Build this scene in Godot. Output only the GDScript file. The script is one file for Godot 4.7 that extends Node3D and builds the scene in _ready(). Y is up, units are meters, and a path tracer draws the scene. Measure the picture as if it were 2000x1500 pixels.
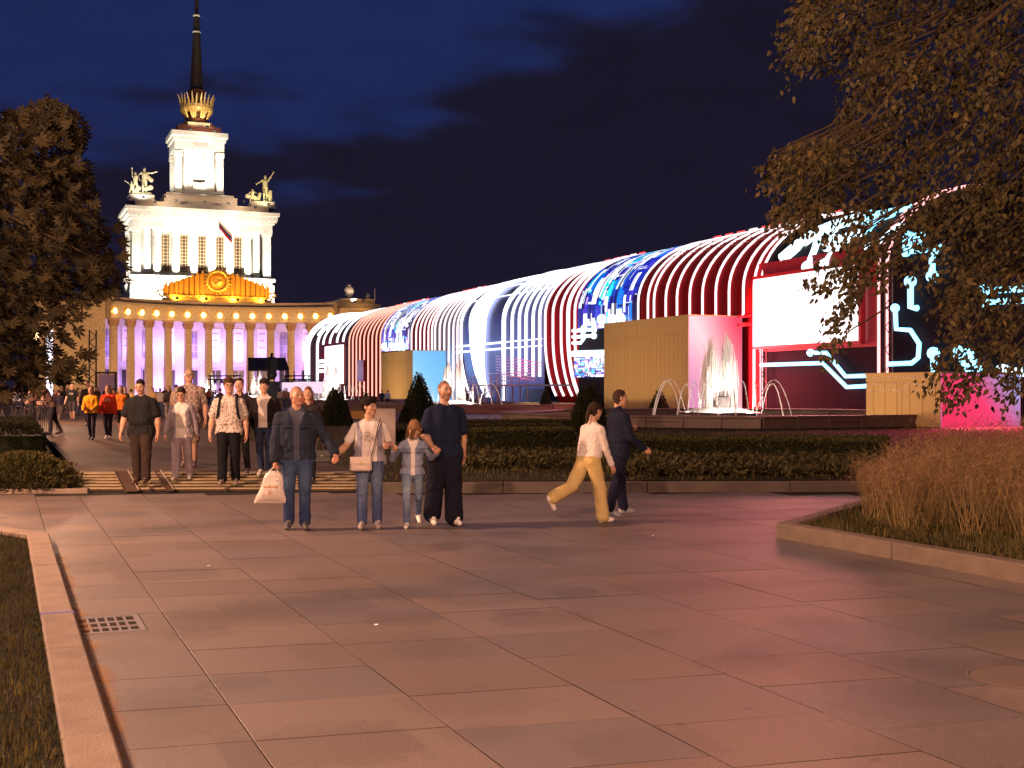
extends Node3D
# An evening boulevard: a floodlit pavilion with a spire, a neon tunnel, fountains and people walking.
# x: to the right of the boulevard, -z: along it away from the camera, metres.

const F := 2400.0
const YAW := 22.52
var fw: Vector3
var rt: Vector3
var rng := RandomNumberGenerator.new()
var names := {}
var mats := {}
var wob := FastNoiseLite.new()

class Sh:
	var v := PackedVector3Array()
	var n := PackedVector3Array()
	var c := PackedColorArray()
	var uv := PackedVector2Array()
	var col := Color(1, 1, 1)
	func t3(a: Vector3, b: Vector3, d: Vector3, na: Vector3, nb: Vector3, nd: Vector3) -> void:
		v.push_back(a); n.push_back(na)
		if (d - a).cross(b - a).dot(na + nb + nd) >= 0.0:
			v.push_back(b); n.push_back(nb); v.push_back(d); n.push_back(nd)
		else:
			v.push_back(d); n.push_back(nd); v.push_back(b); n.push_back(nb)
		for i in 3:
			c.push_back(col); uv.push_back(Vector2.ZERO)
	func tri(a: Vector3, b: Vector3, d: Vector3, out := Vector3.ZERO) -> void:
		var m := (d - a).cross(b - a)
		if m.length_squared() < 1e-16:
			return
		m = m.normalized()
		if out != Vector3.ZERO and m.dot(out) < 0.0:
			m = -m
		t3(a, b, d, m, m, m)
	func quad(a: Vector3, b: Vector3, d: Vector3, e: Vector3, out := Vector3.ZERO) -> void:
		var m := (d - a).cross(b - a).normalized()
		if out != Vector3.ZERO and m.dot(out) < 0.0:
			m = -m
		t3(a, b, d, m, m, m)
		t3(a, d, e, m, m, m)
	func quad_uv(a: Vector3, b: Vector3, d: Vector3, e: Vector3, out: Vector3, r := Rect2(0, 0, 1, 1)) -> void:
		# a bottom left, b bottom right, d top right, e top left
		var m := out.normalized()
		var ua := Vector2(r.position.x, r.end.y)
		var ub := r.end
		var ud := Vector2(r.end.x, r.position.y)
		var ue := r.position
		var flip := (d - a).cross(b - a).dot(m) < 0.0
		for q in ([[a, ua], [d, ud], [b, ub], [a, ua], [e, ue], [d, ud]] if flip else [[a, ua], [b, ub], [d, ud], [a, ua], [d, ud], [e, ue]]):
			v.push_back(q[0]); n.push_back(m); c.push_back(col); uv.push_back(q[1])
	func obox(o: Vector3, s: Vector3, b := Basis.IDENTITY) -> void:
		var x := b.x * s.x * 0.5
		var y := b.y * s.y * 0.5
		var z := b.z * s.z * 0.5
		for k in [1.0, -1.0]:
			quad(o + x * k - y - z, o + x * k + y - z, o + x * k + y + z, o + x * k - y + z, x * k)
			quad(o + y * k - x - z, o + y * k + x - z, o + y * k + x + z, o + y * k - x + z, y * k)
			quad(o + z * k - x - y, o + z * k + x - y, o + z * k + x + y, o + z * k - x + y, z * k)
	func box(x0: float, x1: float, y0: float, y1: float, z0: float, z1: float) -> void:
		obox(Vector3(x0 + x1, y0 + y1, z0 + z1) * 0.5, Vector3(x1 - x0, y1 - y0, z1 - z0))
	func cbox(o: Vector3, s: Vector3, ch: float, b := Basis.IDENTITY) -> void:
		var h := s * 0.5
		var sg := [1.0, -1.0]
		var p := func(x: float, y: float, z: float) -> Vector3: return o + b * Vector3(x, y, z)
		for k in sg:
			quad(p.call(h.x * k, h.y - ch, h.z - ch), p.call(h.x * k, -h.y + ch, h.z - ch), p.call(h.x * k, -h.y + ch, -h.z + ch), p.call(h.x * k, h.y - ch, -h.z + ch), b.x * k)
			quad(p.call(h.x - ch, h.y * k, h.z - ch), p.call(-h.x + ch, h.y * k, h.z - ch), p.call(-h.x + ch, h.y * k, -h.z + ch), p.call(h.x - ch, h.y * k, -h.z + ch), b.y * k)
			quad(p.call(h.x - ch, h.y - ch, h.z * k), p.call(-h.x + ch, h.y - ch, h.z * k), p.call(-h.x + ch, -h.y + ch, h.z * k), p.call(h.x - ch, -h.y + ch, h.z * k), b.z * k)
			for l in sg:
				quad(p.call(h.x * k, (h.y - ch) * l, h.z - ch), p.call(h.x * k, (h.y - ch) * l, -h.z + ch), p.call((h.x - ch) * k, h.y * l, -h.z + ch), p.call((h.x - ch) * k, h.y * l, h.z - ch), b.x * k + b.y * l)
				quad(p.call(h.x * k, h.y - ch, (h.z - ch) * l), p.call(h.x * k, -h.y + ch, (h.z - ch) * l), p.call((h.x - ch) * k, -h.y + ch, h.z * l), p.call((h.x - ch) * k, h.y - ch, h.z * l), b.x * k + b.z * l)
				quad(p.call(h.x - ch, h.y * k, (h.z - ch) * l), p.call(-h.x + ch, h.y * k, (h.z - ch) * l), p.call(-h.x + ch, (h.y - ch) * k, h.z * l), p.call(h.x - ch, (h.y - ch) * k, h.z * l), b.y * k + b.z * l)
				for m in sg:
					tri(p.call(h.x * k, (h.y - ch) * l, (h.z - ch) * m), p.call((h.x - ch) * k, h.y * l, (h.z - ch) * m), p.call((h.x - ch) * k, (h.y - ch) * l, h.z * m), b.x * k + b.y * l + b.z * m)
	func tube(pts: PackedVector3Array, radii, seg := 8, caps := true) -> void:
		var ring := []
		var last := pts.size() - 1
		var side := Vector3.ZERO
		for i in pts.size():
			var t := (pts[mini(i + 1, last)] - pts[maxi(i - 1, 0)]).normalized()
			if i == 0:
				side = t.cross(Vector3.UP if absf(t.y) < 0.9 else Vector3.RIGHT).normalized()
			else:
				side = (side - t * side.dot(t)).normalized()
			var up := t.cross(side)
			var r: float = radii[i] if radii is PackedFloat32Array or radii is Array else radii
			var a := PackedVector3Array()
			var m := PackedVector3Array()
			for k in seg:
				var d := side * cos(TAU * k / seg) + up * sin(TAU * k / seg)
				a.push_back(pts[i] + d * r); m.push_back(d)
			ring.append([a, m])
		for i in last:
			var p: PackedVector3Array = ring[i][0]
			var q: PackedVector3Array = ring[i + 1][0]
			var pn: PackedVector3Array = ring[i][1]
			var qn: PackedVector3Array = ring[i + 1][1]
			for k in seg:
				var l := (k + 1) % seg
				t3(p[k], p[l], q[l], pn[k], pn[l], qn[l])
				t3(p[k], q[l], q[k], pn[k], qn[l], qn[k])
		if caps:
			for e in [0, last]:
				var p: PackedVector3Array = ring[e][0]
				var out := (pts[e] - pts[1 if e == 0 else last - 1]).normalized()
				for k in range(1, seg - 1):
					tri(p[0], p[k], p[k + 1], out)
	func rod(a: Vector3, b: Vector3, ra: float, rb := -1.0, seg := 8) -> void:
		tube(PackedVector3Array([a, b]), [ra, ra if rb < 0.0 else rb], seg)
	func lathe(prof: PackedVector2Array, seg := 20, o := Vector3.ZERO, arc := TAU, smooth := true, start := 0.0) -> void:
		for i in prof.size() - 1:
			var e := prof[i + 1] - prof[i]
			var m := Vector2(e.y, -e.x).normalized()
			for k in seg:
				var a := start + arc * k / seg
				var b := start + arc * (k + 1) / seg
				var da := Vector3(cos(a), 0, sin(a))
				var db := Vector3(cos(b), 0, sin(b))
				var na := da * m.x + Vector3.UP * m.y
				var nb := db * m.x + Vector3.UP * m.y
				if not smooth:
					na = (na + nb).normalized(); nb = na
				var p := o + da * prof[i].x + Vector3.UP * prof[i].y
				var q := o + db * prof[i].x + Vector3.UP * prof[i].y
				var r := o + db * prof[i + 1].x + Vector3.UP * prof[i + 1].y
				var s := o + da * prof[i + 1].x + Vector3.UP * prof[i + 1].y
				if prof[i].x > 1e-4:
					t3(p, q, r, na, nb, nb)
				if prof[i + 1].x > 1e-4:
					t3(p, r, s, na, nb, na)
	func prism(poly: PackedVector2Array, y0: float, y1: float) -> void:
		var idx := Geometry2D.triangulate_polygon(poly)
		for k in range(0, idx.size(), 3):
			for e in [[y1, Vector3.UP], [y0, Vector3.DOWN]]:
				tri(Vector3(poly[idx[k]].x, e[0], poly[idx[k]].y), Vector3(poly[idx[k + 1]].x, e[0], poly[idx[k + 1]].y), Vector3(poly[idx[k + 2]].x, e[0], poly[idx[k + 2]].y), e[1])
		var sgn := -1.0 if Geometry2D.is_polygon_clockwise(poly) else 1.0
		for k in poly.size():
			var a := poly[k]
			var b := poly[(k + 1) % poly.size()]
			var o := Vector3(b.y - a.y, 0, a.x - b.x) * sgn
			quad(Vector3(a.x, y0, a.y), Vector3(b.x, y0, b.y), Vector3(b.x, y1, b.y), Vector3(a.x, y1, a.y), o)
	func ball(o: Vector3, r: Vector3, seg := 12, rows := 8) -> void:
		for i in rows:
			for k in seg:
				var g := []
				for q in [[i, k], [i, k + 1], [i + 1, k + 1], [i + 1, k]]:
					var a: float = PI * q[0] / rows
					var b: float = TAU * q[1] / seg
					g.append(Vector3(sin(a) * cos(b), cos(a), sin(a) * sin(b)))
				if i > 0:
					t3(o + g[0] * r, o + g[1] * r, o + g[2] * r, g[0], g[1], g[2])
				if i < rows - 1:
					t3(o + g[0] * r, o + g[2] * r, o + g[3] * r, g[0], g[2], g[3])
	func add(s: Sh, t := Transform3D.IDENTITY) -> void:
		for i in s.v.size():
			v.push_back(t * s.v[i]); n.push_back((t.basis * s.n[i]).normalized()); c.push_back(s.c[i]); uv.push_back(s.uv[i])
	func mesh() -> ArrayMesh:
		var a := []
		a.resize(Mesh.ARRAY_MAX)
		a[Mesh.ARRAY_VERTEX] = v
		a[Mesh.ARRAY_NORMAL] = n
		a[Mesh.ARRAY_COLOR] = c
		a[Mesh.ARRAY_TEX_UV] = uv
		var m := ArrayMesh.new()
		m.add_surface_from_arrays(Mesh.PRIMITIVE_TRIANGLES, a)
		return m

# ---------------------------------------------------------------- small helpers
func numbered(called: String) -> String:
	var k: int = names.get(called, 0)
	names[called] = k + 1
	return called if k == 0 else "%s_%03d" % [called, k]

func tag(o: Node, label: String, category: String, group := "") -> Node:
	o.set_meta("label", label)
	o.set_meta("category", category)
	if group:
		o.set_meta("group", group)
	return o

func thing(called: String, label: String, category: String, where := Vector3.ZERO, turn := 0.0, group := "") -> Node3D:
	var o := Node3D.new()
	o.name = numbered(called)
	add_child(o)
	o.position = where
	o.rotation.y = turn
	tag(o, label, category, group)
	return o

func part(called: String, sh, m: Material, parent: Node, where := Vector3.ZERO) -> MeshInstance3D:
	var o := MeshInstance3D.new()
	o.name = called if parent != self else numbered(called)
	o.mesh = sh.mesh() if sh is Sh else sh
	o.material_override = m
	o.position = where
	parent.add_child(o, true)
	return o

func ground_part(called: String, sh, m: Material) -> MeshInstance3D:
	var o := part(called, sh, m, self)
	o.set_meta("kind", "structure")
	return o

func lin(r: float, g: float, b: float) -> Color:
	return Color(r, g, b).linear_to_srgb()

func mat(key: String, r: float, g: float, b: float, rough := 0.8, metal := 0.0) -> StandardMaterial3D:
	if not mats.has(key):
		var m := StandardMaterial3D.new()
		m.resource_name = key
		m.albedo_color = lin(r, g, b)
		m.roughness = rough
		m.metallic = metal
		m.metallic_specular = 0.5 if rough < 0.7 else 0.22
		mats[key] = m
	return mats[key]

func glow(key: String, r: float, g: float, b: float, e: float) -> StandardMaterial3D:
	if not mats.has(key):
		var m := mat(key, 0.3, 0.3, 0.3, 0.6)
		m.emission_enabled = true
		m.emission = lin(r, g, b)
		m.emission_energy_multiplier = e
	return mats[key]

func vmat(key: String, rough := 0.85, metal := 0.0) -> StandardMaterial3D:
	var m := mat(key, 1, 1, 1, rough, metal)
	m.vertex_color_use_as_albedo = true
	return m

var noise_tex := {}
func noise(key: String, freq: float, lo: float, hi: float, oct := 4, size := 512, kind := FastNoiseLite.TYPE_SIMPLEX_SMOOTH) -> NoiseTexture2D:
	if not noise_tex.has(key):
		var f := FastNoiseLite.new()
		f.noise_type = kind
		f.seed = hash(key) % 1000
		f.frequency = freq
		f.fractal_octaves = oct
		var t := NoiseTexture2D.new()
		t.width = size; t.height = size
		t.seamless = true
		t.noise = f
		var r := Gradient.new()
		r.set_color(0, Color(lo, lo, lo)); r.set_color(1, Color(hi, hi, hi))
		t.color_ramp = r
		noise_tex[key] = t
	return noise_tex[key]

# a fine grain in the colour and wide blotches over it, both in world space
func grain(m: StandardMaterial3D, fine: String, fine_scale: float, wide := "", wide_scale := 0.2, relief := 0.0) -> StandardMaterial3D:
	m.albedo_texture = noise_tex[fine]
	m.uv1_triplanar = true
	m.uv1_world_triplanar = true
	m.uv1_scale = Vector3.ONE * fine_scale
	if wide:
		m.detail_enabled = true
		m.detail_albedo = noise_tex[wide]
		m.detail_blend_mode = BaseMaterial3D.BLEND_MODE_MUL
		m.detail_uv_layer = BaseMaterial3D.DETAIL_UV_2
		m.uv2_triplanar = true
		m.uv2_world_triplanar = true
		m.uv2_scale = Vector3.ONE * wide_scale
	if relief > 0.0:
		m.heightmap_enabled = true
		m.heightmap_texture = noise_tex[fine]
		m.heightmap_scale = relief
	return m

func at(u: float, v: float, d: float) -> Vector3:
	return Vector3(0, 1.7, 0) + fw * d + rt * ((u - 1000.0) / F * d) + Vector3.UP * ((760.0 - v) / F * d)

func gnd(u: float, v: float, h := 0.0) -> Vector3:
	return at(u, v, F * (1.7 - h) / (v - 760.0))

func lamp_at(called: String, where: Vector3, c: Color, e: float, size: float, parent: Node = self) -> OmniLight3D:
	var l := OmniLight3D.new()
	l.name = called
	l.light_color = c
	l.light_energy = e
	l.light_size = size
	l.omni_range = 60.0
	l.omni_attenuation = 2.0
	l.shadow_enabled = true
	parent.add_child(l, true)
	l.position = where
	return l

func spot(called: String, from: Vector3, to: Vector3, c: Color, e: float, angle: float, size: float, parent: Node) -> SpotLight3D:
	var l := SpotLight3D.new()
	l.name = called
	l.light_color = c
	l.light_energy = e
	l.light_size = size
	l.spot_range = 120.0
	l.spot_attenuation = 2.0
	l.spot_angle = angle
	l.spot_angle_attenuation = 0.6
	l.shadow_enabled = true
	parent.add_child(l, true)
	l.transform = Transform3D(Basis.looking_at(to - from, Vector3.UP if absf((to - from).normalized().y) < 0.98 else Vector3.RIGHT), from)
	return l

func many(called: String, m: Mesh, where: Array, mt: Material, parent: Node, colors := PackedColorArray()) -> MultiMeshInstance3D:
	var mm := MultiMesh.new()
	mm.transform_format = MultiMesh.TRANSFORM_3D
	mm.use_colors = colors.size() > 0
	mm.mesh = m
	mm.instance_count = where.size()
	for i in where.size():
		mm.set_instance_transform(i, where[i])
		if colors.size():
			mm.set_instance_color(i, colors[i])
	var o := MultiMeshInstance3D.new()
	o.name = called if parent != self else numbered(called)
	o.multimesh = mm
	o.material_override = mt
	parent.add_child(o, true)
	return o

func rnd(a: float, b: float) -> float:
	return rng.randf_range(a, b)

func turned(d: Vector3, roll := 0.0) -> Basis:
	# y along d
	var y := d.normalized()
	var x := y.cross(Vector3.UP if absf(y.y) < 0.95 else Vector3.RIGHT).normalized()
	return Basis(x, y, x.cross(y)) * Basis(Vector3.UP, roll)

# ---------------------------------------------------------------- the scene
func _ready() -> void:
	rng.seed = 7
	wob.seed = 3
	wob.frequency = 9.0
	var yaw := deg_to_rad(YAW)
	fw = Vector3(sin(yaw), 0, -cos(yaw))
	rt = Vector3(cos(yaw), 0, sin(yaw))
	var cam := Camera3D.new()
	cam.name = "camera"
	cam.position = Vector3(0, 1.7, 0)
	cam.rotation = Vector3(atan(10.0 / F), -yaw, 0)
	cam.fov = rad_to_deg(2.0 * atan(750.0 / F))
	cam.near = 0.1
	cam.far = 3000.0
	add_child(cam)
	cam.current = true
	var we := WorldEnvironment.new()
	we.name = "world_environment"
	var env := Environment.new()
	env.background_mode = Environment.BG_SKY
	env.sky = Sky.new()
	var pan := PanoramaSkyMaterial.new()
	pan.panorama = night_sky()
	env.sky.sky_material = pan
	env.background_energy_multiplier = 1.0
	env.tonemap_mode = Environment.TONE_MAPPER_LINEAR
	env.tonemap_exposure = 1.0
	env.sdfgi_enabled = true
	env.ssao_enabled = true
	env.ssil_enabled = true
	we.environment = env
	add_child(we)
	textures()
	street_lamps()
	ground()
	paving()
	kerbs()
	stairs()
	pavilion()
	tunnel()
	kiosks()
	fountains()
	far_furniture()
	garden()
	near_furniture()
	trees()
	people()

func night_sky() -> ImageTexture:
	var w := 2048
	var h := 1024
	var big := FastNoiseLite.new()
	big.seed = 11
	big.frequency = 1.0
	big.fractal_octaves = 5
	var pix := PackedByteArray()
	pix.resize(w * h * 3)
	var tone := func(x: float) -> int: return clampi(int(255.0 * (1.055 * pow(maxf(x, 1e-5), 1.0 / 2.4) - 0.055)), 0, 255)
	var lut := PackedByteArray()
	lut.resize(4096)
	for i in 4096:
		lut[i] = tone.call(i / 4095.0 * 0.4)
	for y in h:
		var el := PI * (0.5 - (y + 0.5) / h)
		var below := el < 0.0
		for x in w:
			var az := TAU * (x + 0.5) / w
			if az > PI:
				az -= TAU
			var c := 0.0
			if not below:
				# clouds lie in a sheet: their pattern is that of a plane overhead, drawn out towards the horizon
				var e := maxf(el, 0.0)
				var k := 1.0 / (sin(e) + 0.22)
				var px := sin(az) * cos(e) * k
				var pz := cos(az) * cos(e) * k
				c = big.get_noise_3d(px * 0.62 + 5.3, pz * 0.62 + 0.4, 0.0) + 0.6 * big.get_noise_3d(px * 2.0 + pz * 0.6, pz * 3.6, 7.0)
				# a bank of cloud stands round the horizon, its top uneven; streaks drift in the clear sky over it
				var top := 0.285 + 0.075 * sin((az - 0.33) * 2.5 * (1.0 if absf(az - 0.33) < 1.0 else 0.0) + (0.0 if absf(az - 0.33) < 1.0 else 2.5 * signf(az - 0.33)))
				c = smoothstep(-0.30, 0.34, c * 1.55 + (top - el) * 8.5 + 0.06)
			# open sky deep blue, cloud dark with a trace of town light from below
			var r := lerpf(0.0125, 0.0098, c)
			var g := lerpf(0.0215, 0.0082, c)
			var b := lerpf(0.092, 0.0205, c)
			var mott := 1.0 + 0.16 * big.get_noise_3d(az * 9.0, el * 22.0, 3.0)
			r *= mott; g *= mott; b *= mott
			var low := exp(-maxf(el, 0.0) * 7.0)
			r += 0.004 * low; g += 0.002 * low; b += 0.004 * low
			if below:
				r = 0.006; g = 0.005; b = 0.009
			var i := (y * w + x) * 3
			pix[i] = lut[int(r * 10237.0)]
			pix[i + 1] = lut[int(g * 10237.0)]
			pix[i + 2] = lut[int(b * 10237.0)]
	return ImageTexture.create_from_image(Image.create_from_data(w, h, false, Image.FORMAT_RGB8, pix))

func textures() -> void:
	noise("speck", 0.22, 0.5, 1.0, 3)
	noise("blotch", 0.012, 0.84, 1.0, 5)
	noise("soft", 0.03, 0.78, 1.0, 4)
	noise("leafy", 0.09, 0.35, 1.0, 4)
	# trodden stone: wide faint patches, drip marks and flattened gum
	var w := 768
	var val := PackedFloat32Array()
	val.resize(w * w)
	val.fill(1.0)
	var g := RandomNumberGenerator.new()
	g.seed = 41
	for i in 150:
		var big := i < 46
		var r := g.randf_range(22.0, 80.0) if big else g.randf_range(1.6, 3.4)
		var c := Vector2(g.randf() * w, g.randf() * w)
		var dark := g.randf_range(0.04, 0.10) if big else g.randf_range(0.08, 0.22)
		var sq := g.randf_range(0.45, 1.0)
		for y in range(int(c.y - r), int(c.y + r) + 1):
			for x in range(int(c.x - r), int(c.x + r) + 1):
				var d := Vector2((x - c.x) * sq, y - c.y).length() / r + (0.4 * wob.get_noise_2d(x * 0.006, y * 0.006 + i) if big else 0.0)
				if d < 1.0:
					val[posmod(y, w) * w + posmod(x, w)] *= 1.0 - dark * smoothstep(1.0, 0.55, d)
	var bytes := PackedByteArray()
	bytes.resize(w * w)
	for i in w * w:
		bytes[i] = int(255.0 * clampf(val[i], 0.0, 1.0))
	noise_tex["trodden"] = ImageTexture.create_from_image(Image.create_from_data(w, w, false, Image.FORMAT_L8, bytes))

# ---------------------------------------------------------------- street lamps along the boulevard's left edge
const WARM := Color(1.0, 0.80, 0.62)
func street_lamps() -> void:
	var iron := mat("lamp_iron", 0.03, 0.03, 0.035, 0.5, 0.6)
	var globe := glow("lamp_globe", 1.0, 0.62, 0.3, 9.0)
	var spots := [[-3.6, -1.5, 6.0, 345.0], [-4.6, 16.5, 6.0, 300.0], [9.0, -9.0, 7.0, 350.0], [-3.4, 38.0, 5.0, 220.0], [-3.4, 62.0, 5.0, 190.0], [1.25, 56.5, 4.0, 90.0], [-3.4, 100.0, 5.0, 190.0], [-7.5, 23.0, 9.5, 190.0]]
	var labels := ["tall iron street lamp behind the left lawn", "iron street lamp left of the striped steps", "tall iron street lamp behind the viewer", "second iron street lamp along the dark hedge", "third iron street lamp along the dark hedge", "lit globe lamp showing through the chestnut leaves", "farthest iron street lamp by the boulevard", "very tall iron lamp mast left of the chestnut tree"]
	for i in spots.size():
		var s = spots[i]
		var h: float = s[2]
		var o := thing("street_lamp", labels[i], "street lamp", Vector3(s[0], 0, -s[1]), 0.0, "street lamps by the boulevard")
		var p := Sh.new()
		p.lathe(PackedVector2Array([Vector2(0.2, 0), Vector2(0.2, 0.12), Vector2(0.13, 0.2), Vector2(0.1, 0.7), Vector2(0.065, 0.8), Vector2(0.05, h - 0.3), Vector2(0.11, h - 0.24), Vector2(0.11, h - 0.2), Vector2(0.0, h - 0.2)]), 14)
		part("pole", p, iron, o)
		var g := Sh.new()
		g.ball(Vector3(0, h, 0), Vector3(0.2, 0.22, 0.2), 16, 10)
		part("lamp_globe", g, globe, o)
		var cap := Sh.new()
		cap.lathe(PackedVector2Array([Vector2(0.13, h + 0.19), Vector2(0.14, h + 0.22), Vector2(0.03, h + 0.3), Vector2(0.0, h + 0.36)]), 14)
		part("lamp_cap", cap, iron, o)
		lamp_at("lamp_light", Vector3(0, h, 0), Color(1.0, 0.76, 0.60), s[3], 0.2, o)

# ---------------------------------------------------------------- ground, paving
const CROSS := 7.2   # degrees the paving's cross joints run off the square

func ground() -> void:
	var asphalt := mat("ground_asphalt", 0.055, 0.048, 0.045, 0.9)
	grain(asphalt, "speck", 0.9, "blotch", 0.05)
	var s := Sh.new()
	for i in 12:
		var a := TAU * i / 12
		var b := TAU * (i + 1) / 12
		s.tri(Vector3(0, -0.03, 0), Vector3(cos(a), -0.00003, sin(a)) * 1500.0 + Vector3(0, 0.015, 0), Vector3(cos(b), -0.00003, sin(b)) * 1500.0 + Vector3(0, 0.015, 0), Vector3.UP)
	ground_part("ground", s, asphalt)
	# the boulevard beyond the steps, two hands higher than the square
	var walk := mat("boulevard_stone", 0.165, 0.112, 0.085, 0.75)
	grain(walk, "speck", 1.3, "blotch", 0.09)
	var b := Sh.new()
	b.quad(Vector3(1.25, 0.205, -23.6), Vector3(5.95, 0.205, -21.7), Vector3(7.6, 0.205, -60), Vector3(1.25, 0.205, -60), Vector3.UP)
	b.quad(Vector3(1.25, 0.205, -60), Vector3(7.6, 0.205, -60), Vector3(9.0, 0.01, -95), Vector3(1.25, 0.01, -95), Vector3.UP)
	b.quad(Vector3(1.25, 0.01, -95), Vector3(9.0, 0.01, -95), Vector3(30, 0.01, -240), Vector3(-6, 0.01, -240), Vector3.UP)
	b.quad(Vector3(1.25, 0.205, -23.6), Vector3(1.25, 0.205, -60), Vector3(1.25, -0.02, -60), Vector3(1.25, -0.02, -23.6), Vector3.LEFT)
	b.quad(Vector3(5.95, 0.205, -21.7), Vector3(7.6, 0.205, -60), Vector3(7.6, -0.02, -60), Vector3(5.95, -0.02, -21.7), Vector3.RIGHT)
	ground_part("boulevard_path", b, walk)
	var plaza := mat("plaza_stone", 0.13, 0.11, 0.10, 0.6)
	grain(plaza, "speck", 1.3, "blotch", 0.06)
	var q := Sh.new()
	q.quad(Vector3(12, 0.002, -62), Vector3(75, 0.002, -38), Vector3(75, 0.002, -262), Vector3(-45, 0.002, -262), Vector3.UP)
	q.quad(Vector3(12, 0.002, -62), Vector3(-45, 0.002, -262), Vector3(-45, 0.002, -200), Vector3(2, 0.002, -110), Vector3.UP)
	ground_part("fountain_plaza", q, plaza)

func paving() -> void:
	# granite slabs in long files that run down the boulevard, their joints open
	var bed := mat("slab_bed", 0.04, 0.027, 0.022, 0.95)
	grain(bed, "speck", 2.0)
	var s := Sh.new()
	var c := Vector2(cos(deg_to_rad(CROSS)), sin(deg_to_rad(CROSS)))
	var far_l := gnd(-700, 968)
	var far_r := gnd(2300, 957)
	s.quad(Vector3(-14, -0.009, 8), Vector3(18, -0.009, 8), Vector3(far_r.x, -0.009, far_r.z), Vector3(far_l.x, -0.009, far_l.z), Vector3.UP)
	var square := ground_part("paved_square", s, bed)
	var tones := [[0.245, 0.185, 0.165], [0.22, 0.17, 0.158], [0.262, 0.196, 0.172], [0.232, 0.172, 0.148], [0.215, 0.172, 0.168]]
	var sm: Array[StandardMaterial3D] = []
	for i in tones.size():
		var m := mat("granite_%d" % i, tones[i][0], tones[i][1], tones[i][2], 0.5)
		grain(m, "speck", 0.75, "trodden", 0.17)
		m.roughness = 0.55
		sm.append(m)
	var slab := func(w: float, l: float) -> Sh:
		var q := Sh.new()
		var x := Vector3(c.x, 0, c.y) * (w * 0.5 / c.x)
		var z := Vector3(0, 0, l * 0.5)
		var g := 0.0036
		var e := 0.0012
		var xi := x * (1.0 - (g + e) * 2.0 / w)
		var zi := z * (1.0 - (g + e) * 2.0 / l)
		var xo := x * (1.0 - g * 2.0 / w)
		var zo := z * (1.0 - g * 2.0 / l)
		var dn := Vector3(0, -0.0008, 0)
		var lo := Vector3(0, -0.0085, 0)
		q.quad(-xi - zi, xi - zi, xi + zi, -xi + zi, Vector3.UP)
		var ring := [[-xi - zi, -xo - zo], [xi - zi, xo - zo], [xi + zi, xo + zo], [-xi + zi, -xo + zo]]
		for k in 4:
			var p = ring[k]
			var r = ring[(k + 1) % 4]
			var mid: Vector3 = (p[1] + r[1]) * 0.5
			q.quad(p[0], r[0], r[1] + dn, p[1] + dn, mid + Vector3.UP)
		return q
	var sizes := {}
	var count := 0
	var bed_poly := PackedVector2Array()
	for p in right_bed():
		bed_poly.push_back(Vector2(p.x, p.z).lerp(Vector2(14.5, -13.5), 0.3))
	var rest := []
	for col in range(-7, 15):
		var x0 := 0.48 + (0.0 if col == 0 else 0.645 + 0.955 * (col - 1)) if col >= 0 else 0.48 + 0.955 * col
		var w := 0.645 if col == 0 else 0.955
		var z := (3.7 if col >= 0 else 14.8 + 0.12 * col) + rnd(0.0, 0.6) * (1.0 if col >= 0 else 0.1)
		if col == 0:
			z = fposmod(-gnd(212, 1218).z - 0.37 + tan(deg_to_rad(CROSS)) * w * 0.5, 0.74) + 3.7 - fposmod(3.7, 0.74)
		while z < 23.0:
			var l: float = 0.74 if col < 3 else [0.74, 0.95, 1.2, 0.74][rng.randi() % 4]
			var o := Vector3(x0 + w * 0.5, 0, -(z + l * 0.5) + tan(deg_to_rad(CROSS)) * w * 0.5)
			z += l
			o.y = rnd(-0.0012, 0.0012)
			var d := (o - Vector3(0, 1.7, 0)).dot(fw)
			if d < 4.6:
				continue
			var u := 1000.0 + F * (o - Vector3(0, 1.7, 0)).dot(rt) / d
			var vv := 760.0 + F * 1.7 / d
			if u < -160 or u > 2700 or vv < 966 or Geometry2D.is_point_in_polygon(Vector2(o.x, o.z), bed_poly):
				continue
			if col == 0 and absf(o.z - gnd(212, 1218).z) < 0.3:
				continue
			var key := "%.3f_%.2f" % [w, l]
			if not sizes.has(key):
				sizes[key] = (slab.call(w, l) as Sh).mesh()
			if vv > 1004 and count < 300:
				count += 1
				var t := part("paving_slab", sizes[key], sm[rng.randi() % 5], square, o)
				t.rotation = Vector3(rnd(-0.0012, 0.0012), 0, rnd(-0.0012, 0.0012))
			else:
				rest.append([key, o])
	var acc := Sh.new()
	for r in rest:
		var kk: PackedStringArray = r[0].split("_")
		acc.add(slab.call(kk[0].to_float(), kk[1].to_float()), Transform3D(Basis.IDENTITY, r[1]))
	if acc.v.size():
		part("distant_slabs", acc, sm[3], square).set_meta("kind", "stuff")
	# cut slabs round the drain
	var g := gnd(212, 1218)
	var x0 := 0.48
	var gx0 := g.x - 0.235
	var gx1 := g.x + 0.235
	var cut := Sh.new()
	cut.box(x0 + 0.005, gx0 - 0.012, -0.02, -0.0015, g.z - 0.40, g.z + 0.40)
	part("paving_slab", cut, sm[1], square)
	cut = Sh.new()
	cut.box(gx1 + 0.012, x0 + 0.64, -0.02, -0.0015, g.z - 0.40, g.z + 0.40)
	part("paving_slab", cut, sm[2], square)
	cut = Sh.new()
	cut.box(gx0 - 0.006, gx1 + 0.006, -0.02, -0.0015, g.z + 0.335, g.z + 0.40)
	part("paving_slab", cut, sm[0], square)
	cut = Sh.new()
	cut.box(gx0 - 0.006, gx1 + 0.006, -0.02, -0.0015, g.z - 0.40, g.z - 0.335)
	part("paving_slab", cut, sm[4], square)
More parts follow.
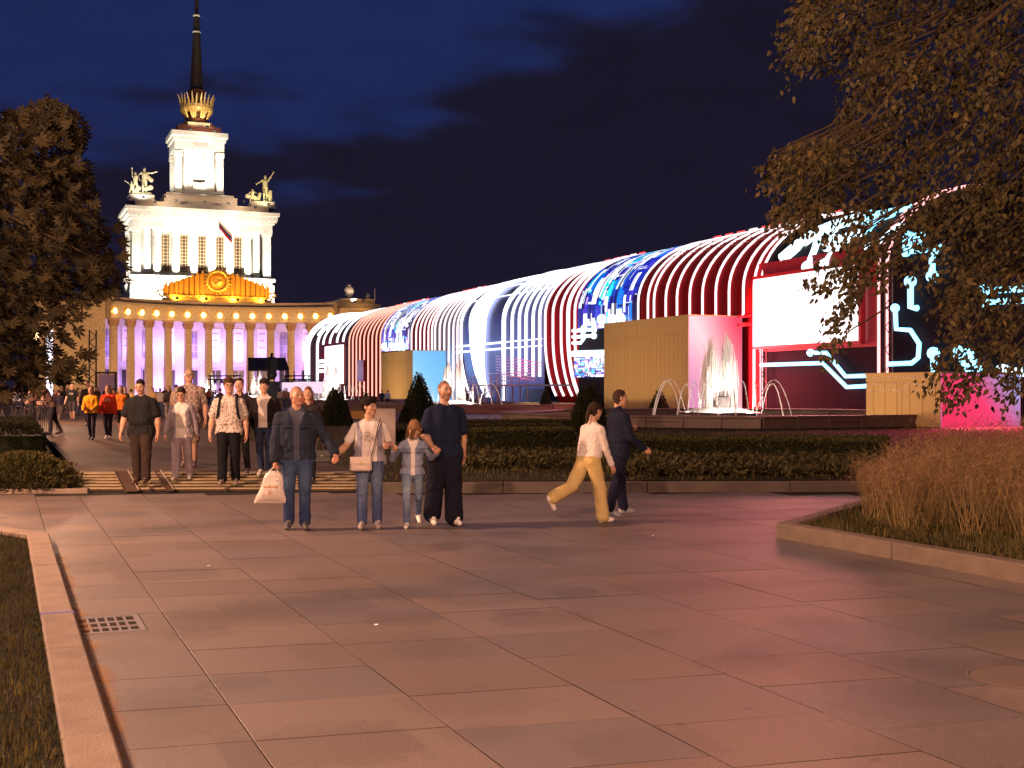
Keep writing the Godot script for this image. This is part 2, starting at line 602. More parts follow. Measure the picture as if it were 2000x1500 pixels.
	# rust and lichen washed along the foot of the kerb
	var rust := mat("rust_stain", 0.34, 0.15, 0.035, 0.85)
	rust.transparency = BaseMaterial3D.TRANSPARENCY_ALPHA
	var ri := Image.create(64, 512, false, Image.FORMAT_RGBA8)
	for y in 512:
		for x in 64:
			var a := clampf(1.0 - x / (18.0 + 26.0 * (0.5 + wob.get_noise_2d(0.0, y * 0.004))), 0.0, 1.0) * clampf(0.75 + wob.get_noise_2d(x * 0.02, y * 0.012), 0.0, 1.0)
			ri.set_pixel(x, y, Color(1, 1, 1, a * 0.9))
	rust.albedo_texture = ImageTexture.create_from_image(ri)
	var rq := Sh.new()
	rq.quad_uv(Vector3(0.481, 0.004, -4.2), Vector3(0.70, 0.004, -4.2), Vector3(0.70, 0.004, -13.5), Vector3(0.481, 0.004, -13.5), Vector3.UP)
	var st := part("kerb_foot_stain", rq, rust, square)
	st.set_meta("label", "orange rust stain along the foot of the kerb")
	# the iron drain
	var iron := mat("drain_iron", 0.17, 0.155, 0.17, 0.7, 0.2)
	var dr := thing("drain_grate", "square iron drain grate set in the slabs beside the kerb", "drain grate", Vector3(g.x, 0, g.z))
	var fr := Sh.new()
	for k in [-1.0, 1.0]:
		fr.box(-0.235, 0.235, -0.05, 0.003, k * 0.315 - 0.02, k * 0.315 + 0.02)
		fr.box(k * 0.215 - 0.02, k * 0.215 + 0.02, -0.05, 0.0025, -0.294, 0.294)
	part("frame", fr, iron, dr)
	for k in 5:
		var bar := Sh.new()
		var bx := -0.13 + k * 0.065
		bar.box(bx - 0.008, bx + 0.008, -0.04, -0.001, -0.295, 0.295)
		part("bar", bar, iron, dr)
	for k in 2:
		var bar := Sh.new()
		var bz := -0.1 + k * 0.2
		bar.box(-0.195, 0.195, -0.036, -0.003, bz - 0.02, bz + 0.02)
		part("bar", bar, iron, dr)
	var pit := Sh.new()
	pit.box(-0.232, 0.232, -0.0295, -0.0275, -0.33, 0.33)
	part("pit", pit, mat("drain_pit", 0.006, 0.006, 0.008, 0.9), dr)
	# small litter on the slabs
	var lit := mat("litter_white", 0.7, 0.68, 0.62, 0.9)
	for p in [[735, 1221], [1275, 1047], [408, 1106]]:
		var w := gnd(p[0], p[1])
		var sc := Sh.new()
		sc.cbox(Vector3(0, 0.004, 0), Vector3(0.028, 0.006, 0.02), 0.002, Basis(Vector3.UP, p[0]))
		var t := part("paper_scrap", sc, lit, self, Vector3(w.x, 0.002, w.z))
		tag(t, ["white paper scrap lying in the middle of the near slabs", "white scrap lying beyond the walking couple's feet", "white scrap on the slabs left of the walkers"][[735, 1275, 408].find(p[0])], "litter")
	var cover := thing("manhole_cover", "round iron manhole cover set into the slabs far right", "manhole cover", gnd(1990, 1322))
	var mc := Sh.new()
	mc.lathe(PackedVector2Array([Vector2(0.0, 0.003), Vector2(0.27, 0.003), Vector2(0.275, 0.0)]), 28)
	part("lid", mc, mat("cover_iron", 0.105, 0.078, 0.07, 0.95), cover)
	mc = Sh.new()
	mc.lathe(PackedVector2Array([Vector2(0.285, 0.0), Vector2(0.285, 0.0025), Vector2(0.31, 0.0025), Vector2(0.31, 0.0)]), 28)
	part("rim", mc, mat("cover_rim", 0.10, 0.075, 0.068, 0.9), cover)

func right_bed() -> Array:
	return [gnd(1516, 1050), gnd(2040, 1147), Vector3(16.5, 0, -8.5), Vector3(19.0, 0, -20), gnd(1800, 976), gnd(1665, 1005)]

func kerb_line(o: Node3D, pts: Array, w: float, h: float, lens: float, m: Array, called := "kerbstone", first_cut := -1.0) -> void:
	# stones along a path, their outer face on it, the body to its left
	for i in pts.size() - 1:
		var a: Vector3 = pts[i]
		var b: Vector3 = pts[i + 1]
		var L := a.distance_to(b)
		var n := maxi(1, int(round(L / lens)))
		var dir := (b - a).normalized()
		var inn := Vector3.UP.cross(dir).normalized()
		for k in n:
			var p := a + dir * (L * (k + 0.5) / n) + inn * (w * 0.5)
			var s := Sh.new()
			s.cbox(Vector3(0, h * 0.5 - 0.03, 0), Vector3(w, h + 0.06, L / n - 0.008), 0.012)
			var q := part(called, s, m[(k * 7 + i) % m.size()], o, p + Vector3(0, rnd(-0.003, 0.003), 0))
			q.rotation.y = atan2(dir.x, dir.z) + rnd(-0.0015, 0.0015)

func kerbs() -> void:
	var tones := []
	for i in 3:
		var m := mat("kerb_stone_%d" % i, [0.43, 0.40, 0.45][i], [0.32, 0.30, 0.34][i], [0.26, 0.25, 0.28][i], 0.75)
		grain(m, "speck", 0.8, "blotch", 0.35)
		tones.append(m)
	var lawn_kerb := thing("lawn_kerb", "long granite kerb of flush stones between the left lawn and the slabs", "kerb")
	kerb_line(lawn_kerb, [Vector3(0.478, 0, -3.9), Vector3(0.478, 0, -8.1), Vector3(0.478, 0, -9.36), Vector3(0.478, 0, -14.6)], 0.225, 0.10, 2.6, tones)
	var band := Sh.new()
	var bk := gnd(110, 1196, 0.1)
	band.box(0.252, 0.479, 0.0, 0.1045, bk.z - 0.012, bk.z + 0.012)
	part("blue_stripe", band, mat("kerb_blue", 0.13, 0.12, 0.3, 0.8), lawn_kerb)
	kerb_line(lawn_kerb, [Vector3(0.478, 0, -14.7), gnd(-250, 1003)], 0.2, 0.09, 1.2, tones)
	var bed := thing("bed_kerb", "granite kerb round the pointed bed of tall ornamental grass", "kerb")
	var r := right_bed()
	var bt := mat("bed_kerb_stone", 0.30, 0.225, 0.18, 0.75)
	grain(bt, "speck", 0.8, "blotch", 0.5)
	kerb_line(bed, [r[0], r[1]], 0.2, 0.17, 2.1, [bt])
	kerb_line(bed, [r[4], r[5], r[0]], 0.2, 0.17, 2.1, [bt])
	var far := thing("parterre_kerb", "long straight kerb between the square and the flower parterre", "kerb")
	var ft := mat("far_kerb_stone", 0.21, 0.165, 0.145, 0.8)
	grain(ft, "speck", 0.8, "blotch", 0.5)
	kerb_line(far, [gnd(700, 960), gnd(2100, 957)], 0.16, 0.15, 2.4, [ft])
	var left := thing("shrub_bed_kerb", "low kerb in front of the dark bush left of the steps", "kerb")
	kerb_line(left, [gnd(-420, 966), gnd(172, 960)], 0.16, 0.05, 1.3, tones)

func stairs() -> void:
	var o := thing("low_steps", "broad low stone steps with pale lit treads below the boulevard", "steps")
	var tread := mat("step_tread", 0.56, 0.42, 0.25, 0.7)  # same stone as the risers, its pale tone standing for warm light
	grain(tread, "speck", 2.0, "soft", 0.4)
	var riser := mat("step_riser", 0.05, 0.035, 0.028, 0.85)  # near-black tone puts the shade of the risers into their colour
	var a := gnd(161, 957)
	var b := gnd(735, 957)
	var side := (b - a).normalized()
	var back := Vector3(0, 0, -1)
	var n := 6
	for i in n:
		var y0 := 0.034 * i
		var y1 := 0.034 * (i + 1)
		var lo := a + back * (0.27 * i) - Vector3(0.0, 0, 0)
		var hi := b + back * (0.27 * i) + side * 0.0
		lo.x = maxf(1.25, lo.x); hi.x = minf(hi.x, 7.4)
		var s := Sh.new()
		var depth := back * (0.27 if i < n - 1 else 0.6)
		var lip := Vector3(0, -0.018, 0.015)
		var up1 := Vector3(0, y1, 0)
		s.quad(lo + up1, hi + up1, hi + depth + up1, lo + depth + up1, Vector3.UP)
		s.quad(lo + up1, hi + up1, hi + up1 + lip, lo + up1 + lip, Vector3(0, 0.2, 1))
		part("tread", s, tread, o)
		var k := Sh.new()
		k.quad(lo + up1 + Vector3(0, -0.012, 0), hi + up1 + Vector3(0, -0.012, 0), hi + Vector3(0, y0 - 0.02, 0), lo + Vector3(0, y0 - 0.02, 0), Vector3(0, 0, 1))
		k.quad(lo + up1 + Vector3(0, -0.003, 0), lo + depth + up1 + Vector3(0, -0.003, 0), lo + depth + Vector3(0, -0.02, 0), lo + Vector3(0, -0.02, 0), Vector3.LEFT)
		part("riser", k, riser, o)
	var steel := mat("ramp_steel", 0.07, 0.043, 0.032, 0.8)
	for e in [[254, 958, "left"], [329, 957, "right"]]:
		var p := gnd(e[0], e[1])
		var r := thing("pram_ramp", "dark steel wheel ramp laid over the steps, the %s" % ("wider one at the left" if e[2] == "left" else "narrow one at the man's feet"), "ramp", p)
		var w := 0.115 if e[2] == "left" else 0.06
		var q := Sh.new()
		var sl := Vector3(0, 0.185, -1.62)
		q.quad(Vector3(-w, 0.02, 0.25), Vector3(w, 0.02, 0.25), Vector3(w, 0.04, 0) + sl, Vector3(-w, 0.04, 0) + sl, Vector3.UP)
		q.quad(Vector3(-w, 0.02, 0.25), Vector3(w, 0.02, 0.25), Vector3(w, 0.0, 0.25), Vector3(-w, 0.0, 0.25), Vector3(0, 0, 1))
		part("channel", q, steel, r)
		for k in [-1.0, 1.0]:
			var f := Sh.new()
			f.tube(PackedVector3Array([Vector3(w * k, 0.03, 0.25), Vector3(w * k, 0.05, 0) + sl]), 0.012, 6)
			part("flange", f, mat("ramp_edge", 0.3, 0.22, 0.17, 0.5, 0.4) if k > 0 else steel, r)

# ---------------------------------------------------------------- the pavilion at the end of the boulevard
const PAV := Vector3(42.0, 0, -291.1)
const ARC := 33.9
const ARC_Z := 62.9

func arc_pt(phi: float, r: float, y: float) -> Vector3:
	return Vector3(r * sin(phi), y, ARC_Z - r * cos(phi))

func arc_block(s: Sh, p0: float, p1: float, ra: float, rb: float, y0: float, y1: float, seg := 24) -> void:
	for i in seg:
		var a := lerpf(p0, p1, float(i) / seg)
		var b := lerpf(p0, p1, float(i + 1) / seg)
		var face := arc_pt((a + b) * 0.5, ra, 0) - arc_pt((a + b) * 0.5, rb, 0)
		s.quad(arc_pt(a, ra, y0), arc_pt(b, ra, y0), arc_pt(b, ra, y1), arc_pt(a, ra, y1), face)
		s.quad(arc_pt(a, rb, y0), arc_pt(b, rb, y0), arc_pt(b, rb, y1), arc_pt(a, rb, y1), -face)
		s.quad(arc_pt(a, ra, y1), arc_pt(b, ra, y1), arc_pt(b, rb, y1), arc_pt(a, rb, y1), Vector3.UP)
		s.quad(arc_pt(a, ra, y0), arc_pt(b, ra, y0), arc_pt(b, rb, y0), arc_pt(a, rb, y0), Vector3.DOWN)
	for e in [p0, p1]:
		s.quad(arc_pt(e, ra, y0), arc_pt(e, rb, y0), arc_pt(e, rb, y1), arc_pt(e, ra, y1), Vector3(signf(e), 0, 0))

func column_mesh(h: float, r: float, flutes := 16) -> Sh:
	# tapered fluted shaft with a base and a flaring capital
	var s := Sh.new()
	var rows := [[0.5, 1.0], [h * 0.35, 0.98], [h * 0.7, 0.92], [h - 1.5, 0.85]]
	var seg := flutes * 2
	for i in rows.size() - 1:
		for k in seg:
			var q := []
			for e in [[i, k], [i, k + 1], [i + 1, k + 1], [i + 1, k]]:
				var a: float = TAU * e[1] / seg
				var rr: float = r * rows[e[0]][1] * (1.0 if int(e[1]) % 2 == 0 else 0.90)
				q.append(Vector3(cos(a) * rr, rows[e[0]][0], sin(a) * rr))
			s.quad(q[0], q[1], q[2], q[3], q[0] + q[1])
	s.lathe(PackedVector2Array([Vector2(r * 1.3, 0), Vector2(r * 1.3, 0.25), Vector2(r * 1.12, 0.5), Vector2(r * 0.95, 0.5)]), 20)
	return s

func capital_mesh(h: float, r: float) -> Sh:
	var s := Sh.new()
	s.lathe(PackedVector2Array([Vector2(r * 0.86, h - 1.6), Vector2(r * 0.95, h - 1.5), Vector2(r * 0.92, h - 1.3), Vector2(r * 1.02, h - 0.8), Vector2(r * 1.25, h - 0.3), Vector2(r * 1.28, h - 0.25)]), 16)
	for k in 8:
		var a := TAU * k / 8
		var d := Vector3(cos(a), 0, sin(a))
		s.tube(PackedVector3Array([d * r * 0.95 + Vector3(0, h - 1.5, 0), d * r * 1.12 + Vector3(0, h - 0.9, 0), d * r * 1.32 + Vector3(0, h - 0.5, 0), d * r * 1.34 + Vector3(0, h - 0.65, 0)]), [0.12, 0.14, 0.12, 0.05], 5)
	s.box(-r * 1.3, r * 1.3, h - 0.25, h, -r * 1.3, r * 1.3)
	return s

func floodlight(parent: Node, from: Vector3, to: Vector3, c: Color, e: float, angle := 50.0, size := 0.25) -> void:
	var housing := mat("flood_housing", 0.04, 0.04, 0.045, 0.6, 0.4)
	var b := Basis.looking_at(to - from, Vector3.UP if absf((to - from).normalized().y) < 0.98 else Vector3.RIGHT)
	var s := Sh.new()
	s.cbox(from - b * Vector3(0, 0, -0.28), Vector3(0.6, 0.45, 0.3), 0.03, b)
	s.rod(from + b * Vector3(0, -0.2, 0.28), Vector3(from.x, from.y - 0.5, from.z), 0.05)
	var p := part("floodlight", s, housing, parent)
	var g := Sh.new()
	g.obox(from - b * Vector3(0, 0, -0.125), Vector3(0.5, 0.36, 0.008), b)
	var k := "flood_lens_%d_%d_%d" % [int(c.r * 20), int(c.g * 20), int(c.b * 20)]
	part("lamp_lens", g, glow(k, c.r, c.g, c.b, 6.0), p)
	spot("flood_beam", from, to, c, e, angle, size, p)

func pavilion() -> void:
	var o := thing("pavilion", "huge floodlit white pavilion with a curved colonnade, stepped tower and spire", "building", PAV)
	var beige := mat("pav_beige", 0.50, 0.39, 0.28, 0.85)
	grain(beige, "soft", 0.12, "blotch", 0.02)
	var white := mat("pav_white", 0.74, 0.71, 0.66, 0.8)
	grain(white, "soft", 0.15, "blotch", 0.03)
	var stone := mat("pav_grey", 0.42, 0.38, 0.35, 0.85)
	grain(stone, "soft", 0.15)
	var brown := mat("pav_brown", 0.24, 0.11, 0.075, 0.7)
	var capm := mat("pav_capital", 0.26, 0.16, 0.11, 0.8)
	var gold := mat("pav_gold", 0.75, 0.46, 0.10, 0.32, 0.55)
	var winm := mat("pav_window", 0.02, 0.018, 0.02, 0.25)
	var hall := mat("pav_hall_wall", 0.58, 0.52, 0.60, 0.8)
	grain(hall, "soft", 0.15)
	var half := 0.746
	# --- ground floor: wings, curved back wall, roof
	for w in [[-35.6, -23.4, "left"], [23.4, 32.8, "right"]]:
		var s := Sh.new()
		s.box(w[0], w[1], 0, 18.2, -30, 38)
		s.box(w[0], w[1], 18.8, 19.9, -30, 37.2)
		var wing := part("wing", s, beige, o)
		var c := Sh.new()
		c.box(w[0] - (0.9 if w[0] < 0 else 0.003), w[1] + (0.9 if w[0] > 0 else 0.003), 18.2, 18.8, -30.5, 39.0)
		c.box(w[0] - (0.4 if w[0] < 0 else -0.003), w[1] + (0.4 if w[0] > 0 else -0.003), 17.7, 18.2, -30.2, 38.5)
		part("cornice", c, beige, wing)
		var pl := Sh.new()
		pl.box(w[0] - (0.25 if w[0] < 0 else -0.1), w[1] + (0.25 if w[0] > 0 else -0.1), 0, 1.4, -30.1, 38.25)
		part("plinth", pl, stone, wing)
		var jo := Sh.new()
		for y in [4.8, 8.2, 11.6, 15.0]:
			jo.box(w[0] + 0.4, w[1] - 0.4, y, y + 0.07, 38.0, 38.02)
		part("course", jo, mat("pav_course", 0.34, 0.26, 0.17, 0.9), wing)
	for e in [[24.5, 31.8, 20.0, 36.0], [-34.0, -24.0, 10.0, 35.0]]:
		var up := Sh.new()
		up.box(e[0], e[1], 19.9, 21.0, e[2], e[3])
		part("parapet", up, beige, o)
	var s := Sh.new()
	arc_block(s, -half, half, ARC + 4.6, ARC + 5.2, 0, 15.7)
	part("hall_wall", s, hall, o)
	s = Sh.new()
	var poly := PackedVector2Array()
	for i in 25:
		var p := arc_pt(lerpf(-half, half, i / 24.0), ARC + 0.3, 0)
		poly.push_back(Vector2(p.x, p.z))
	poly.push_back(Vector2(23.39, -30)); poly.push_back(Vector2(-23.39, -30))
	s.prism(poly, 18.3, 18.75)
	part("roof", s, stone, o)
	s = Sh.new()
	arc_block(s, -half, half, ARC - 1.4, ARC + 4.6, 0, 0.5)
	arc_block(s, -half, half, ARC - 2.0, ARC - 1.4, 0, 0.25)
	part("stylobate", s, stone, o)
	# --- entablature on the colonnade
	s = Sh.new()
	arc_block(s, -half, half, ARC - 0.95, ARC + 4.6, 15.7, 16.35)
	part("architrave", s, beige, o)
	s = Sh.new()
	arc_block(s, -half, half, ARC - 0.8, ARC + 0.4, 16.35, 18.1)
	part("frieze", s, beige, o)
	s = Sh.new()
	arc_block(s, -half, half, ARC - 1.3, ARC + 0.4, 18.1, 18.45)
	arc_block(s, -half, half, ARC - 1.75, ARC + 0.3, 18.45, 18.95)
	arc_block(s, -half, half, ARC - 0.9, ARC + 0.6, 18.95, 19.9)
	part("cornice", s, beige, o)
	var colm := column_mesh(15.7, 0.86).mesh()
	var capmesh := capital_mesh(15.7, 0.86).mesh()
	for k in 12:
		var phi := (k - 5.5) * 0.1269
		var c := part("column", colm, beige, o, arc_pt(phi, ARC, 0.0) + Vector3(0, 0.0, 0))
		part("capital", capmesh, capm, c)
	# frieze medallions; a glowing ball on each stands for light on the relief
	var disc := Sh.new()
	disc.lathe(PackedVector2Array([Vector2(0.0, 0.16), Vector2(0.55, 0.13), Vector2(0.66, 0.06), Vector2(0.72, 0.14), Vector2(0.86, 0.14), Vector2(0.92, 0.0)]), 20)
	disc.tube(PackedVector3Array([Vector3(-0.35, 0.2, 0.1), Vector3(0, 0.2, -0.25), Vector3(0.35, 0.2, 0.1)]), 0.09, 5)
	var discm := disc.mesh()
	var glow_ball := Sh.new()
	glow_ball.ball(Vector3.ZERO, Vector3(0.58, 0.64, 0.22), 14, 8)
	var glow_ballm := glow_ball.mesh()
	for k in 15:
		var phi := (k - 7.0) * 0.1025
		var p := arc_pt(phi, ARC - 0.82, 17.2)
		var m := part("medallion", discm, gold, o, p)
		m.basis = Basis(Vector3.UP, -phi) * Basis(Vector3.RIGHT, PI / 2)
		var b := part("medallion_painted_glow", glow_ballm, glow("medallion_glow", 1.0, 0.74, 0.36, 2.2), m, Vector3(0, 0.3, 0.1))
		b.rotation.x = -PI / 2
		lamp_at("medallion_light", Vector3(0, 0.95, 0.3), Color(1, 0.82, 0.52), 2.6, 0.2, m)
	# purple light in the bays between the columns, windows and banners on the wall behind them
	var fix := Sh.new()
	fix.cbox(Vector3.ZERO, Vector3(0.9, 0.25, 0.35), 0.04)
	var fixm := fix.mesh()
	var frame := mat("pav_window_frame", 0.34, 0.28, 0.36, 0.6)
	var banner := mat("pav_banner", 0.66, 0.58, 0.74, 0.85)
	for k in 13:
		var phi := (k - 6.0) * 0.1269
		if absf(phi) > half:
			phi = signf(phi) * (half - 0.03)
		var bright: float = [14.0, 5.5, 3.4, 11.0, 18.0, 9.0, 12.0, 12.0, 3.0, 3.2, 9.0, 9.0, 4.0][k]
		var l := part("wall_washer_light", fixm, glow("washer_glow", 0.62, 0.45, 1.0, 4.0), o, arc_pt(phi, ARC + 2.2, 0.72))
		lamp_at("washer_beam", Vector3(0, 1.3, 0.0), Color(0.74, 0.60, 1.0), bright * 3.4, 0.5, l)
		lamp_at("washer_top", Vector3(0, 9.5, 0.0), Color(0.78, 0.66, 1.0), bright * 2.2, 0.5, l)
		var wb := Basis(Vector3.UP, -phi)
		var w := Sh.new()
		w.obox(arc_pt(phi, ARC + 4.58, 3.2), Vector3(2.3, 5.0, 0.1), wb)
		var door := part("door", w, winm, o)
		w = Sh.new()
		for q in [[-1.2, 0.14, 5.2], [0.0, 0.08, 5.0], [1.2, 0.14, 5.2]]:
			w.obox(arc_pt(phi, ARC + 4.5, 3.25) + wb.x * q[0], Vector3(q[1], q[2], 0.2), wb)
		w.obox(arc_pt(phi, ARC + 4.5, 5.85), Vector3(2.6, 0.3, 0.3), wb)
		part("frame", w, frame, door)
		if k % 2 == 0 or k == 7:
			w = Sh.new()
			w.obox(arc_pt(phi, ARC + 4.45, 11.0), Vector3(2.0, 7.2, 0.06), wb)
			part("banner", w, banner, o)
			w = Sh.new()
			for r in 3:
				w.obox(arc_pt(phi, ARC + 4.40, 13.6 - r * 1.5), Vector3(1.3 - 0.3 * (r % 2), 0.16, 0.02), wb)
			part("banner_print", w, mat("pav_print", 0.16, 0.10, 0.30, 0.8), o).set_meta("kind", "stuff")
		else:
			w = Sh.new()
			w.obox(arc_pt(phi, ARC + 4.58, 11.0), Vector3(2.0, 5.6, 0.1), wb)
			var win := part("window", w, mat("pav_upper_window", 0.18, 0.14, 0.28, 0.3), o)
			w = Sh.new()
			for q in 5:
				w.obox(arc_pt(phi, ARC + 4.5, 8.4 + q * 1.3), Vector3(2.1, 0.12, 0.16), wb)
			for q in [-1.05, -0.35, 0.35, 1.05]:
				w.obox(arc_pt(phi, ARC + 4.5, 11.0) + wb.x * q, Vector3(0.1, 5.7, 0.15), wb)
			part("window_bars", w, frame, win)
	# --- second storey
	s = Sh.new()
	s.box(-17.0, 16.8, 18.75, 25.6, -9, 8.9)
	s.box(-16.6, 16.4, 25.6, 26.3, -8.6, 8.5)
	s.box(-17.2, 17.0, 26.3, 27.1, -9.1, 9.1)
	s.box(-17.5, 17.3, 18.75, 20.2, -9.4, 9.4)
	part("podium", s, white, o)
	s = Sh.new()
	s.box(-14.2, 14.0, 27.1, 37.6, -7, 5.4)
	part("upper_wall", s, white, o)
	s = Sh.new()
	s.box(-16.6, 16.4, 37.6, 39.6, -8.6, 8.5)
	s.box(-17.1, 16.9, 39.6, 40.4, -9.1, 9.0)
	s.box(-17.7, 17.5, 40.4, 41.4, -9.7, 9.6)
	s.box(-18.1, 17.9, 41.4, 42.2, -10.1, 10.0)
	for k in 30:
		s.box(-17.3 + k * 1.18, -16.9 + k * 1.18, 40.0, 40.39, 9.0, 9.55)
	part("entablature", s, white, o)
	s = Sh.new()
	s.box(-15.8, 15.6, 42.2, 43.6, -8.2, 8.1)
	part("attic", s, stone, o)
	var c2 := column_mesh(10.5, 0.84, 14).mesh()
	var cap2 := capital_mesh(10.5, 0.84).mesh()
	for x in [-10.7, -6.4, -2.15, 2.15, 6.4, 10.7]:
		var c := part("upper_column", c2, white, o, Vector3(x, 27.1, 7.1))
		part("upper_capital", cap2, white, c)
	for x in [-15.4, 15.2]:
		for z in [7.2, -0.2, -7.4]:
			var q := Sh.new()
			q.box(x - 0.9, x + 0.9, 27.1, 37.6, z - 0.9, z + 0.9)
			q.box(x - 1.1, x + 1.1, 36.9, 37.58, z - 1.1, z + 1.1)
			q.box(x - 1.1, x + 1.1, 27.11, 27.7, z - 1.1, z + 1.1)
			part("corner_pier", q, white, o)
	for x in [-12.9, 12.7]:
		var q := Sh.new()
		q.box(x - 0.75, x + 0.75, 27.1, 37.6, 5.41, 7.0)
		part("pilaster", q, white, o)
	var glass := mat("pav_tall_window", 0.05, 0.024, 0.012, 0.4)
	var latt := mat("pav_lattice", 0.42, 0.31, 0.19, 0.6)
	for x in [-8.55, -4.28, 0.0, 4.28, 8.55]:
		var q := Sh.new()
		q.box(x - 0.85, x + 0.85, 28.3, 36.6, 5.38, 5.48)
		var win := part("tall_window", q, glass, o)
		q = Sh.new()
		for r in 11:
			q.box(x - 0.8, x + 0.8, 28.6 + r * 0.78, 28.72 + r * 0.78, 5.46, 5.56)
		for r in [-0.85, -0.42, 0.42, 0.85]:
			q.box(x + r - 0.06, x + r + 0.06, 28.3, 36.65, 5.47, 5.6)
		part("lattice", q, latt, win)
	# --- tower
	s = Sh.new()
	s.box(-8.6, 7.6, 43.6, 45.4, -7.6, 7.0)
	s.box(-8.0, 7.0, 45.4, 46.0, -7.0, 6.4)
	part("tower_base", s, stone, o)
	s = Sh.new()
	s.box(-7.3, 6.2, 46.0, 46.8, -6.3, 5.8)
	s.box(-5.6, 4.6, 46.8, 56.4, -5.0, 4.2)
	for x in [-6.1, 5.1]:
		for z in [-5.2, 4.4]:
			s.box(x - 0.95, x + 0.95, 46.8, 56.4, z - 0.95, z + 0.95)
			s.box(x - 1.15, x + 1.15, 54.9, 56.0, z - 1.15, z + 1.15)
	for x in [-3.4, 2.4]:
		s.box(x - 1.15, x + 1.15, 46.8, 56.4, 4.2, 4.9)
	s.box(-2.2, 1.2, 46.8, 49.0, 4.2, 5.2)
	part("tower_body", s, white, o)
	s = Sh.new()
	s.box(-7.2, 6.2, 56.4, 58.4, -6.3, 5.7)
	s.box(-7.6, 6.6, 58.4, 59.3, -6.7, 6.1)
	s.box(-8.1, 7.1, 59.3, 60.4, -7.2, 6.6)
	part("tower_cornice", s, white, o)
	s = Sh.new()
	s.box(-1.9, 1.3, 57.0, 57.9, 5.7, 5.78)
	part("plaque", s, stone, o)
	s = Sh.new()
	s.lathe(PackedVector2Array([Vector2(0.0, 0.35), Vector2(0.5, 0.3), Vector2(0.75, 0.0)]), 12, Vector3.ZERO)
	var urn := part("niche_emblem", s, stone, o, Vector3(-0.5, 48.4, 5.2))
	urn.rotation.x = PI / 2
	s = Sh.new()
	s.box(-6.4, 5.4, 60.4, 61.9, -5.4, 4.8)
	s.box(-5.2, 4.2, 61.9, 62.4, -4.4, 3.8)
	s.box(-4.2, 3.2, 62.4, 63.2, -3.4, 2.9)
	s.lathe(PackedVector2Array([Vector2(3.2, 63.2), Vector2(2.9, 64.2), Vector2(2.2, 64.6), Vector2(2.1, 70.0), Vector2(2.3, 70.4), Vector2(2.3, 71.0), Vector2(1.5, 71.2)]), 12, Vector3(-0.5, 0, -0.3), TAU, false)
	part("stepped_roof", s, brown, o)
	s = Sh.new()
	s.box(-3.0, 2.0, 61.92, 62.9, 3.85, 4.0)
	part("roof_panel", s, white, o)
	# the gilded sheaf and shields round the foot of the spire
	s = Sh.new()
	for k in 8:
		var a := TAU * (k + 0.5) / 8
		var d := Vector3(cos(a), 0, sin(a))
		var side := Vector3(-d.z, 0, d.x)
		for e in [-1.0, 0.0, 1.0]:
			s.tube(PackedVector3Array([d * 2.4 + side * e * 0.3 + Vector3(0, 64.3, 0), d * 3.3 + side * e * 0.6 + Vector3(0, 66, 0), d * 3.5 + side * e * 0.9 + Vector3(0, 68.2, 0), d * (4.0 + 0.25 * e) + side * e * 1.1 + Vector3(0, 70.0 - 0.3 * absf(e), 0)]), [0.2, 0.36, 0.26, 0.06], 6)
	s.lathe(PackedVector2Array([Vector2(2.6, 65.7), Vector2(3.5, 66.0), Vector2(3.75, 66.6), Vector2(3.75, 67.3), Vector2(3.4, 67.7), Vector2(2.6, 67.9)]), 20)
	part("gilded_sheaf", s, mat("pav_pale_gold", 0.72, 0.55, 0.26, 0.4, 0.3), o, Vector3(-0.5, 0, -0.3))
	s = Sh.new()
	s.lathe(PackedVector2Array([Vector2(0.62, 0), Vector2(0.62, 1.5), Vector2(0.4, 2.0), Vector2(0.0, 2.05)]), 12)
	var plq := part("shield", s, gold, o, Vector3(-0.5, 67.9, 2.0))
	plq.scale = Vector3(1, 1, 0.5)
	s = Sh.new()
	s.lathe(PackedVector2Array([Vector2(1.45, 71.2), Vector2(1.2, 78.0), Vector2(0.85, 84.0), Vector2(0.62, 88.5)]), 10, Vector3.ZERO, TAU, false)
	s.lathe(PackedVector2Array([Vector2(0.5, 88.5), Vector2(0.36, 95.0), Vector2(0.05, 97.5)]), 10, Vector3.ZERO, TAU, false)
	part("spire", s, mat("pav_spire", 0.10, 0.085, 0.06, 0.4, 0.5), o, Vector3(-0.5, 0, -0.3))
	s = Sh.new()
	s.lathe(PackedVector2Array([Vector2(0.78, 84.4), Vector2(0.95, 84.5), Vector2(0.95, 84.75), Vector2(0.7, 84.8)]), 12)
	s.lathe(PackedVector2Array([Vector2(0.62, 88.2), Vector2(0.82, 88.3), Vector2(0.82, 88.6), Vector2(0.5, 88.7)]), 12)
	part("spire_ring", s, white, o, Vector3(-0.5, 0, -0.3))
	for q in o.get_children():
		var nm := String(q.name)
		if nm.begins_with("tower_body") or nm.begins_with("tower_cornice") or nm.begins_with("stepped_roof"):
			q.scale = Vector3(0.83, 1, 0.83)
			q.position.x = -0.5 * 0.17
		elif nm.begins_with("plaque") or nm.begins_with("niche") or nm.begins_with("roof_panel"):
			q.position.z -= 1.0 if not nm.begins_with("roof") else 0.62
		elif nm.begins_with("podium") or nm.begins_with("upper_wall") or nm.begins_with("entablature") or nm.begins_with("attic") or nm.begins_with("corner_pier") or nm.begins_with("pilaster") or nm.begins_with("tall_window"):
			q.scale = Vector3(0.945, 1, 0.945)
		elif nm.begins_with("upper_column"):
			q.position.x *= 0.945
			q.position.z *= 0.945
	# --- the gilded crest over the middle of the colonnade
	var crest := part("crest", crest_plinth(), gold, o, Vector3(-0.3, 0, 28.6))
	var slab := Sh.new()
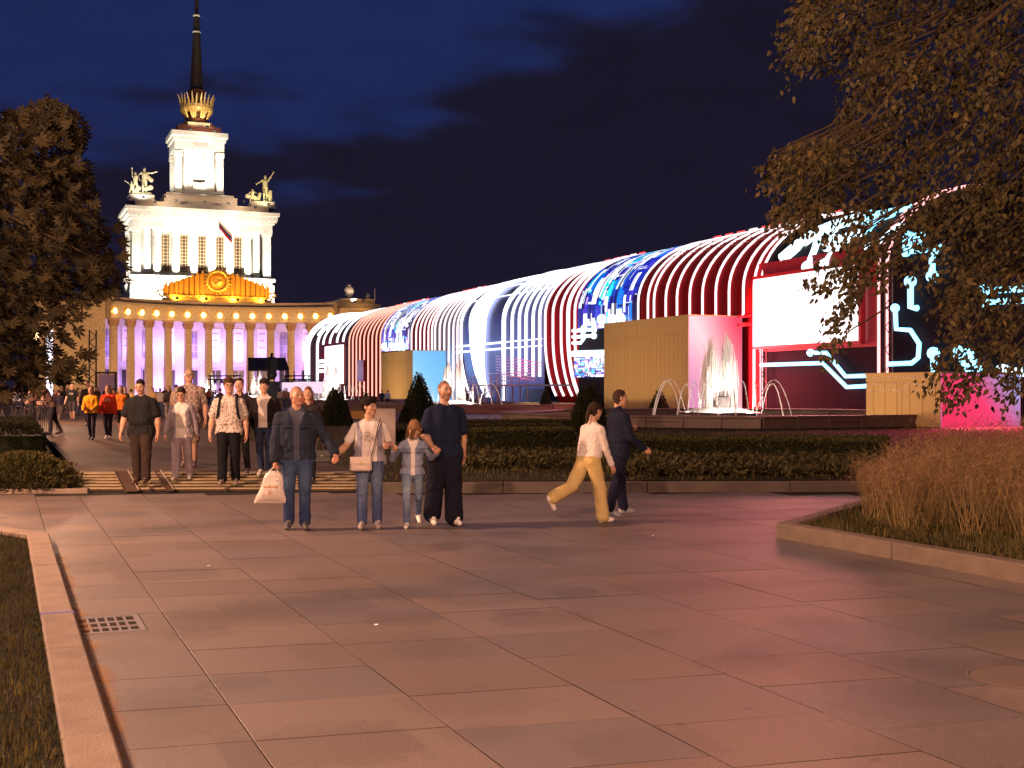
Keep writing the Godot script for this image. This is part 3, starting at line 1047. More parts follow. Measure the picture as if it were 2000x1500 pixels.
	for sd in [-1.0, 1.0]:
		var top := [Vector2(0.0, 25.9), Vector2(3.0, 25.9), Vector2(6.5, 24.9), Vector2(9.4, 23.6), Vector2(11.0, 22.6)]
		for i in 4:
			var a := Vector3(top[i].x * sd, top[i].y, 0)
			var b := Vector3(top[i + 1].x * sd, top[i + 1].y, 0)
			slab.quad(Vector3(a.x, 21.0, 0), Vector3(b.x, 21.0, 0), b, a, Vector3(0, 0, 1))
			slab.quad(a, b, b + Vector3(0, 0, -0.5), a + Vector3(0, 0, -0.5), Vector3.UP)
			slab.quad(Vector3(a.x, 21.0, -0.5), Vector3(b.x, 21.0, -0.5), b + Vector3(0, 0, -0.5), a + Vector3(0, 0, -0.5), Vector3(0, 0, -1))
	part("back_slab", slab, mat("pav_dull_gold", 0.36, 0.17, 0.035, 0.6, 0.2), crest)
	for sd in [-1.0, 1.0]:
		for k in 8:
			var x: float = sd * (3.0 + k * 1.05)
			var h := 5.0 - k * 0.36
			var f := Sh.new()
			f.tube(PackedVector3Array([Vector3(x, 21.2, 0.3), Vector3(x + sd * 0.1, 21.2 + h, 0.3)]), 0.09, 6)
			var pts := PackedVector2Array()
			for i in 7:
				pts.push_back(Vector2(i * 0.13, 0.16 * sin(i * 1.9 + k)))
			for i in 6:
				var a := Vector3(x - 0.2 * sd + sd * pts[i].x, 0, 0.35 + pts[i].y)
				var b := Vector3(x - 0.2 * sd + sd * pts[i + 1].x, 0, 0.35 + pts[i + 1].y)
				var ya := 21.2 + h - 0.25 * i * 0.3
				f.quad(a + Vector3(0, 21.4, 0), b + Vector3(0, 21.4, 0), b + Vector3(0, ya - 0.05, 0), a + Vector3(0, ya, 0), Vector3(0, 0, 1))
			f.ball(Vector3(x + sd * 0.1, 21.3 + h, 0.3), Vector3(0.13, 0.3, 0.13), 8, 5)
			part("banner_relief", f, gold, crest)
	var med := Sh.new()
	var ringp := PackedVector3Array()
	for i in 33:
		var a := TAU * i / 32.0
		ringp.push_back(Vector3(cos(a) * 2.1, 24.4 + sin(a) * 2.1, 0.5))
	med.tube(ringp, 0.34, 8, false)
	for i in 22:
		var a := TAU * i / 22.0
		med.tube(PackedVector3Array([Vector3(cos(a) * 2.2, 24.4 + sin(a) * 2.2, 0.5), Vector3(cos(a + 0.1) * 2.95, 24.4 + sin(a + 0.1) * 2.95, 0.55)]), [0.2, 0.05], 5)
	part("wreath", med, gold, crest)
	var shield := Sh.new()
	shield.ball(Vector3(0, 24.4, 0.25), Vector3(1.8, 1.8, 0.45), 24, 12)
	shield.tube(PackedVector3Array([Vector3(-1.1, 24.0, 0.62), Vector3(-0.4, 23.7, 0.75), Vector3(0.4, 24.3, 0.78), Vector3(1.1, 24.2, 0.62)]), [0.12, 0.22, 0.22, 0.1], 6)
	shield.tube(PackedVector3Array([Vector3(-0.6, 25.2, 0.64), Vector3(0.1, 25.35, 0.7), Vector3(0.7, 25.0, 0.64)]), 0.16, 6)
	part("shield_relief", shield, gold, crest)
	for sd in [-1.0, 1.0]:
		var vol := Sh.new()
		var pv := PackedVector3Array()
		for i in 20:
			var a := i * 0.42
			pv.push_back(Vector3(sd * (11.4 + (1.0 - i * 0.045) * cos(a)), 21.4 + (1.0 - i * 0.045) * sin(a), 0.3))
		vol.tube(pv, 0.18, 6)
		part("scroll", vol, gold, crest)
	# --- lit urns on the right parapet, an aerial
	for e in [[27.0, 21.0, 33.0, 0.95], [31.2, 21.0, 33.0, 0.45]]:
		var q := Sh.new()
		var k: float = e[3]
		q.lathe(PackedVector2Array([Vector2(0.8, 0), Vector2(0.8, 0.2), Vector2(0.35, 0.4), Vector2(0.35, 0.6), Vector2(0.8, 0.9), Vector2(1.08, 1.4), Vector2(1.15, 1.9), Vector2(1.05, 2.4), Vector2(0.75, 2.85), Vector2(0.45, 3.05), Vector2(0.4, 3.3), Vector2(0.0, 3.45)]), 16)
		var t := part("urn", q, white, o, Vector3(e[0], e[1], e[2]))
		t.scale = Vector3.ONE * k
	s = Sh.new()
	s.rod(Vector3(31.9, 19.9, 36), Vector3(31.9, 23.4, 36), 0.06)
	part("aerial", s, stone, o)
	# --- the floodlights
	var cool := Color(1.0, 0.96, 0.88)
	var warm := Color(1.0, 0.75, 0.48)
	for e in [[-13.5, 120.0], [-6.5, 260.0], [0.0, 520.0], [6.5, 260.0], [13.0, 120.0]]:
		floodlight(o, Vector3(e[0], 20.0, 16.5), Vector3(e[0] * 0.9, 41.0, 8), cool, e[1] * 1.35, 42)
	for x in [-14.5, -5.0, 5.0, 14.5]:
		floodlight(o, Vector3(x, 19.4, 19.0), Vector3(x * 0.95, 25, 8.9), cool, 700.0, 55)
	floodlight(o, Vector3(-26, 20.5, 0), Vector3(-16, 40, 0), cool, 1500.0, 45)
	for x in [-6.2, 0.0, 5.2]:
		floodlight(o, Vector3(x, 44.1, 9.4), Vector3(x * 0.7, 59.5, 5), cool, 460.0 if x == 0.0 else 330.0, 45)
	floodlight(o, Vector3(-12.5, 44.2, 0), Vector3(-6, 57, 0), cool, 420.0, 45)
	floodlight(o, Vector3(-2.6, 60.9, 6.2), Vector3(-0.5, 68, 2.5), Color(1, 0.88, 0.6), 34.0, 45)
	floodlight(o, Vector3(2.6, 60.9, 6.2), Vector3(0.5, 68, 2.5), Color(1, 0.88, 0.6), 34.0, 45)
	for x in [-9.0, -3.2, 3.2, 9.0]:
		floodlight(o, Vector3(x, 20.5, 32.6), Vector3(x * 0.85, 24, 28.7), Color(1, 0.74, 0.3), 55.0, 60)
	floodlight(o, Vector3(-13.4, 44.2, 9.9), Vector3(-13.2, 48.5, 5.0), cool, 70.0, 50)
	floodlight(o, Vector3(14.2, 44.2, 9.9), Vector3(13.6, 48.5, 5.0), Color(1, 0.94, 0.7), 50.0, 50)
	floodlight(o, Vector3(27.2, 20.5, 36.6), Vector3(27, 23, 33), cool, 26.0, 50)
	for e in [[-30.0, 900.0], [-12.0, 700.0], [2.0, 700.0], [15.0, 700.0], [29.0, 900.0]]:
		floodlight(o, Vector3(e[0], 0.9, 66.0), Vector3(e[0] * 0.9, 12.0, 34), warm, e[1] * 0.85, 50)
	for x in [-9.0, 8.0]:
		floodlight(o, Vector3(x, 44.1, 12.5), Vector3(x * 0.6, 45.0, 7), Color(1, 0.86, 0.7), 60.0, 65)
	floodlight(o, Vector3(-11.0, 43.0, 10.6), Vector3(-11.0, 43.2, 8), Color(1, 0.8, 0.6), 9.0, 75)
	floodlight(o, Vector3(11.0, 43.0, 10.6), Vector3(11.0, 43.2, 8), Color(1, 0.8, 0.6), 9.0, 75)
	floodlight(o, Vector3(28.0, 20.4, 40.5), Vector3(28, 20.6, 36), Color(1, 0.75, 0.45), 12.0, 70)
	floodlight(o, Vector3(0.5, 60.9, 9.0), Vector3(-0.5, 61.6, 4), Color(1, 0.8, 0.7), 26.0, 70)
	# --- the flag over the crest
	var fl := thing("flag", "tricolour flag drooping from a thin pole before the lit upper colonnade", "flag", PAV + Vector3(0.3, 19.9, 27.2))
	s = Sh.new()
	s.rod(Vector3.ZERO, Vector3(0, 17.6, 0), 0.09, 0.05)
	part("pole", s, stone, fl)
	for st in 3:
		s = Sh.new()
		for i in 8:
			var q := []
			for g in [[i, st], [i + 1, st], [i + 1, st + 1], [i, st + 1]]:
				var a: float = g[0] / 8.0
				var b: float = g[1] / 3.0
				q.append(Vector3(0.05 + a * 2.6, 17.4 - a * 2.6 - b * (1.6 + a * 0.5), 0.25 * sin(a * 7.0 + b) * a))
			s.quad(q[0], q[1], q[2], q[3], Vector3(0, 0, 1))
		part("stripe", s, mat("flag_%d" % st, [0.7, 0.05, 0.5][st], [0.7, 0.07, 0.03][st], [0.7, 0.35, 0.03][st], 0.9), fl)

func crest_plinth() -> Sh:
	var s := Sh.new()
	s.box(-11.2, 11.2, 19.9, 20.6, -0.9, 1.5)
	s.box(-10.4, 10.4, 20.6, 21.25, -0.6, 1.1)
	for k in 14:
		s.ball(Vector3(-10.0 + k * 1.54, 20.95, 1.1), Vector3(0.3, 0.22, 0.15), 8, 5)
	return s

# ---------------------------------------------------------------- the neon tunnel to the right of the fountains
const TX := 61.0
const THALF := 9.0
const TZ := 134.0
const TSPRING := 9.3
const TRISE := 5.8

func tz_of(u: float) -> float:
	# distance along the boulevard at which the tunnel's near side shows in column u
	return (135110.0 / (u - 5.0) - 19.9) / 0.92374

func side_pt(u: float, v: float) -> Vector2:
	# (distance along, height) of a pixel on the tunnel's near side
	var d := 135110.0 / (u - 5.0)
	return Vector2((d - 19.9) / 0.92374, 1.7 + (760.0 - v) * d / F)

func profile(curved: bool, lift := 0.0, y_from := 0.0) -> PackedVector2Array:
	# cross-section from the near foot over the top to the far foot, pushed out by lift
	var p := PackedVector2Array()
	var limb := PackedVector2Array()
	for i in 13:
		var y := lerpf(0.15, TSPRING, i / 12.0)
		var x := -THALF
		if curved and y < 7.0:
			x += 3.0 * (1.0 - sqrt(maxf(0.0, 1.0 - pow((7.0 - y) / 7.4, 2.0))))
		limb.push_back(Vector2(x, y))
	for q in limb:
		p.push_back(q)
	for i in range(1, 30):
		var a := PI - PI * i / 30.0
		p.push_back(Vector2(cos(a) * THALF, TSPRING + sin(a) * TRISE))
	for i in 13:
		p.push_back(Vector2(-limb[12 - i].x, limb[12 - i].y))
	if lift != 0.0:
		var o := PackedVector2Array()
		for i in p.size():
			var t := p[mini(i + 1, p.size() - 1)] - p[maxi(i - 1, 0)]
			o.push_back(p[i] + Vector2(-t.y, t.x).normalized() * lift)
		p = o
	if y_from > 0.0:
		var k := 0
		while p[k + 1].y < y_from:
			k += 1
		p = p.slice(k)
		p[0] = Vector2(lerpf(p[0].x, p[1].x, (y_from - p[0].y) / (p[1].y - p[0].y)), y_from)
		var l := p.size() - 1
		while p[l - 1].y < y_from:
			l -= 1
		p = p.slice(0, l)
	return p

func tl(p: Vector2, z: float) -> Vector3:
	return Vector3(p.x, p.y, TZ - z)

func skin(s: Sh, z0: float, z1: float, curved: bool, lift := 0.0, y_from := 0.0, upto := 1.0, uvs := false) -> void:
	var p := profile(curved, lift, y_from)
	var n := int((p.size() - 1) * upto)
	for i in n:
		var t := p[i + 1] - p[i]
		var out := Vector3(-t.y, t.x, 0)
		if uvs:
			s.quad_uv(tl(p[i], z1), tl(p[i], z0), tl(p[i + 1], z0), tl(p[i + 1], z1), out, Rect2(0, 1.0 - (i + 1.0) / n, 1, 1.0 / n))
		else:
			s.quad(tl(p[i], z1), tl(p[i], z0), tl(p[i + 1], z0), tl(p[i + 1], z1), out)

func arch(o: Node3D, z: float, m: Material, r := 0.12, curved := false, y_from := 0.0, called := "neon_tube", lift := 0.16) -> void:
	var s := Sh.new()
	var pts := PackedVector3Array()
	for q in profile(curved, lift, y_from):
		pts.push_back(tl(q, z))
	s.tube(pts, r, 7)
	part(called, s, m, o)

func on_tube(u: float, v: float, lift := 0.3) -> Vector3:
	# where the view through a pixel meets the tunnel's skin
	var p := profile(false, lift)
	var dir := (at(u, v, 1.0) - Vector3(0, 1.7, 0))
	var t := 40.0
	while t < 400.0:
		var q := Vector3(0, 1.7, 0) + dir * t
		if Geometry2D.is_point_in_polygon(Vector2(q.x - TX, q.y), p):
			return Vector3(q.x - TX, q.y, q.z + TZ)
		t += 0.1
	return Vector3(0, -50, 0)

func neon_line(o: Node3D, pix: Array, m: Material, r: float, on_roof := false, dots := true) -> void:
	var pts := PackedVector3Array()
	for i in pix.size():
		if on_roof:
			if i > 0:
				for k in [1, 2]:
					pts.push_back(on_tube(lerpf(pix[i - 1][0], pix[i][0], k / 3.0), lerpf(pix[i - 1][1], pix[i][1], k / 3.0)))
			pts.push_back(on_tube(pix[i][0], pix[i][1]))
		else:
			var q := side_pt(pix[i][0], pix[i][1])
			pts.push_back(Vector3(-THALF - 0.32, q.y, TZ - q.x))
	for p in pts:
		if p.y < -10.0:
			return
	var s := Sh.new()
	s.tube(pts, r, 7)
	if dots:
		s.ball(pts[0], Vector3.ONE * r * 1.9, 10, 6)
	part("neon_tube", s, m, o)

func led_print(w: int, h: int, sd: int, pale: float) -> ImageTexture:
	# a moving-picture wall caught at one moment: streaks and blocks of light
	var im := Image.create(w, h, false, Image.FORMAT_RGB8)
	var g := RandomNumberGenerator.new()
	g.seed = sd
	im.fill(Color(0.10, 0.16, 0.62))
	var cols := [Color(0.15, 0.85, 1.0), Color(0.9, 0.95, 1.0), Color(1, 1, 1), Color(0.25, 0.2, 0.75), Color(0.05, 0.45, 0.9), Color(0.05, 0.04, 0.28), Color(0.75, 0.6, 1.0)]
	for i in 260:
		var c: Color = cols[g.randi() % cols.size()]
		if g.randf() < pale:
			c = Color(0.95, 0.97, 1.0)
		var bw := g.randi_range(2, w / 9)
		var bh := g.randi_range(4, h / 5)
		if g.randf() < 0.25:
			bw = g.randi_range(w / 8, w / 3); bh = g.randi_range(2, 5)
		im.fill_rect(Rect2i(g.randi_range(0, w - 4), g.randi_range(0, h - 4), bw, bh), c)
	for i in 70:
		im.fill_rect(Rect2i(g.randi_range(0, w - 4), g.randi_range(0, h - 4), g.randi_range(1, 4), g.randi_range(h / 8, h / 3)), Color(0.04, 0.03, 0.2))
	return ImageTexture.create_from_image(im)

func screen_mat(key: String, t: Texture2D, e: float) -> StandardMaterial3D:
	var m := mat(key, 0.02, 0.02, 0.02, 0.4)
	m.emission_enabled = true
	m.emission_operator = BaseMaterial3D.EMISSION_OP_MULTIPLY
	m.emission = Color.WHITE
	m.emission_texture = t
	m.emission_energy_multiplier = e
	return m

func tunnel() -> void:
	var o := thing("light_tunnel", "long vaulted tunnel of neon hoops, red and blue skins and bright screens", "light tunnel", Vector3(TX, 0, -TZ))
	var white := glow("neon_white", 1.0, 0.80, 0.82, 1.6)
	var pink := glow("neon_pink", 1.0, 0.42, 0.42, 2.0)
	var coolw := glow("neon_cool", 0.86, 0.90, 1.0, 2.1)
	var peach := glow("neon_peach", 1.0, 0.46, 0.34, 1.5)
	var cyan := glow("neon_cyan", 0.22, 0.72, 1.0, 3.0)
	var cyanw := glow("neon_ice", 0.62, 0.90, 1.0, 2.4)
	var redl := glow("neon_red", 1.0, 0.05, 0.06, 1.4)
	var red := mat("tunnel_red", 0.34, 0.005, 0.010, 0.85)
	var dred := mat("tunnel_dark_red", 0.12, 0.004, 0.008, 0.8)
	var dark := mat("tunnel_dark", 0.012, 0.006, 0.010, 0.75)
	var blue := mat("tunnel_blue", 0.11, 0.13, 0.36, 0.6)
	var grey := mat("tunnel_grey", 0.22, 0.19, 0.25, 0.6)
	var steel := mat("tunnel_steel", 0.25, 0.12, 0.13, 0.5, 0.5)
	# ---- skins, section by section from the near end
	var sec := [
		[44.7, tz_of(1730), false, dark, 0.0], [tz_of(1730), tz_of(1484), false, dark, 0.0],
		[tz_of(1484), tz_of(1248), false, red, 7.3], [tz_of(1484), tz_of(1252), false, dred, 0.0],
		[tz_of(1252), tz_of(1130), false, dark, 0.0], [tz_of(1130), tz_of(1064), true, red, 0.0],
		[tz_of(1064), tz_of(987), false, blue, 0.0], [tz_of(987), tz_of(905), true, blue, 0.0],
		[tz_of(905), tz_of(846), false, grey, 0.0], [tz_of(846), tz_of(803), true, red, 0.0],
		[tz_of(803), tz_of(746), false, dark, 0.0], [tz_of(746), tz_of(684), false, red, 0.0],
		[tz_of(684), 223.5, false, dred, 0.0]]
	for i in sec.size():
		var e = sec[i]
		var s := Sh.new()
		if i == 3:
			skin(s, e[0] + 0.02, e[1] - 0.02, false, -0.6, 0.0)
		else:
			skin(s, e[0] + 0.02, e[1] - 0.02, e[2], 0.0, e[4])
		part("skin", s, e[3], o)
	# ---- hoops
	for u in [1250, 1269, 1281, 1304, 1326, 1351, 1376, 1402, 1428, 1456]:
		arch(o, tz_of(u), white, 0.10, false, 7.25)
	for u in [1477.0, 1491.0]:
		arch(o, tz_of(u), white, 0.10, false, 0.4)
	for u in [1721.0, 1737.0]:
		arch(o, tz_of(u), pink, 0.10, false, 0.4)
	for u in [1068, 1083, 1099, 1113, 1126]:
		arch(o, tz_of(u), white, 0.13 if u != 1113 else 0.2, true, 1.0)
	arch(o, tz_of(987), coolw, 0.26, false, 0.4)
	for u in [1003, 1017, 1030, 1044, 1057]:
		arch(o, tz_of(u), coolw, 0.16, false, 3.0)
	arch(o, tz_of(903), coolw, 0.16, true, 0.5)
	for u in [852, 861, 870, 879, 888, 896]:
		arch(o, tz_of(u), white, 0.12, false, 1.5)
	for u in [806, 815, 823, 831, 839, 846]:
		arch(o, tz_of(u), white, 0.12, true, 1.0)
	for u in [684, 691, 698, 705, 713, 721, 729, 737, 745]:
		arch(o, tz_of(u), peach, 0.12, false, 0.6)
	arch(o, 222.6, coolw, 0.75, false, 0.4)
	arch(o, tz_of(622), coolw, 0.28, false, 0.4)
	for u in [633, 646, 660, 672]:
		arch(o, tz_of(u), coolw, 0.2, false, 9.5)
	# the broad crescent of light in the middle
	var cs := Sh.new()
	var pp := profile(true, 0.35, 0.7)
	var zc := tz_of(938)
	var n := pp.size() - 1
	for i in n:
		var w0 := 0.45 + 2.6 * pow(sin(PI * clampf(i / (n * 0.62), 0.0, 1.0)), 0.9)
		var w1 := 0.45 + 2.6 * pow(sin(PI * clampf((i + 1) / (n * 0.62), 0.0, 1.0)), 0.9)
		var t := pp[i + 1] - pp[i]
		cs.quad(tl(pp[i], zc + w0), tl(pp[i], zc - w0), tl(pp[i + 1], zc - w1), tl(pp[i + 1], zc + w1), Vector3(-t.y, t.x, 0))
	part("neon_crescent", cs, glow("neon_crescent", 0.92, 0.94, 1.0, 3.0), o)
	# pairs of rails along the blue bays
	for y in [6.25, 6.95]:
		for e in [[895, 984, 0.11], [990, 1062, 0.05]]:
			var s := Sh.new()
			s.rod(Vector3(-THALF - 0.2, y, TZ - tz_of(e[0])), Vector3(-THALF - 0.2, y, TZ - tz_of(e[1])), e[2])
			part("neon_rail", s, coolw, o)
	for k in 3:
		var s := Sh.new()
		var a := PI - 0.55 - k * 0.3
		var p := Vector2(cos(a) * (THALF + 0.15), TSPRING + sin(a) * (TRISE + 0.15))
		s.rod(tl(p, tz_of(905)), tl(p, tz_of(1064)), 0.06)
		part("neon_rail", s, coolw, o)
	# lattice girders over the red bays
	for k in 4:
		var a := PI - 0.75 - k * 0.28
		var p := Vector2(cos(a) * (THALF + 0.12), TSPRING + sin(a) * (TRISE + 0.12))
		var q := Vector2(cos(a - 0.1) * (THALF + 0.12), TSPRING + sin(a - 0.1) * (TRISE + 0.12))
		var s := Sh.new()
		s.rod(tl(p, tz_of(1260)), tl(p, tz_of(1482)), 0.05, -1, 5)
		s.rod(tl(q, tz_of(1260)), tl(q, tz_of(1482)), 0.05, -1, 5)
		var z := tz_of(1482)
		var flip := false
		while z < tz_of(1262):
			s.rod(tl(q if flip else p, z), tl(p if flip else q, z + 1.0), 0.035, -1, 4)
			flip = not flip
			z += 1.0
		part("girder", s, mat("girder_red", 0.7, 0.2, 0.2, 0.5), o)
	var bm := Sh.new()
	for y in [6.6, 7.25]:
		bm.rod(Vector3(-THALF - 0.12, y, TZ - tz_of(1255)), Vector3(-THALF - 0.12, y, TZ - tz_of(1484)), 0.13)
	part("beam", bm, red, o)
	# dashes of red light along the ridge
	for e in [[1255, 1482], [1066, 1128], [806, 845], [686, 744]]:
		var z := tz_of(e[1])
		var i := 0
		while z < tz_of(e[0]):
			var s := Sh.new()
			var a := PI * 0.5 + 0.16
			var p := Vector2(cos(a) * (THALF + 0.4), TSPRING + sin(a) * (TRISE + 0.4))
			s.rod(tl(p, z), tl(p, z + 1.1), 0.09)
			part("neon_dash", s, redl if i % 5 != 1 else white, o)
			z += 1.9
			i += 1
	# ---- screens
	var near := Sh.new()
	var a0 := side_pt(1487, 677)
	var a1 := side_pt(1692, 517)
	near.obox(Vector3(-THALF - 0.45, (a0.y + a1.y) * 0.5, TZ - (a0.x + a1.x) * 0.5), Vector3(0.3, a1.y - a0.y, a0.x - a1.x))
	var sc := part("led_screen", near, glow("led_white", 1.0, 0.97, 0.98, 1.7), o)
	var fr := Sh.new()
	var fx := -THALF - 0.42
	var zA := TZ - a0.x
	var zB := TZ - a1.x
	fr.box(fx - 0.2, fx + 0.2, a1.y, a1.y + 0.22, zA - 0.2, zB + 0.2)
	fr.box(fx - 0.2, fx + 0.2, a0.y - 0.22, a0.y, zA - 0.2, zB + 0.2)
	fr.box(fx - 0.2, fx + 0.2, a0.y, a1.y, zB + 0.003, zB + 0.25)
	part("frame", fr, mat("screen_frame_red", 0.4, 0.01, 0.015, 0.5), sc)
	var back := Sh.new()
	back.box(-THALF - 0.06, -THALF - 0.02, a0.y - 0.4, a1.y + 1.2, TZ - tz_of(1484), TZ - tz_of(1715))
	part("screen_backing", back, mat("backing_red", 0.42, 0.012, 0.03, 0.5), o)
	var al := AreaLight3D.new()
	al.name = "screen_light"
	al.area_size = Vector2(a0.x - a1.x, a1.y - a0.y)
	al.light_color = Color(1.0, 0.5, 0.48)
	al.light_energy = 600.0
	al.area_range = 120.0
	al.shadow_enabled = true
	sc.add_child(al)
	al.transform = Transform3D(Basis.looking_at(Vector3(-1, 0, 0), Vector3.UP), Vector3(-THALF - 0.75, (a0.y + a1.y) * 0.5, TZ - (a0.x + a1.x) * 0.5))
	var far := Sh.new()
	a0 = side_pt(641, 750)
	a1 = side_pt(675, 673)
	far.obox(Vector3(-THALF - 0.45, (a0.y + a1.y) * 0.5, TZ - (a0.x + a1.x) * 0.5), Vector3(0.3, a1.y - a0.y, a0.x - a1.x))
	part("led_screen", far, mats["led_white"], o)
	var roof := Sh.new()
	skin(roof, tz_of(1249) + 0.2, tz_of(1131) - 0.2, false, 0.2, 7.4, 0.62, true)
	part("roof_screen", roof, screen_mat("roof_screen_near", led_print(256, 384, 5, 0.2), 1.5), o)
	roof = Sh.new()
	skin(roof, tz_of(803) + 0.2, tz_of(747) - 0.2, false, 0.2, 7.2, 0.62, true)
	part("roof_screen", roof, screen_mat("roof_screen_far", led_print(256, 384, 9, 0.55), 1.5), o)
	var low := Sh.new()
	a0 = side_pt(1126, 737)
	a1 = side_pt(1240, 694)
	low.quad_uv(Vector3(-THALF - 0.25, a0.y, TZ - a0.x), Vector3(-THALF - 0.25, a0.y, TZ - a1.x), Vector3(-THALF - 0.25, 4.9, TZ - a1.x), Vector3(-THALF - 0.25, 4.9, TZ - a0.x), Vector3(-1, 0, 0))
	part("led_screen", low, screen_mat("low_screen", led_print(256, 128, 21, 0.3), 1.5), o)
	# ---- neon drawings
	neon_line(o, [[1125, 691], [1240, 688]], cyanw, 0.3, false, false)
	for e in [[640, 0], [652, 6], [664, 12]]:
		neon_line(o, [[1166, e[0] - 8], [1150, e[0] - 8], [1140, e[0] + 6], [1125, e[0] + 6]], cyanw, 0.16)
	for u in [1182, 1202, 1221]:
		neon_line(o, [[u, 624], [u, 640]], cyanw, 0.26)
	for u in [756, 776, 784, 792]:
		neon_line(o, [[u, 677], [u, 683]], cyanw, 0.3)
	neon_line(o, [[1591, 689], [1622, 689], [1660, 735], [1700, 734]], cyan, 0.14)
	neon_line(o, [[1494, 713], [1615, 709], [1662, 756], [1700, 754]], cyan, 0.14, false, false)
	neon_line(o, [[1757, 602], [1759, 643], [1787, 645], [1804, 671], [1802, 699], [1790, 709], [1745, 711]], cyan, 0.15)
	neon_line(o, [[1787, 550], [1787, 600], [1800, 602]], cyan, 0.2)
	neon_line(o, [[1832, 690], [1833, 740]], cyan, 0.2)
	neon_line(o, [[1879, 687], [1912, 740]], cyan, 0.2)
	neon_line(o, [[1899, 689], [1938, 740]], cyan, 0.2)
	neon_line(o, [[1968, 728], [2080, 724]], cyanw, 0.26)
	neon_line(o, [[1830, 540], [1830, 500], [1846, 480]], cyan, 0.2)
	for e in [[1930, 568, 2060], [1935, 590, 2060]]:
		neon_line(o, [[e[0], e[1]], [e[2], e[1] - 6]], cyan, 0.18)
	for e in [[1775, 461, 1804, 458], [1773, 475, 1800, 473], [1769, 491, 1814, 487]]:
		neon_line(o, [[e[0], e[1]], [e[2], e[3]]], cyan, 0.18, true)
	# strokes of white and blue light on the roof by the near screen
	neon_line(o, [[1528, 505], [1560, 478], [1600, 452], [1640, 436], [1688, 424]], cyanw, 0.4, true, false)
	neon_line(o, [[1578, 522], [1592, 486], [1600, 457]], cyanw, 0.24, true)
	neon_line(o, [[1616, 478], [1624, 458], [1632, 444]], cyanw, 0.26, true)
	neon_line(o, [[1636, 476], [1662, 460], [1690, 448]], cyanw, 0.34, true)
	neon_line(o, [[1611, 515], [1622, 498], [1650, 478]], cyanw, 0.2, true)
	neon_line(o, [[1702, 484], [1735, 460], [1765, 438]], cyanw, 0.24, true)
	neon_line(o, [[1692, 445], [1720, 425], [1745, 416]], cyan, 0.24, true)
	neon_line(o, [[1700, 420], [1740, 412], [1780, 404]], cyan, 0.2, true)
	# far end: the mirrored drawings
	for e in [[622, 655, 634, 640], [640, 645, 652, 628], [655, 648, 668, 628], [626, 715, 640, 714], [626, 725, 640, 724], [626, 706, 640, 705]]:
		neon_line(o, [[e[0], e[1]], [e[2], e[3]]], coolw, 0.3, e[1] < 660, false)
	# lattice columns beside the near hoops
	for u in [1744.0, 1499.0]:
		var s := Sh.new()
		var z := TZ - tz_of(u)
		var top := 9.5 if u > 1700.0 else 4.6
		for dz in [-0.35, 0.35]:
			s.rod(Vector3(-THALF - 0.3, 0, z + dz), Vector3(-THALF - 0.3, top, z + dz), 0.05, -1, 5)
		for k in int(top / 0.7):
			var e := 0.35 if k % 2 == 0 else -0.35
			s.rod(Vector3(-THALF - 0.3, k * 0.7, z - e), Vector3(-THALF - 0.3, k * 0.7 + 0.7, z + e), 0.035, -1, 4)
		part("lattice_column", s, steel, o)
	# red door at the far red bays
	var ds := Sh.new()
	var d0 := side_pt(703, 745)
	var d1 := side_pt(716, 703)
	ds.obox(Vector3(-THALF - 0.3, (d0.y + d1.y) * 0.5, TZ - (d0.x + d1.x) * 0.5), Vector3(0.4, d1.y - d0.y, d0.x - d1.x))
	part("door", ds, mat("tunnel_door", 0.35, 0.01, 0.015, 0.5), o)
	# lamps that stand for the hoops' own light on the ground and gardens
	for e in [[1610.0, Color(1, 0.5, 0.55), 40.0], [1095.0, Color(1, 0.4, 0.5), 120.0], [1020.0, Color(0.75, 0.78, 1), 150.0], [930.0, Color(0.8, 0.85, 1), 220.0], [640.0, Color(1, 0.85, 0.95), 220.0]]:
		lamp_at("hoop_light", Vector3(-THALF - 6.0, 5.0, TZ - tz_of(e[0])), e[1], e[2] * 0.16, 1.0, o)
	# deck and stairs into the middle of the tunnel
	var st := thing("entrance_deck", "steel entrance deck with railed stairs lit pink under the tunnel's middle", "stairs", Vector3(TX - THALF - 3.4, 0, -tz_of(1075)))
	var pk := mat("deck_steel", 0.42, 0.25, 0.30, 0.5, 0.3)  # steel coloured pinkish to stand for the pink light on it
	var s := Sh.new()
	s.box(-2.2, 2.6, 2.0, 2.16, -7, 7)
	part("platform", s, pk, st)
	for k in 8:
		var q := Sh.new()
		q.rod(Vector3(-2.0, 0, -6.6 + k * 1.9), Vector3(-2.0, 2.0, -6.6 + k * 1.9), 0.07, -1, 6)
		q.rod(Vector3(-2.1, 2.16, -6.6 + k * 1.9), Vector3(-2.1, 3.3, -6.6 + k * 1.9), 0.04, -1, 6)
		part("post", q, pk, st)
	for y in [2.55, 2.9, 3.3]:
		var q := Sh.new()
		q.rod(Vector3(-2.1, y, -6.7), Vector3(-2.1, y, 6.7), 0.04, -1, 6)
		part("rail", q, pk, st)
	for k in 9:
		var q := Sh.new()
		var z := -7.3 - k * 0.72
		q.box(-2.2, 1.0, 1.8 - k * 0.21, 1.86 - k * 0.21, z - 0.34, z + 0.34)
		part("stair_tread", q, pk, st)
	for x in [-2.2, 1.0]:
		for y in [0.0, 0.55, 1.1]:
			var q := Sh.new()
			q.rod(Vector3(x, 2.1 + y, -7.0), Vector3(x, 0.1 + y, -13.8), 0.05, -1, 6)
			part("hand_rail", q, pk, st)
		for k in 5:
			var q := Sh.new()
			q.rod(Vector3(x, 0, -7.2 - k * 1.6), Vector3(x, 3.1 - k * 0.48, -7.2 - k * 1.6), 0.05, -1, 6)
			part("post", q, pk, st)
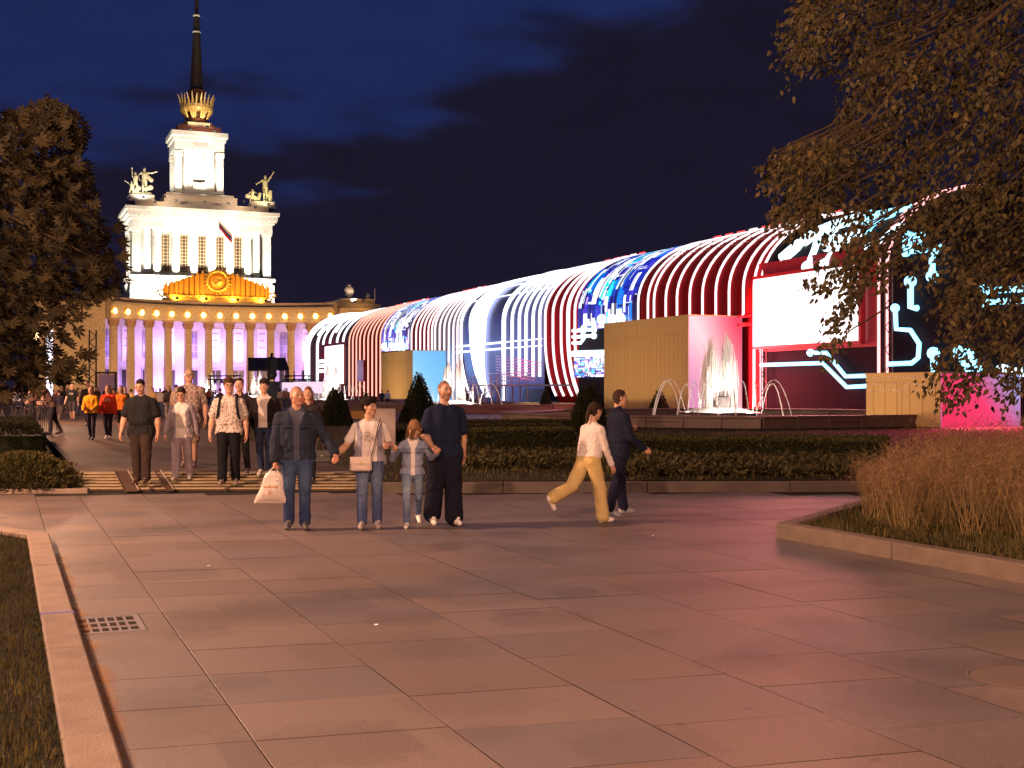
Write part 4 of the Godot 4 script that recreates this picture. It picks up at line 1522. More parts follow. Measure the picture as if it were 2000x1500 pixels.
	for k in 7:
		var q := Sh.new()
		q.rod(Vector3(-0.6, 4.2 - k * 0.28, 7.0 - k * 0.3), Vector3(-0.6, 5.2 - k * 0.3, -5.0), 0.05, -1, 5)
		part("rafter", q, mat("rafter_pink", 0.6, 0.3, 0.45, 0.5), st)

# ---------------------------------------------------------------- container kiosks
func kiosk(called: String, label: String, where: Vector3, w: float, l: float, h: float, face: Material, light: Color, energy: float, printed := 0) -> void:
	var o := thing(called, label, "kiosk", where)
	var och := mat("kiosk_ochre", 0.60, 0.40, 0.19, 0.92)
	var s := Sh.new()
	s.box(0.06, w - 0.06, 0.0, h - 0.08, -l + 0.05, -0.06)
	part("body", s, och, o)
	# ribbed cladding on the long side, one panel after another
	var n := maxi(2, int(l / 2.0))
	for k in n:
		var q := Sh.new()
		var z0 := -l + l * k / n
		var z1 := -l + l * (k + 1) / n - 0.03
		var y1 := h * 0.82
		q.box(0.0, 0.058, 0.1, y1, z0, z1)
		q.box(-0.012, 0.058, y1 + 0.03, h - 0.02, z0 - 0.001, z1 + 0.012)
		for i in 3:
			var zz := lerpf(z0, z1, (i + 0.5) / 3.0)
			q.box(-0.028, 0.0, 0.12, y1 - 0.02, zz - 0.10, zz + 0.10)
		part("panel", q, och, o)
	var cap := Sh.new()
	cap.box(-0.05, w + 0.05, h - 0.08, h, -l - 0.04, 0.05)
	part("roof_edge", cap, och, o)
	var f := Sh.new()
	f.quad_uv(Vector3(0.02, 0.05, 0.012), Vector3(w - 0.02, 0.05, 0.012), Vector3(w - 0.02, h - 0.09, 0.012), Vector3(0.02, h - 0.09, 0.012), Vector3(0, 0, 1))
	f.box(0.0, w, 0.0, h - 0.08, -0.05, 0.0)
	part("light_face_screen", f, face, o)
	var al := AreaLight3D.new()
	al.name = "face_light"
	al.area_size = Vector2(w, h)
	al.light_color = light
	al.light_energy = energy
	al.area_range = 80.0
	al.shadow_enabled = true
	o.add_child(al)
	al.transform = Transform3D(Basis.looking_at(Vector3(0, 0, 1), Vector3.UP), Vector3(w * 0.5, h * 0.5, 0.2))
	if printed > 0:
		# rows of small pale raised characters, too small to read
		var pale := mat("kiosk_print", 0.85, 0.78, 0.76, 0.8)
		for side in 2:
			for row in printed:
				var q := Sh.new()
				var x := 0.15
				var lim := (l if side == 0 else w) - 0.2
				while x < lim:
					var cw := rnd(0.045, 0.075)
					var y := h - 0.22 - row * 0.27
					if rng.randf() < 0.8:
						for i in rng.randi_range(1, 3):
							var dx := rnd(0.0, cw)
							var dy := rnd(-0.05, 0.05)
							var sz := Vector2(rnd(0.016, 0.045), rnd(0.018, 0.07))
							if side == 0:
								q.obox(Vector3(-0.034, y + dy, -l + x + dx), Vector3(0.012, sz.y, sz.x))
							else:
								q.obox(Vector3(x + dx, y + dy, 0.018), Vector3(sz.x, sz.y, 0.008))
					x += cw + 0.045
				part("print_row", q, pale, o)

func gradient_face(key: String, cols: Array, e: float, corner: Vector2) -> StandardMaterial3D:
	var g := Gradient.new()
	g.offsets = PackedFloat32Array([0.0, 0.5, 1.0])
	g.colors = PackedColorArray(cols)
	var t := GradientTexture2D.new()
	t.gradient = g
	t.width = 128; t.height = 128
	t.fill_from = Vector2(1.0 - corner.x, 1.0 - corner.y)
	t.fill_to = corner
	return screen_mat(key, t, e)

func kiosks() -> void:
	kiosk("light_kiosk", "tall ochre ribbed kiosk with a glowing pink end face behind the nearest fountain", Vector3(47.5, 0, -80), 4.7, 14.0, 7.3,
		gradient_face("face_pink", [Color(0.86, 0.55, 0.74), Color(1.0, 0.78, 0.82), Color(0.96, 0.30, 0.42)], 0.95, Vector2(0.95, 0.1)), Color(1, 0.40, 0.44), 480.0)
	kiosk("light_kiosk", "ochre ribbed kiosk with a glowing pale blue end face behind the tall cone bush", Vector3(47.5, 0, -147), 4.4, 14.0, 6.6,
		gradient_face("face_blue", [Color(0.78, 0.92, 1.0), Color(0.50, 0.80, 0.98), Color(0.42, 0.72, 0.96)], 1.0, Vector2(0.9, 0.0)), Color(0.5, 0.8, 1), 60.0)
	kiosk("light_kiosk", "low ochre kiosk printed with pale rows, its end glowing hot pink", Vector3(36.0, 0, -40.3), 4.3, 4.8, 2.42,
		gradient_face("face_hot", [Color(1.0, 0.20, 0.38), Color(1.0, 0.26, 0.46), Color(0.62, 0.70, 0.95)], 0.95, Vector2(1.0, 0.25)), Color(1, 0.3, 0.42), 260.0, 3)
	# added floodlights, out of sight in the grass, to brighten the ochre sides
	for e in [[Vector3(37.5, 0.35, -84.5), Vector3(47.5, 5.0, -84.0), 60.0, "added unseen floodlight aimed at the tall ochre kiosk, nearer of two"], [Vector3(37.5, 0.35, -92.5), Vector3(47.5, 5.0, -91.5), 60.0, "added unseen floodlight aimed at the tall ochre kiosk, farther of two"], [Vector3(40.0, 0.35, -153.0), Vector3(47.5, 4.0, -154.0), 60.0, "added unseen floodlight aimed at the blue faced kiosk"], [Vector3(31.0, 0.35, -43.5), Vector3(36, 1.2, -42.8), 20.0, "added unseen floodlight aimed at the low printed kiosk"]]:
		var f := thing("added_garden_floodlight", e[3], "floodlight", Vector3.ZERO, 0.0, "added garden floodlights")
		floodlight(f, e[0], e[1], Color(1.0, 0.84, 0.60), e[2], 66, 0.3)

# ---------------------------------------------------------------- fountains on the boulevard's axis
const FX := 32.3
func fountain(z: float, label: String, detail: int) -> void:
	var o := thing("fountain", label, "fountain", Vector3(FX, 0, -z), 0.0, "fountains in a row along the boulevard")
	var granite := mat("pool_granite", 0.26, 0.15, 0.125, 0.5)
	grain(granite, "speck", 1.5, "blotch", 0.3)
	var dark := mat("pool_dark", 0.10, 0.075, 0.08, 0.4)
	var R := 10.45
	if detail > 0:
		for k in 8:
			var a := PI / 8 + TAU * k / 8
			var b := a + TAU / 8
			var p := Vector3(cos(a), 0, sin(a)) * R
			var q := Vector3(cos(b), 0, sin(b)) * R
			var mid := (p + q) * 0.5
			var out := mid.normalized()
			var dir := (q - p).normalized()
			var n := 5 if detail == 2 else 2
			var basis := Basis(dir, Vector3.UP, dir.cross(Vector3.UP))
			for i in n:
				var c := p.lerp(q, (i + 0.5) / n)
				var s := Sh.new()
				s.cbox(Vector3.ZERO, Vector3(p.distance_to(q) / n - 0.02, 0.5, 0.28), 0.012, basis)
				part("wall_block", s, granite, o, c + Vector3(0, 0.25, 0))
			var cp := Sh.new()
			cp.cbox(mid + Vector3(0, 0.56, 0) - out * 0.05, Vector3(p.distance_to(q) + 0.16, 0.1, 0.5), 0.02, basis)
			part("coping", cp, granite, o)
			var ft := Sh.new()
			ft.cbox(mid + Vector3(0, 0.04, 0) + out * 0.25, Vector3(p.distance_to(q) + 0.3, 0.1, 0.4), 0.02, basis)
			part("footing", ft, granite, o)
	var wat := Sh.new()
	wat.lathe(PackedVector2Array([Vector2(R - 0.45, 0.36), Vector2(0.0, 0.362)]), 24)
	var wm := mat("pool_water", 0.02, 0.03, 0.035, 0.06)
	part("water", wat, wm, o)
	var bowl := Sh.new()
	bowl.lathe(PackedVector2Array([Vector2(1.9, 0.3), Vector2(1.95, 0.5), Vector2(2.05, 0.56), Vector2(1.9, 0.6), Vector2(1.5, 0.5)]), 32)
	part("bowl", bowl, dark, o)
	var foam := mat("fountain_foam", 0.85, 0.86, 0.82, 0.6)
	foam.backlight_enabled = true
	foam.backlight = Color(0.6, 0.6, 0.6)
	var fo := Sh.new()
	fo.lathe(PackedVector2Array([Vector2(1.86, 0.56), Vector2(1.5, 0.66), Vector2(1.0, 0.78), Vector2(0.55, 0.86)]), 28)
	part("water_sheet", fo, foam, o)
	if detail == 2:
		var box := Sh.new()
		box.cbox(Vector3(0, 1.05, 0), Vector3(0.85, 0.62, 0.85), 0.05)
		var bx := part("nozzle_block", box, dark, o)
		for k in 4:
			var nz := Sh.new()
			nz.rod(Vector3(-0.3 + k * 0.2, 1.36, 0.3), Vector3(-0.3 + k * 0.2, 1.62, 0.3), 0.045, 0.03, 7)
			part("nozzle", nz, dark, bx)
	# the middle jets: bundles of falling streaks, two peaks
	var st := Sh.new()
	var jets := 300 if detail == 2 else 90
	var H := 4.6
	for k in jets:
		var lobe := -0.42 if k % 2 == 0 else 0.5
		var x := lobe + rng.randfn(0.0, 0.19)
		var zz := rng.randfn(0.0, 0.2)
		var top := H * (0.97 - 0.5 * absf(x - lobe) / 0.6 - rnd(0.0, 0.25)) + (0.12 if lobe > 0 else 0.0)
		var bot := rnd(0.5, maxf(0.6, top * 0.55))
		var pts := PackedVector3Array()
		var rad := []
		for i in 5:
			var t := i / 4.0
			pts.push_back(Vector3(x * (1.1 - 0.12 * t) + rnd(-0.012, 0.012), lerpf(bot, top, t), zz * (1.1 - 0.2 * t)))
			rad.append([0.012, 0.018, 0.02, 0.022, 0.010][i] * rnd(0.6, 1.3) * (1.0 if detail == 2 else 1.7))
		st.tube(pts, rad, 5)
	for k in (260 if detail == 2 else 40):
		var a := rnd(0, TAU)
		var y := rnd(0.5, 4.4)
		var rr := rnd(0.3, 0.75 + 0.3 * (1.0 - y / 4.6))
		st.ball(Vector3(cos(a) * rr, y, sin(a) * rr), Vector3.ONE * rnd(0.012, 0.035), 5, 4)
	var pl := part("jet_plume", st, foam, o)
	pl.set_meta("kind", "stuff")
	if detail > 0:
		for e in [[-2.0, 0.3, -3.9, 1.75], [-1.8, 0.8, -3.2, 1.5], [-1.6, -0.9, -2.7, 1.7], [-1.7, 1.0, -1.15, 1.6], [2.0, 0.3, 3.9, 1.75], [1.9, 0.9, 2.6, 1.55], [1.6, -0.9, 2.9, 1.7], [1.2, 1.2, 0.7, 1.65], [0.2, -1.9, 0.4, 1.6], [-0.6, 1.9, -1.3, 1.3]]:
			var s := Sh.new()
			var pts := PackedVector3Array()
			var rad := []
			var p0 := Vector3(e[0], 0.5, e[1])
			var dirn := Vector3(e[2] - e[0], 0, e[1] * 0.9)
			for i in 13:
				var t := i / 12.0
				pts.push_back(p0 + dirn * t + Vector3(0, 4.0 * (e[3] + 0.1) * t * (1.0 - t) * 0.93 - 0.12 * t, 0))
				rad.append(0.014 + 0.013 * t + rnd(-0.004, 0.005))
			s.tube(pts, rad, 6)
			for i in 46:
				var t := pow(rng.randf(), 0.6)
				var q: Vector3 = pts[int(t * 11.99)].lerp(pts[int(t * 11.99) + 1], rng.randf())
				s.ball(q + Vector3(rnd(-1, 1), rnd(-1, 1), rnd(-1, 1)) * 0.075 * t, Vector3.ONE * rnd(0.007, 0.019), 5, 4)
			part("arc_jet", s, foam, o)
	# lamps under the water sheet
	var lens := Sh.new()
	for k in 6:
		var a := TAU * k / 6
		lens.lathe(PackedVector2Array([Vector2(0.0, 0.02), Vector2(0.12, 0.0)]), 8, Vector3(cos(a) * 1.7, 0.6, sin(a) * 1.7))
	part("underwater_lamp", lens, glow("pool_lamp", 1.0, 0.95, 0.82, 8.0), o)
	for e in [Vector3(0.9, 0.95, 1.5), Vector3(-0.9, 0.95, 1.5), Vector3(0, 0.95, -1.6)]:
		lamp_at("jet_light", e, Color(1.0, 0.92, 0.84), 3.5 if detail == 2 else 5.0, 0.15, o)
	for e in [Vector3(0.5, 0.75, 1.7), Vector3(-1.1, 0.75, 1.5)]:
		spot("jet_beam", e, Vector3(0.05, 3.6, 0.0), Color(1.0, 0.90, 0.86), 15.0, 34, 0.15, o)

func fountains() -> void:
	fountain(51.6, "nearest fountain, its octagonal granite pool wall showing behind the clipped hedge", 2)
	fountain(89.8, "second fountain playing beside the pale blue kiosk face", 1)
	fountain(128.0, "third fountain, white against the far red hoops", 1)
	fountain(170.0, "fourth fountain, a white plume left of the statue", 0)
	fountain(212.0, "farthest fountain, a short white plume before the columns", 0)

# ---------------------------------------------------------------- bodies as one smooth field, meshed with surface nets
class Vox:
	var lo: Vector3
	var cell: float
	var nx: int
	var ny: int
	var nz: int
	var f := PackedFloat32Array()
	var reg := PackedByteArray()
	func _init(a: Vector3, b: Vector3, c: float) -> void:
		lo = a
		cell = c
		nx = int((b.x - a.x) / c) + 2
		ny = int((b.y - a.y) / c) + 2
		nz = int((b.z - a.z) / c) + 2
		f.resize(nx * ny * nz)
		f.fill(1.0)
		reg.resize(nx * ny * nz)
	func cap(a: Vector3, b: Vector3, ra: float, rb: float, region: int, k := 0.02, zs := 1.0) -> void:
		var m := maxf(ra, rb) + k + cell * 2.0
		var x0 := maxi(0, int((minf(a.x, b.x) - m - lo.x) / cell))
		var x1 := mini(nx - 1, int((maxf(a.x, b.x) + m - lo.x) / cell) + 1)
		var y0 := maxi(0, int((minf(a.y, b.y) - m - lo.y) / cell))
		var y1 := mini(ny - 1, int((maxf(a.y, b.y) + m - lo.y) / cell) + 1)
		var z0 := maxi(0, int((minf(a.z, b.z) - m - lo.z) / cell))
		var z1 := mini(nz - 1, int((maxf(a.z, b.z) + m - lo.z) / cell) + 1)
		var ab := b - a
		ab.z *= zs
		var il := 1.0 / maxf(ab.length_squared(), 1e-9)
		var dr := rb - ra
		for z in range(z0, z1 + 1):
			var pz := (lo.z + z * cell - a.z) * zs
			for y in range(y0, y1 + 1):
				var py := lo.y + y * cell - a.y
				var i := (z * ny + y) * nx + x0
				for x in range(x0, x1 + 1):
					var px := lo.x + x * cell - a.x
					var t := clampf((px * ab.x + py * ab.y + pz * ab.z) * il, 0.0, 1.0)
					var qx := px - ab.x * t
					var qy := py - ab.y * t
					var qz := pz - ab.z * t
					var d := sqrt(qx * qx + qy * qy + qz * qz) - ra - dr * t
					var o := f[i]
					if d < o + k:
						if d < o:
							reg[i] = region
						var h := k - absf(d - o)
						f[i] = minf(d, o) - (h * h * 0.25 / k if h > 0.0 else 0.0)
					i += 1
	func ell(c: Vector3, r: Vector3, region: int, k := 0.012) -> void:
		var m := maxf(r.x, maxf(r.y, r.z)) + k + cell * 2.0
		var s := minf(r.x, minf(r.y, r.z))
		for z in range(maxi(0, int((c.z - m - lo.z) / cell)), mini(nz - 1, int((c.z + m - lo.z) / cell) + 1) + 1):
			for y in range(maxi(0, int((c.y - m - lo.y) / cell)), mini(ny - 1, int((c.y + m - lo.y) / cell) + 1) + 1):
				for x in range(maxi(0, int((c.x - m - lo.x) / cell)), mini(nx - 1, int((c.x + m - lo.x) / cell) + 1) + 1):
					var q := (lo + Vector3(x, y, z) * cell - c) / r
					var l := q.length()
					var d := (l - 1.0) * lerpf(s, (q * r).length() / maxf(l, 1e-5), 0.6)
					var i := (z * ny + y) * nx + x
					var o := f[i]
					if d < o + k:
						if d < o:
							reg[i] = region
						var h := k - absf(d - o)
						f[i] = minf(d, o) - (h * h * 0.25 / k if h > 0.0 else 0.0)
	func net() -> Array:
		# [points, regions, corner triples]
		var vid := PackedInt32Array()
		vid.resize(nx * ny * nz)
		vid.fill(-1)
		var v := PackedVector3Array()
		var rg := PackedByteArray()
		var t := PackedInt32Array()
		var sx := 1
		var sy := nx
		var sz := nx * ny
		var off := [0, sx, sy, sx + sy, sz, sz + sx, sz + sy, sz + sx + sy]
		var edges := [[0, 1], [2, 3], [4, 5], [6, 7], [0, 2], [1, 3], [4, 6], [5, 7], [0, 4], [1, 5], [2, 6], [3, 7]]
		var lim := cell * 2.0
		for z in nz - 1:
			for y in ny - 1:
				var row := (z * ny + y) * nx
				for x in nx - 1:
					var i := row + x
					var f0 := f[i]
					if f0 > lim or f0 < -lim:
						continue
					var neg := 0
					var g := [f0, f[i + 1], f[i + sy], f[i + sy + 1], f[i + sz], f[i + sz + 1], f[i + sz + sy], f[i + sz + sy + 1]]
					for q in g:
						if q < 0.0:
							neg += 1
					if neg == 0 or neg == 8:
						continue
					var p := Vector3.ZERO
					var n := 0
					for e in edges:
						var a: float = g[e[0]]
						var b: float = g[e[1]]
						if (a < 0.0) != (b < 0.0):
							var w := a / (a - b)
							var c0 := Vector3(e[0] & 1, (e[0] >> 1) & 1, e[0] >> 2)
							var c1 := Vector3(e[1] & 1, (e[1] >> 1) & 1, e[1] >> 2)
							p += c0.lerp(c1, w)
							n += 1
					p /= n
					vid[i] = v.size()
					v.push_back(lo + (Vector3(x, y, z) + p) * cell)
					rg.push_back(reg[i + off[(1 if p.x > 0.5 else 0) + (2 if p.y > 0.5 else 0) + (4 if p.z > 0.5 else 0)]])
					# quads round the three edges that end at this cell's first corner
					for ax in 3:
						var s: int = [sx, sy, sz][ax]
						if (f0 < 0.0) == (g[[1, 2, 4][ax]] < 0.0):
							continue
						var u: int = [sy, sz, sx][ax]
						var w2: int = [sz, sx, sy][ax]
						if i - u - w2 < 0:
							continue
						var A := vid[i - u - w2]
						var B := vid[i - w2]
						var C := vid[i]
						var D := vid[i - u]
						if A < 0 or B < 0 or D < 0:
							continue
						if f0 < 0.0:
							t.append_array([A, C, B, A, D, C])
						else:
							t.append_array([A, B, C, A, C, D])
		return [v, rg, t]

const SKIN := 0
const TOP := 1
const LEGS := 2
const SHOE := 3
const HAIR := 4
const INNER := 5

# adds a net to the buckets: one per region, {v, n, c, idx}
func pour(net: Array, buckets: Dictionary, xf: Transform3D, paint: Callable, move: Callable) -> void:
	var v: PackedVector3Array = net[0]
	var rg: PackedByteArray = net[1]
	var t: PackedInt32Array = net[2]
	var col := PackedColorArray()
	col.resize(v.size())
	for i in v.size():
		var r: Array = paint.call(rg[i], v[i])
		rg[i] = r[0]
		col[i] = r[1]
	for i in v.size():
		v[i] = xf * (move.call(rg[i], v[i]) as Vector3)
	var n := PackedVector3Array()
	n.resize(v.size())
	for k in range(0, t.size(), 3):
		var m := (v[t[k + 2]] - v[t[k]]).cross(v[t[k + 1]] - v[t[k]])
		n[t[k]] += m; n[t[k + 1]] += m; n[t[k + 2]] += m
	for i in n.size():
		n[i] = n[i].normalized()
	var maps := {}
	for k in range(0, t.size(), 3):
		var r: int = maxi(rg[t[k]], maxi(rg[t[k + 1]], rg[t[k + 2]])) if rg[t[k]] != rg[t[k + 1]] and rg[t[k]] != rg[t[k + 2]] else rg[t[k]]
		if not buckets.has(r):
			buckets[r] = {"v": PackedVector3Array(), "n": PackedVector3Array(), "c": PackedColorArray(), "i": PackedInt32Array()}
		if not maps.has(r):
			maps[r] = {}
		var b: Dictionary = buckets[r]
		var mp: Dictionary = maps[r]
		for e in 3:
			var i := t[k + e]
			if not mp.has(i):
				mp[i] = b.v.size()
				b.v.push_back(v[i]); b.n.push_back(n[i])
				var cc := col[i]
				if rg[i] != r:
					cc = (paint.call(-1 - r, Vector3.ZERO) as Array)[1]
				b.c.push_back(cc)
			b.i.push_back(mp[i])

func bucket_mesh(b: Dictionary) -> ArrayMesh:
	var a := []
	a.resize(Mesh.ARRAY_MAX)
	a[Mesh.ARRAY_VERTEX] = b.v
	a[Mesh.ARRAY_NORMAL] = b.n
	a[Mesh.ARRAY_COLOR] = b.c
	a[Mesh.ARRAY_INDEX] = b.i
	var m := ArrayMesh.new()
	m.add_surface_from_arrays(Mesh.PRIMITIVE_TRIANGLES, a)
	return m

func person(s: Dictionary) -> Node3D:
	var H: float = s.get("h", 1.75)
	var k := H / 1.75
	var w: float = s.get("w", 1.0)
	var fem: bool = s.get("fem", false)
	var detail: int = s.get("detail", 2)
	var hs: float = s.get("head", 1.0)
	var turn: float = deg_to_rad(s.get("turn", 0.0))
	var o := thing("person", s.label, "person", s.at, -deg_to_rad(YAW) + turn, s.get("group", ""))
	var colors := {SKIN: s.get("skin", Color(0.36, 0.20, 0.135)), TOP: s.top, LEGS: s.legs_c, SHOE: s.get("shoe", Color(0.05, 0.045, 0.045)), HAIR: s.get("hair", Color(0.025, 0.017, 0.013)), INNER: s.get("inner", Color(0.6, 0.57, 0.55))}
	# ---- skeleton
	var hip_y := 0.90
	var sh_y := 1.415
	var shw := (0.165 if fem else 0.19) * (0.75 + 0.25 * w)
	var hipw := 0.092
	var lean: float = deg_to_rad(s.get("lean", 0.0))
	var legs: Array = s.get("pose", [8, 6, -10, 14])
	var wide: float = s.get("wide", 0.0)
	var J := {}
	var low := 9.0
	for side in 2:
		var sg: float = 1.0 if side == 0 else -1.0
		var th := deg_to_rad(legs[side * 2])
		var kn := deg_to_rad(legs[side * 2 + 1])
		var hp := Vector3(hipw * sg, hip_y, 0)
		var kp := hp + Vector3(0.012 * sg, -cos(th), sin(th)) * 0.42
		var ap := kp + Vector3(0.0, -cos(th - kn), sin(th - kn)) * 0.40
		var fp := minf(0.0, (th - kn) * 0.75) if th - kn < -0.15 else maxf(0.0, (th - kn) * 0.35)
		var fd := Vector3(0.12 * sg, sin(fp), cos(fp)).normalized()
		var dn := Vector3(0, -cos(fp), sin(fp))
		var heel := ap - fd * 0.035 + dn * 0.045
		var toe := ap + fd * 0.155 + dn * 0.055
		J["hip%d" % side] = hp; J["knee%d" % side] = kp; J["ankle%d" % side] = ap; J["heel%d" % side] = heel; J["toe%d" % side] = toe
		low = minf(low, minf(heel.y - 0.036, toe.y - 0.03))
	var lift := Vector3(0, -low, 0)
	for key in J:
		J[key] += lift
	var hy := hip_y - low
	var sy := sh_y - low
	var tz := func(y: float) -> float: return tan(lean) * (y - hy)
	var arms: Array = s.get("arms", [[-12, 8, 14], [14, 8, 20]])
	for side in 2:
		var sg: float = 1.0 if side == 0 else -1.0
		var a: Array = arms[side]
		var sp := Vector3(shw * sg, sy - 0.055, tz.call(sy))
		var t1 := deg_to_rad(a[0])
		var b1 := deg_to_rad(a[1])
		var t2 := t1 + deg_to_rad(a[2])
		var b2 := deg_to_rad(a[3]) if a.size() > 3 else b1 * 0.5
		var ep := sp + Vector3(sin(b1) * sg, -cos(t1) * cos(b1), sin(t1) * cos(b1)) * 0.285
		var wp := ep + Vector3(sin(b2) * sg, -cos(t2) * cos(b2), sin(t2) * cos(b2)) * 0.245
		var goal: Dictionary = s.get("reach", {})
		if goal.has(side):
			# bend the arm so that the hand comes to that point
			var g: Vector3 = o.transform.affine_inverse() * (goal[side] as Vector3) / k
			var to := g - sp
			var L := clampf(to.length() - 0.085, 0.2, 0.525)
			wp = sp + to.normalized() * L
			var hgt := sqrt(maxf(0.0, 0.285 * 0.285 - pow((L * L + 0.285 * 0.285 - 0.245 * 0.245) / (2.0 * L), 2.0)))
			var pole := Vector3(0.35 * sg, -0.8, -0.5)
			pole = (pole - to.normalized() * pole.dot(to.normalized())).normalized()
			ep = sp + to.normalized() * ((L * L + 0.285 * 0.285 - 0.245 * 0.245) / (2.0 * L)) + pole * hgt
		J["sh%d" % side] = sp; J["el%d" % side] = ep; J["wr%d" % side] = wp
	# ---- the body's field
	var cell: float = [0.024, 0.018, 0.0125][detail]
	var mn := Vector3(-0.3, -0.02, -0.25)
	var mx := Vector3(0.3, sy + 0.2, 0.3)
	for key in J:
		mn = mn.min(J[key] - Vector3.ONE * (0.17 + wide)); mx = mx.max(J[key] + Vector3.ONE * (0.17 + wide))
	mn.y = -0.03
	if detail < 1:
		mx.y = maxf(mx.y, 1.8)
	var x := Vox.new(mn, mx, cell)
	var P := func(px: float, py: float, pz := 0.0) -> Vector3: return Vector3(px, py, pz + tz.call(py))
	var hem: float = s.get("hem", 0.90) - 0.90 + hy
	var skirt: float = s.get("flare", 0.0)
	x.cap(P.call(-0.078, hy + 0.02, -0.01), P.call(0.078, hy + 0.02, -0.01), 0.112 * w, 0.112 * w, LEGS, 0.03, 1.12)
	if not s.get("cropped", false):
		x.cap(P.call(-0.085 * w, hem + 0.03), P.call(0.085 * w, hem + 0.03), (0.111 + skirt) * w, (0.111 + skirt) * w, TOP, 0.025, 1.2)
	var wst := 0.098 if fem else 0.110
	x.cap(P.call(-0.075 * w, hy + 0.17), P.call(0.075 * w, hy + 0.17), wst * w, wst * w, TOP, 0.035, 1.2)
	x.cap(P.call(-0.06, hy + 0.16, 0.012 * w), P.call(-0.06, hy + 0.40, 0.01), (wst + 0.014) * w, 0.128 * w, TOP, 0.03, 1.2)
	x.cap(P.call(0.06, hy + 0.16, 0.012 * w), P.call(0.06, hy + 0.40, 0.01), (wst + 0.014) * w, 0.128 * w, TOP, 0.03, 1.2)
	if fem:
		for e in [-0.07, 0.07]:
			x.cap(P.call(e, hy + 0.36, 0.075), P.call(e, hy + 0.38, 0.06), 0.06, 0.06, TOP, 0.03)
	for e in [-1.0, 1.0]:
		x.cap(P.call(0.03 * e, sy + 0.012, -0.015), P.call(shw * e, sy - 0.058), 0.056, 0.052 * w, TOP, 0.035)
	x.cap(P.call(0, sy - 0.02, -0.01), P.call(0, sy + 0.10, 0.005), 0.058, 0.052, SKIN, 0.015)
	if s.get("collar", false):
		x.cap(P.call(-0.03, sy + 0.045, -0.02), P.call(0.03, sy + 0.045, -0.02), 0.06, 0.06, TOP, 0.01)
	if s.get("hood", false):
		x.cap(P.call(-0.07, sy + 0.03, -0.08), P.call(0.07, sy + 0.03, -0.08), 0.06, 0.06, TOP, 0.02)
	var shorts: bool = s.get("shorts", false)
	for side in 2:
		var hp: Vector3 = J["hip%d" % side]
		var kp: Vector3 = J["knee%d" % side]
		var ap: Vector3 = J["ankle%d" % side]
		x.cap(hp, kp, (0.092 + wide * 0.5) * (0.5 + 0.5 * w), 0.064 + wide * 0.8, LEGS, 0.02)
		if shorts:
			x.cap(kp, ap, 0.056, 0.038, SKIN, 0.015)
		else:
			var cuff := kp.lerp(ap, s.get("cuff", 0.97))
			x.cap(kp, cuff, 0.062 + wide * 0.8, 0.056 + wide, LEGS, 0.015)
			x.cap(cuff, ap, 0.04, 0.038, SKIN, 0.004)
		x.cap(J["heel%d" % side], J["toe%d" % side], 0.038, 0.033, SHOE, 0.012)
		x.cap((J["heel%d" % side] as Vector3).lerp(J["toe%d" % side], 0.15) + Vector3(0, 0.03, 0), (J["heel%d" % side] as Vector3).lerp(J["toe%d" % side], 0.75) + Vector3(0, 0.012, 0), 0.037, 0.033, SHOE, 0.015)
		x.cap(ap, ap - Vector3(0, 0.03, 0), 0.045, 0.045, SHOE, 0.012)
		var sp: Vector3 = J["sh%d" % side]
		var ep: Vector3 = J["el%d" % side]
		var wp: Vector3 = J["wr%d" % side]
		var sl: String = s.get("sleeve", "short")
		var puff: float = s.get("puff", 0.0)
		if sl == "long":
			x.cap(sp, ep, (0.055 + puff) * w, 0.05 + puff, TOP, 0.022)
			x.cap(ep, ep.lerp(wp, 0.97), 0.052 + puff, 0.042 + puff, TOP, 0.012)
			x.cap(ep.lerp(wp, 0.9), wp, 0.028, 0.028, SKIN, 0.004)
		else:
			var cut := 0.72 if sl == "short" else 0.3
			x.cap(sp, sp.lerp(ep, cut), 0.055 * w, (0.057 + puff) * w, TOP, 0.022)
			x.cap(sp.lerp(ep, cut * 0.8), ep, 0.046 * w, 0.041 * w, SKIN, 0.004)
			x.cap(ep, ep.lerp(wp, 0.35), 0.041 * w, 0.043 * w, SKIN, 0.012)
			x.cap(ep.lerp(wp, 0.35), wp, 0.043 * w, 0.028, SKIN, 0.012)
		if detail < 2:
			var hd := (wp - ep).normalized()
			x.cap(wp, wp + hd * 0.08, 0.03, 0.032, SKIN, 0.01)
			x.cap(wp + hd * 0.08 + Vector3(0, 0, 0.008), wp + hd * 0.15 + Vector3(0, 0, 0.015), 0.022, 0.014, SKIN, 0.01)
			x.cap(wp + hd * 0.03, wp + hd * 0.08 + Vector3(0, 0, 0.035), 0.014, 0.011, SKIN, 0.01)
	var hb: Vector3 = P.call(0, sy + 0.10, 0.015)     # chin level, where the head is hinged
	if detail < 1:
		var hc := hb + Vector3(0, 0.12, 0.0)
		x.ell(hc + Vector3(0, 0.005, 0), Vector3(0.074, 0.105, 0.092), SKIN)
		x.ell(hc + Vector3(0, 0.03, -0.018), Vector3(0.083, 0.09, 0.09), HAIR)
		if s.get("style", "short") != "short":
			x.cap(hc + Vector3(0, 0.02, -0.06), hc + Vector3(0, -0.2, -0.07), 0.07, 0.05, HAIR)
	var custom = s.get("paint", null)
	var open: float = s.get("open", 0.0)
	var seam := hy
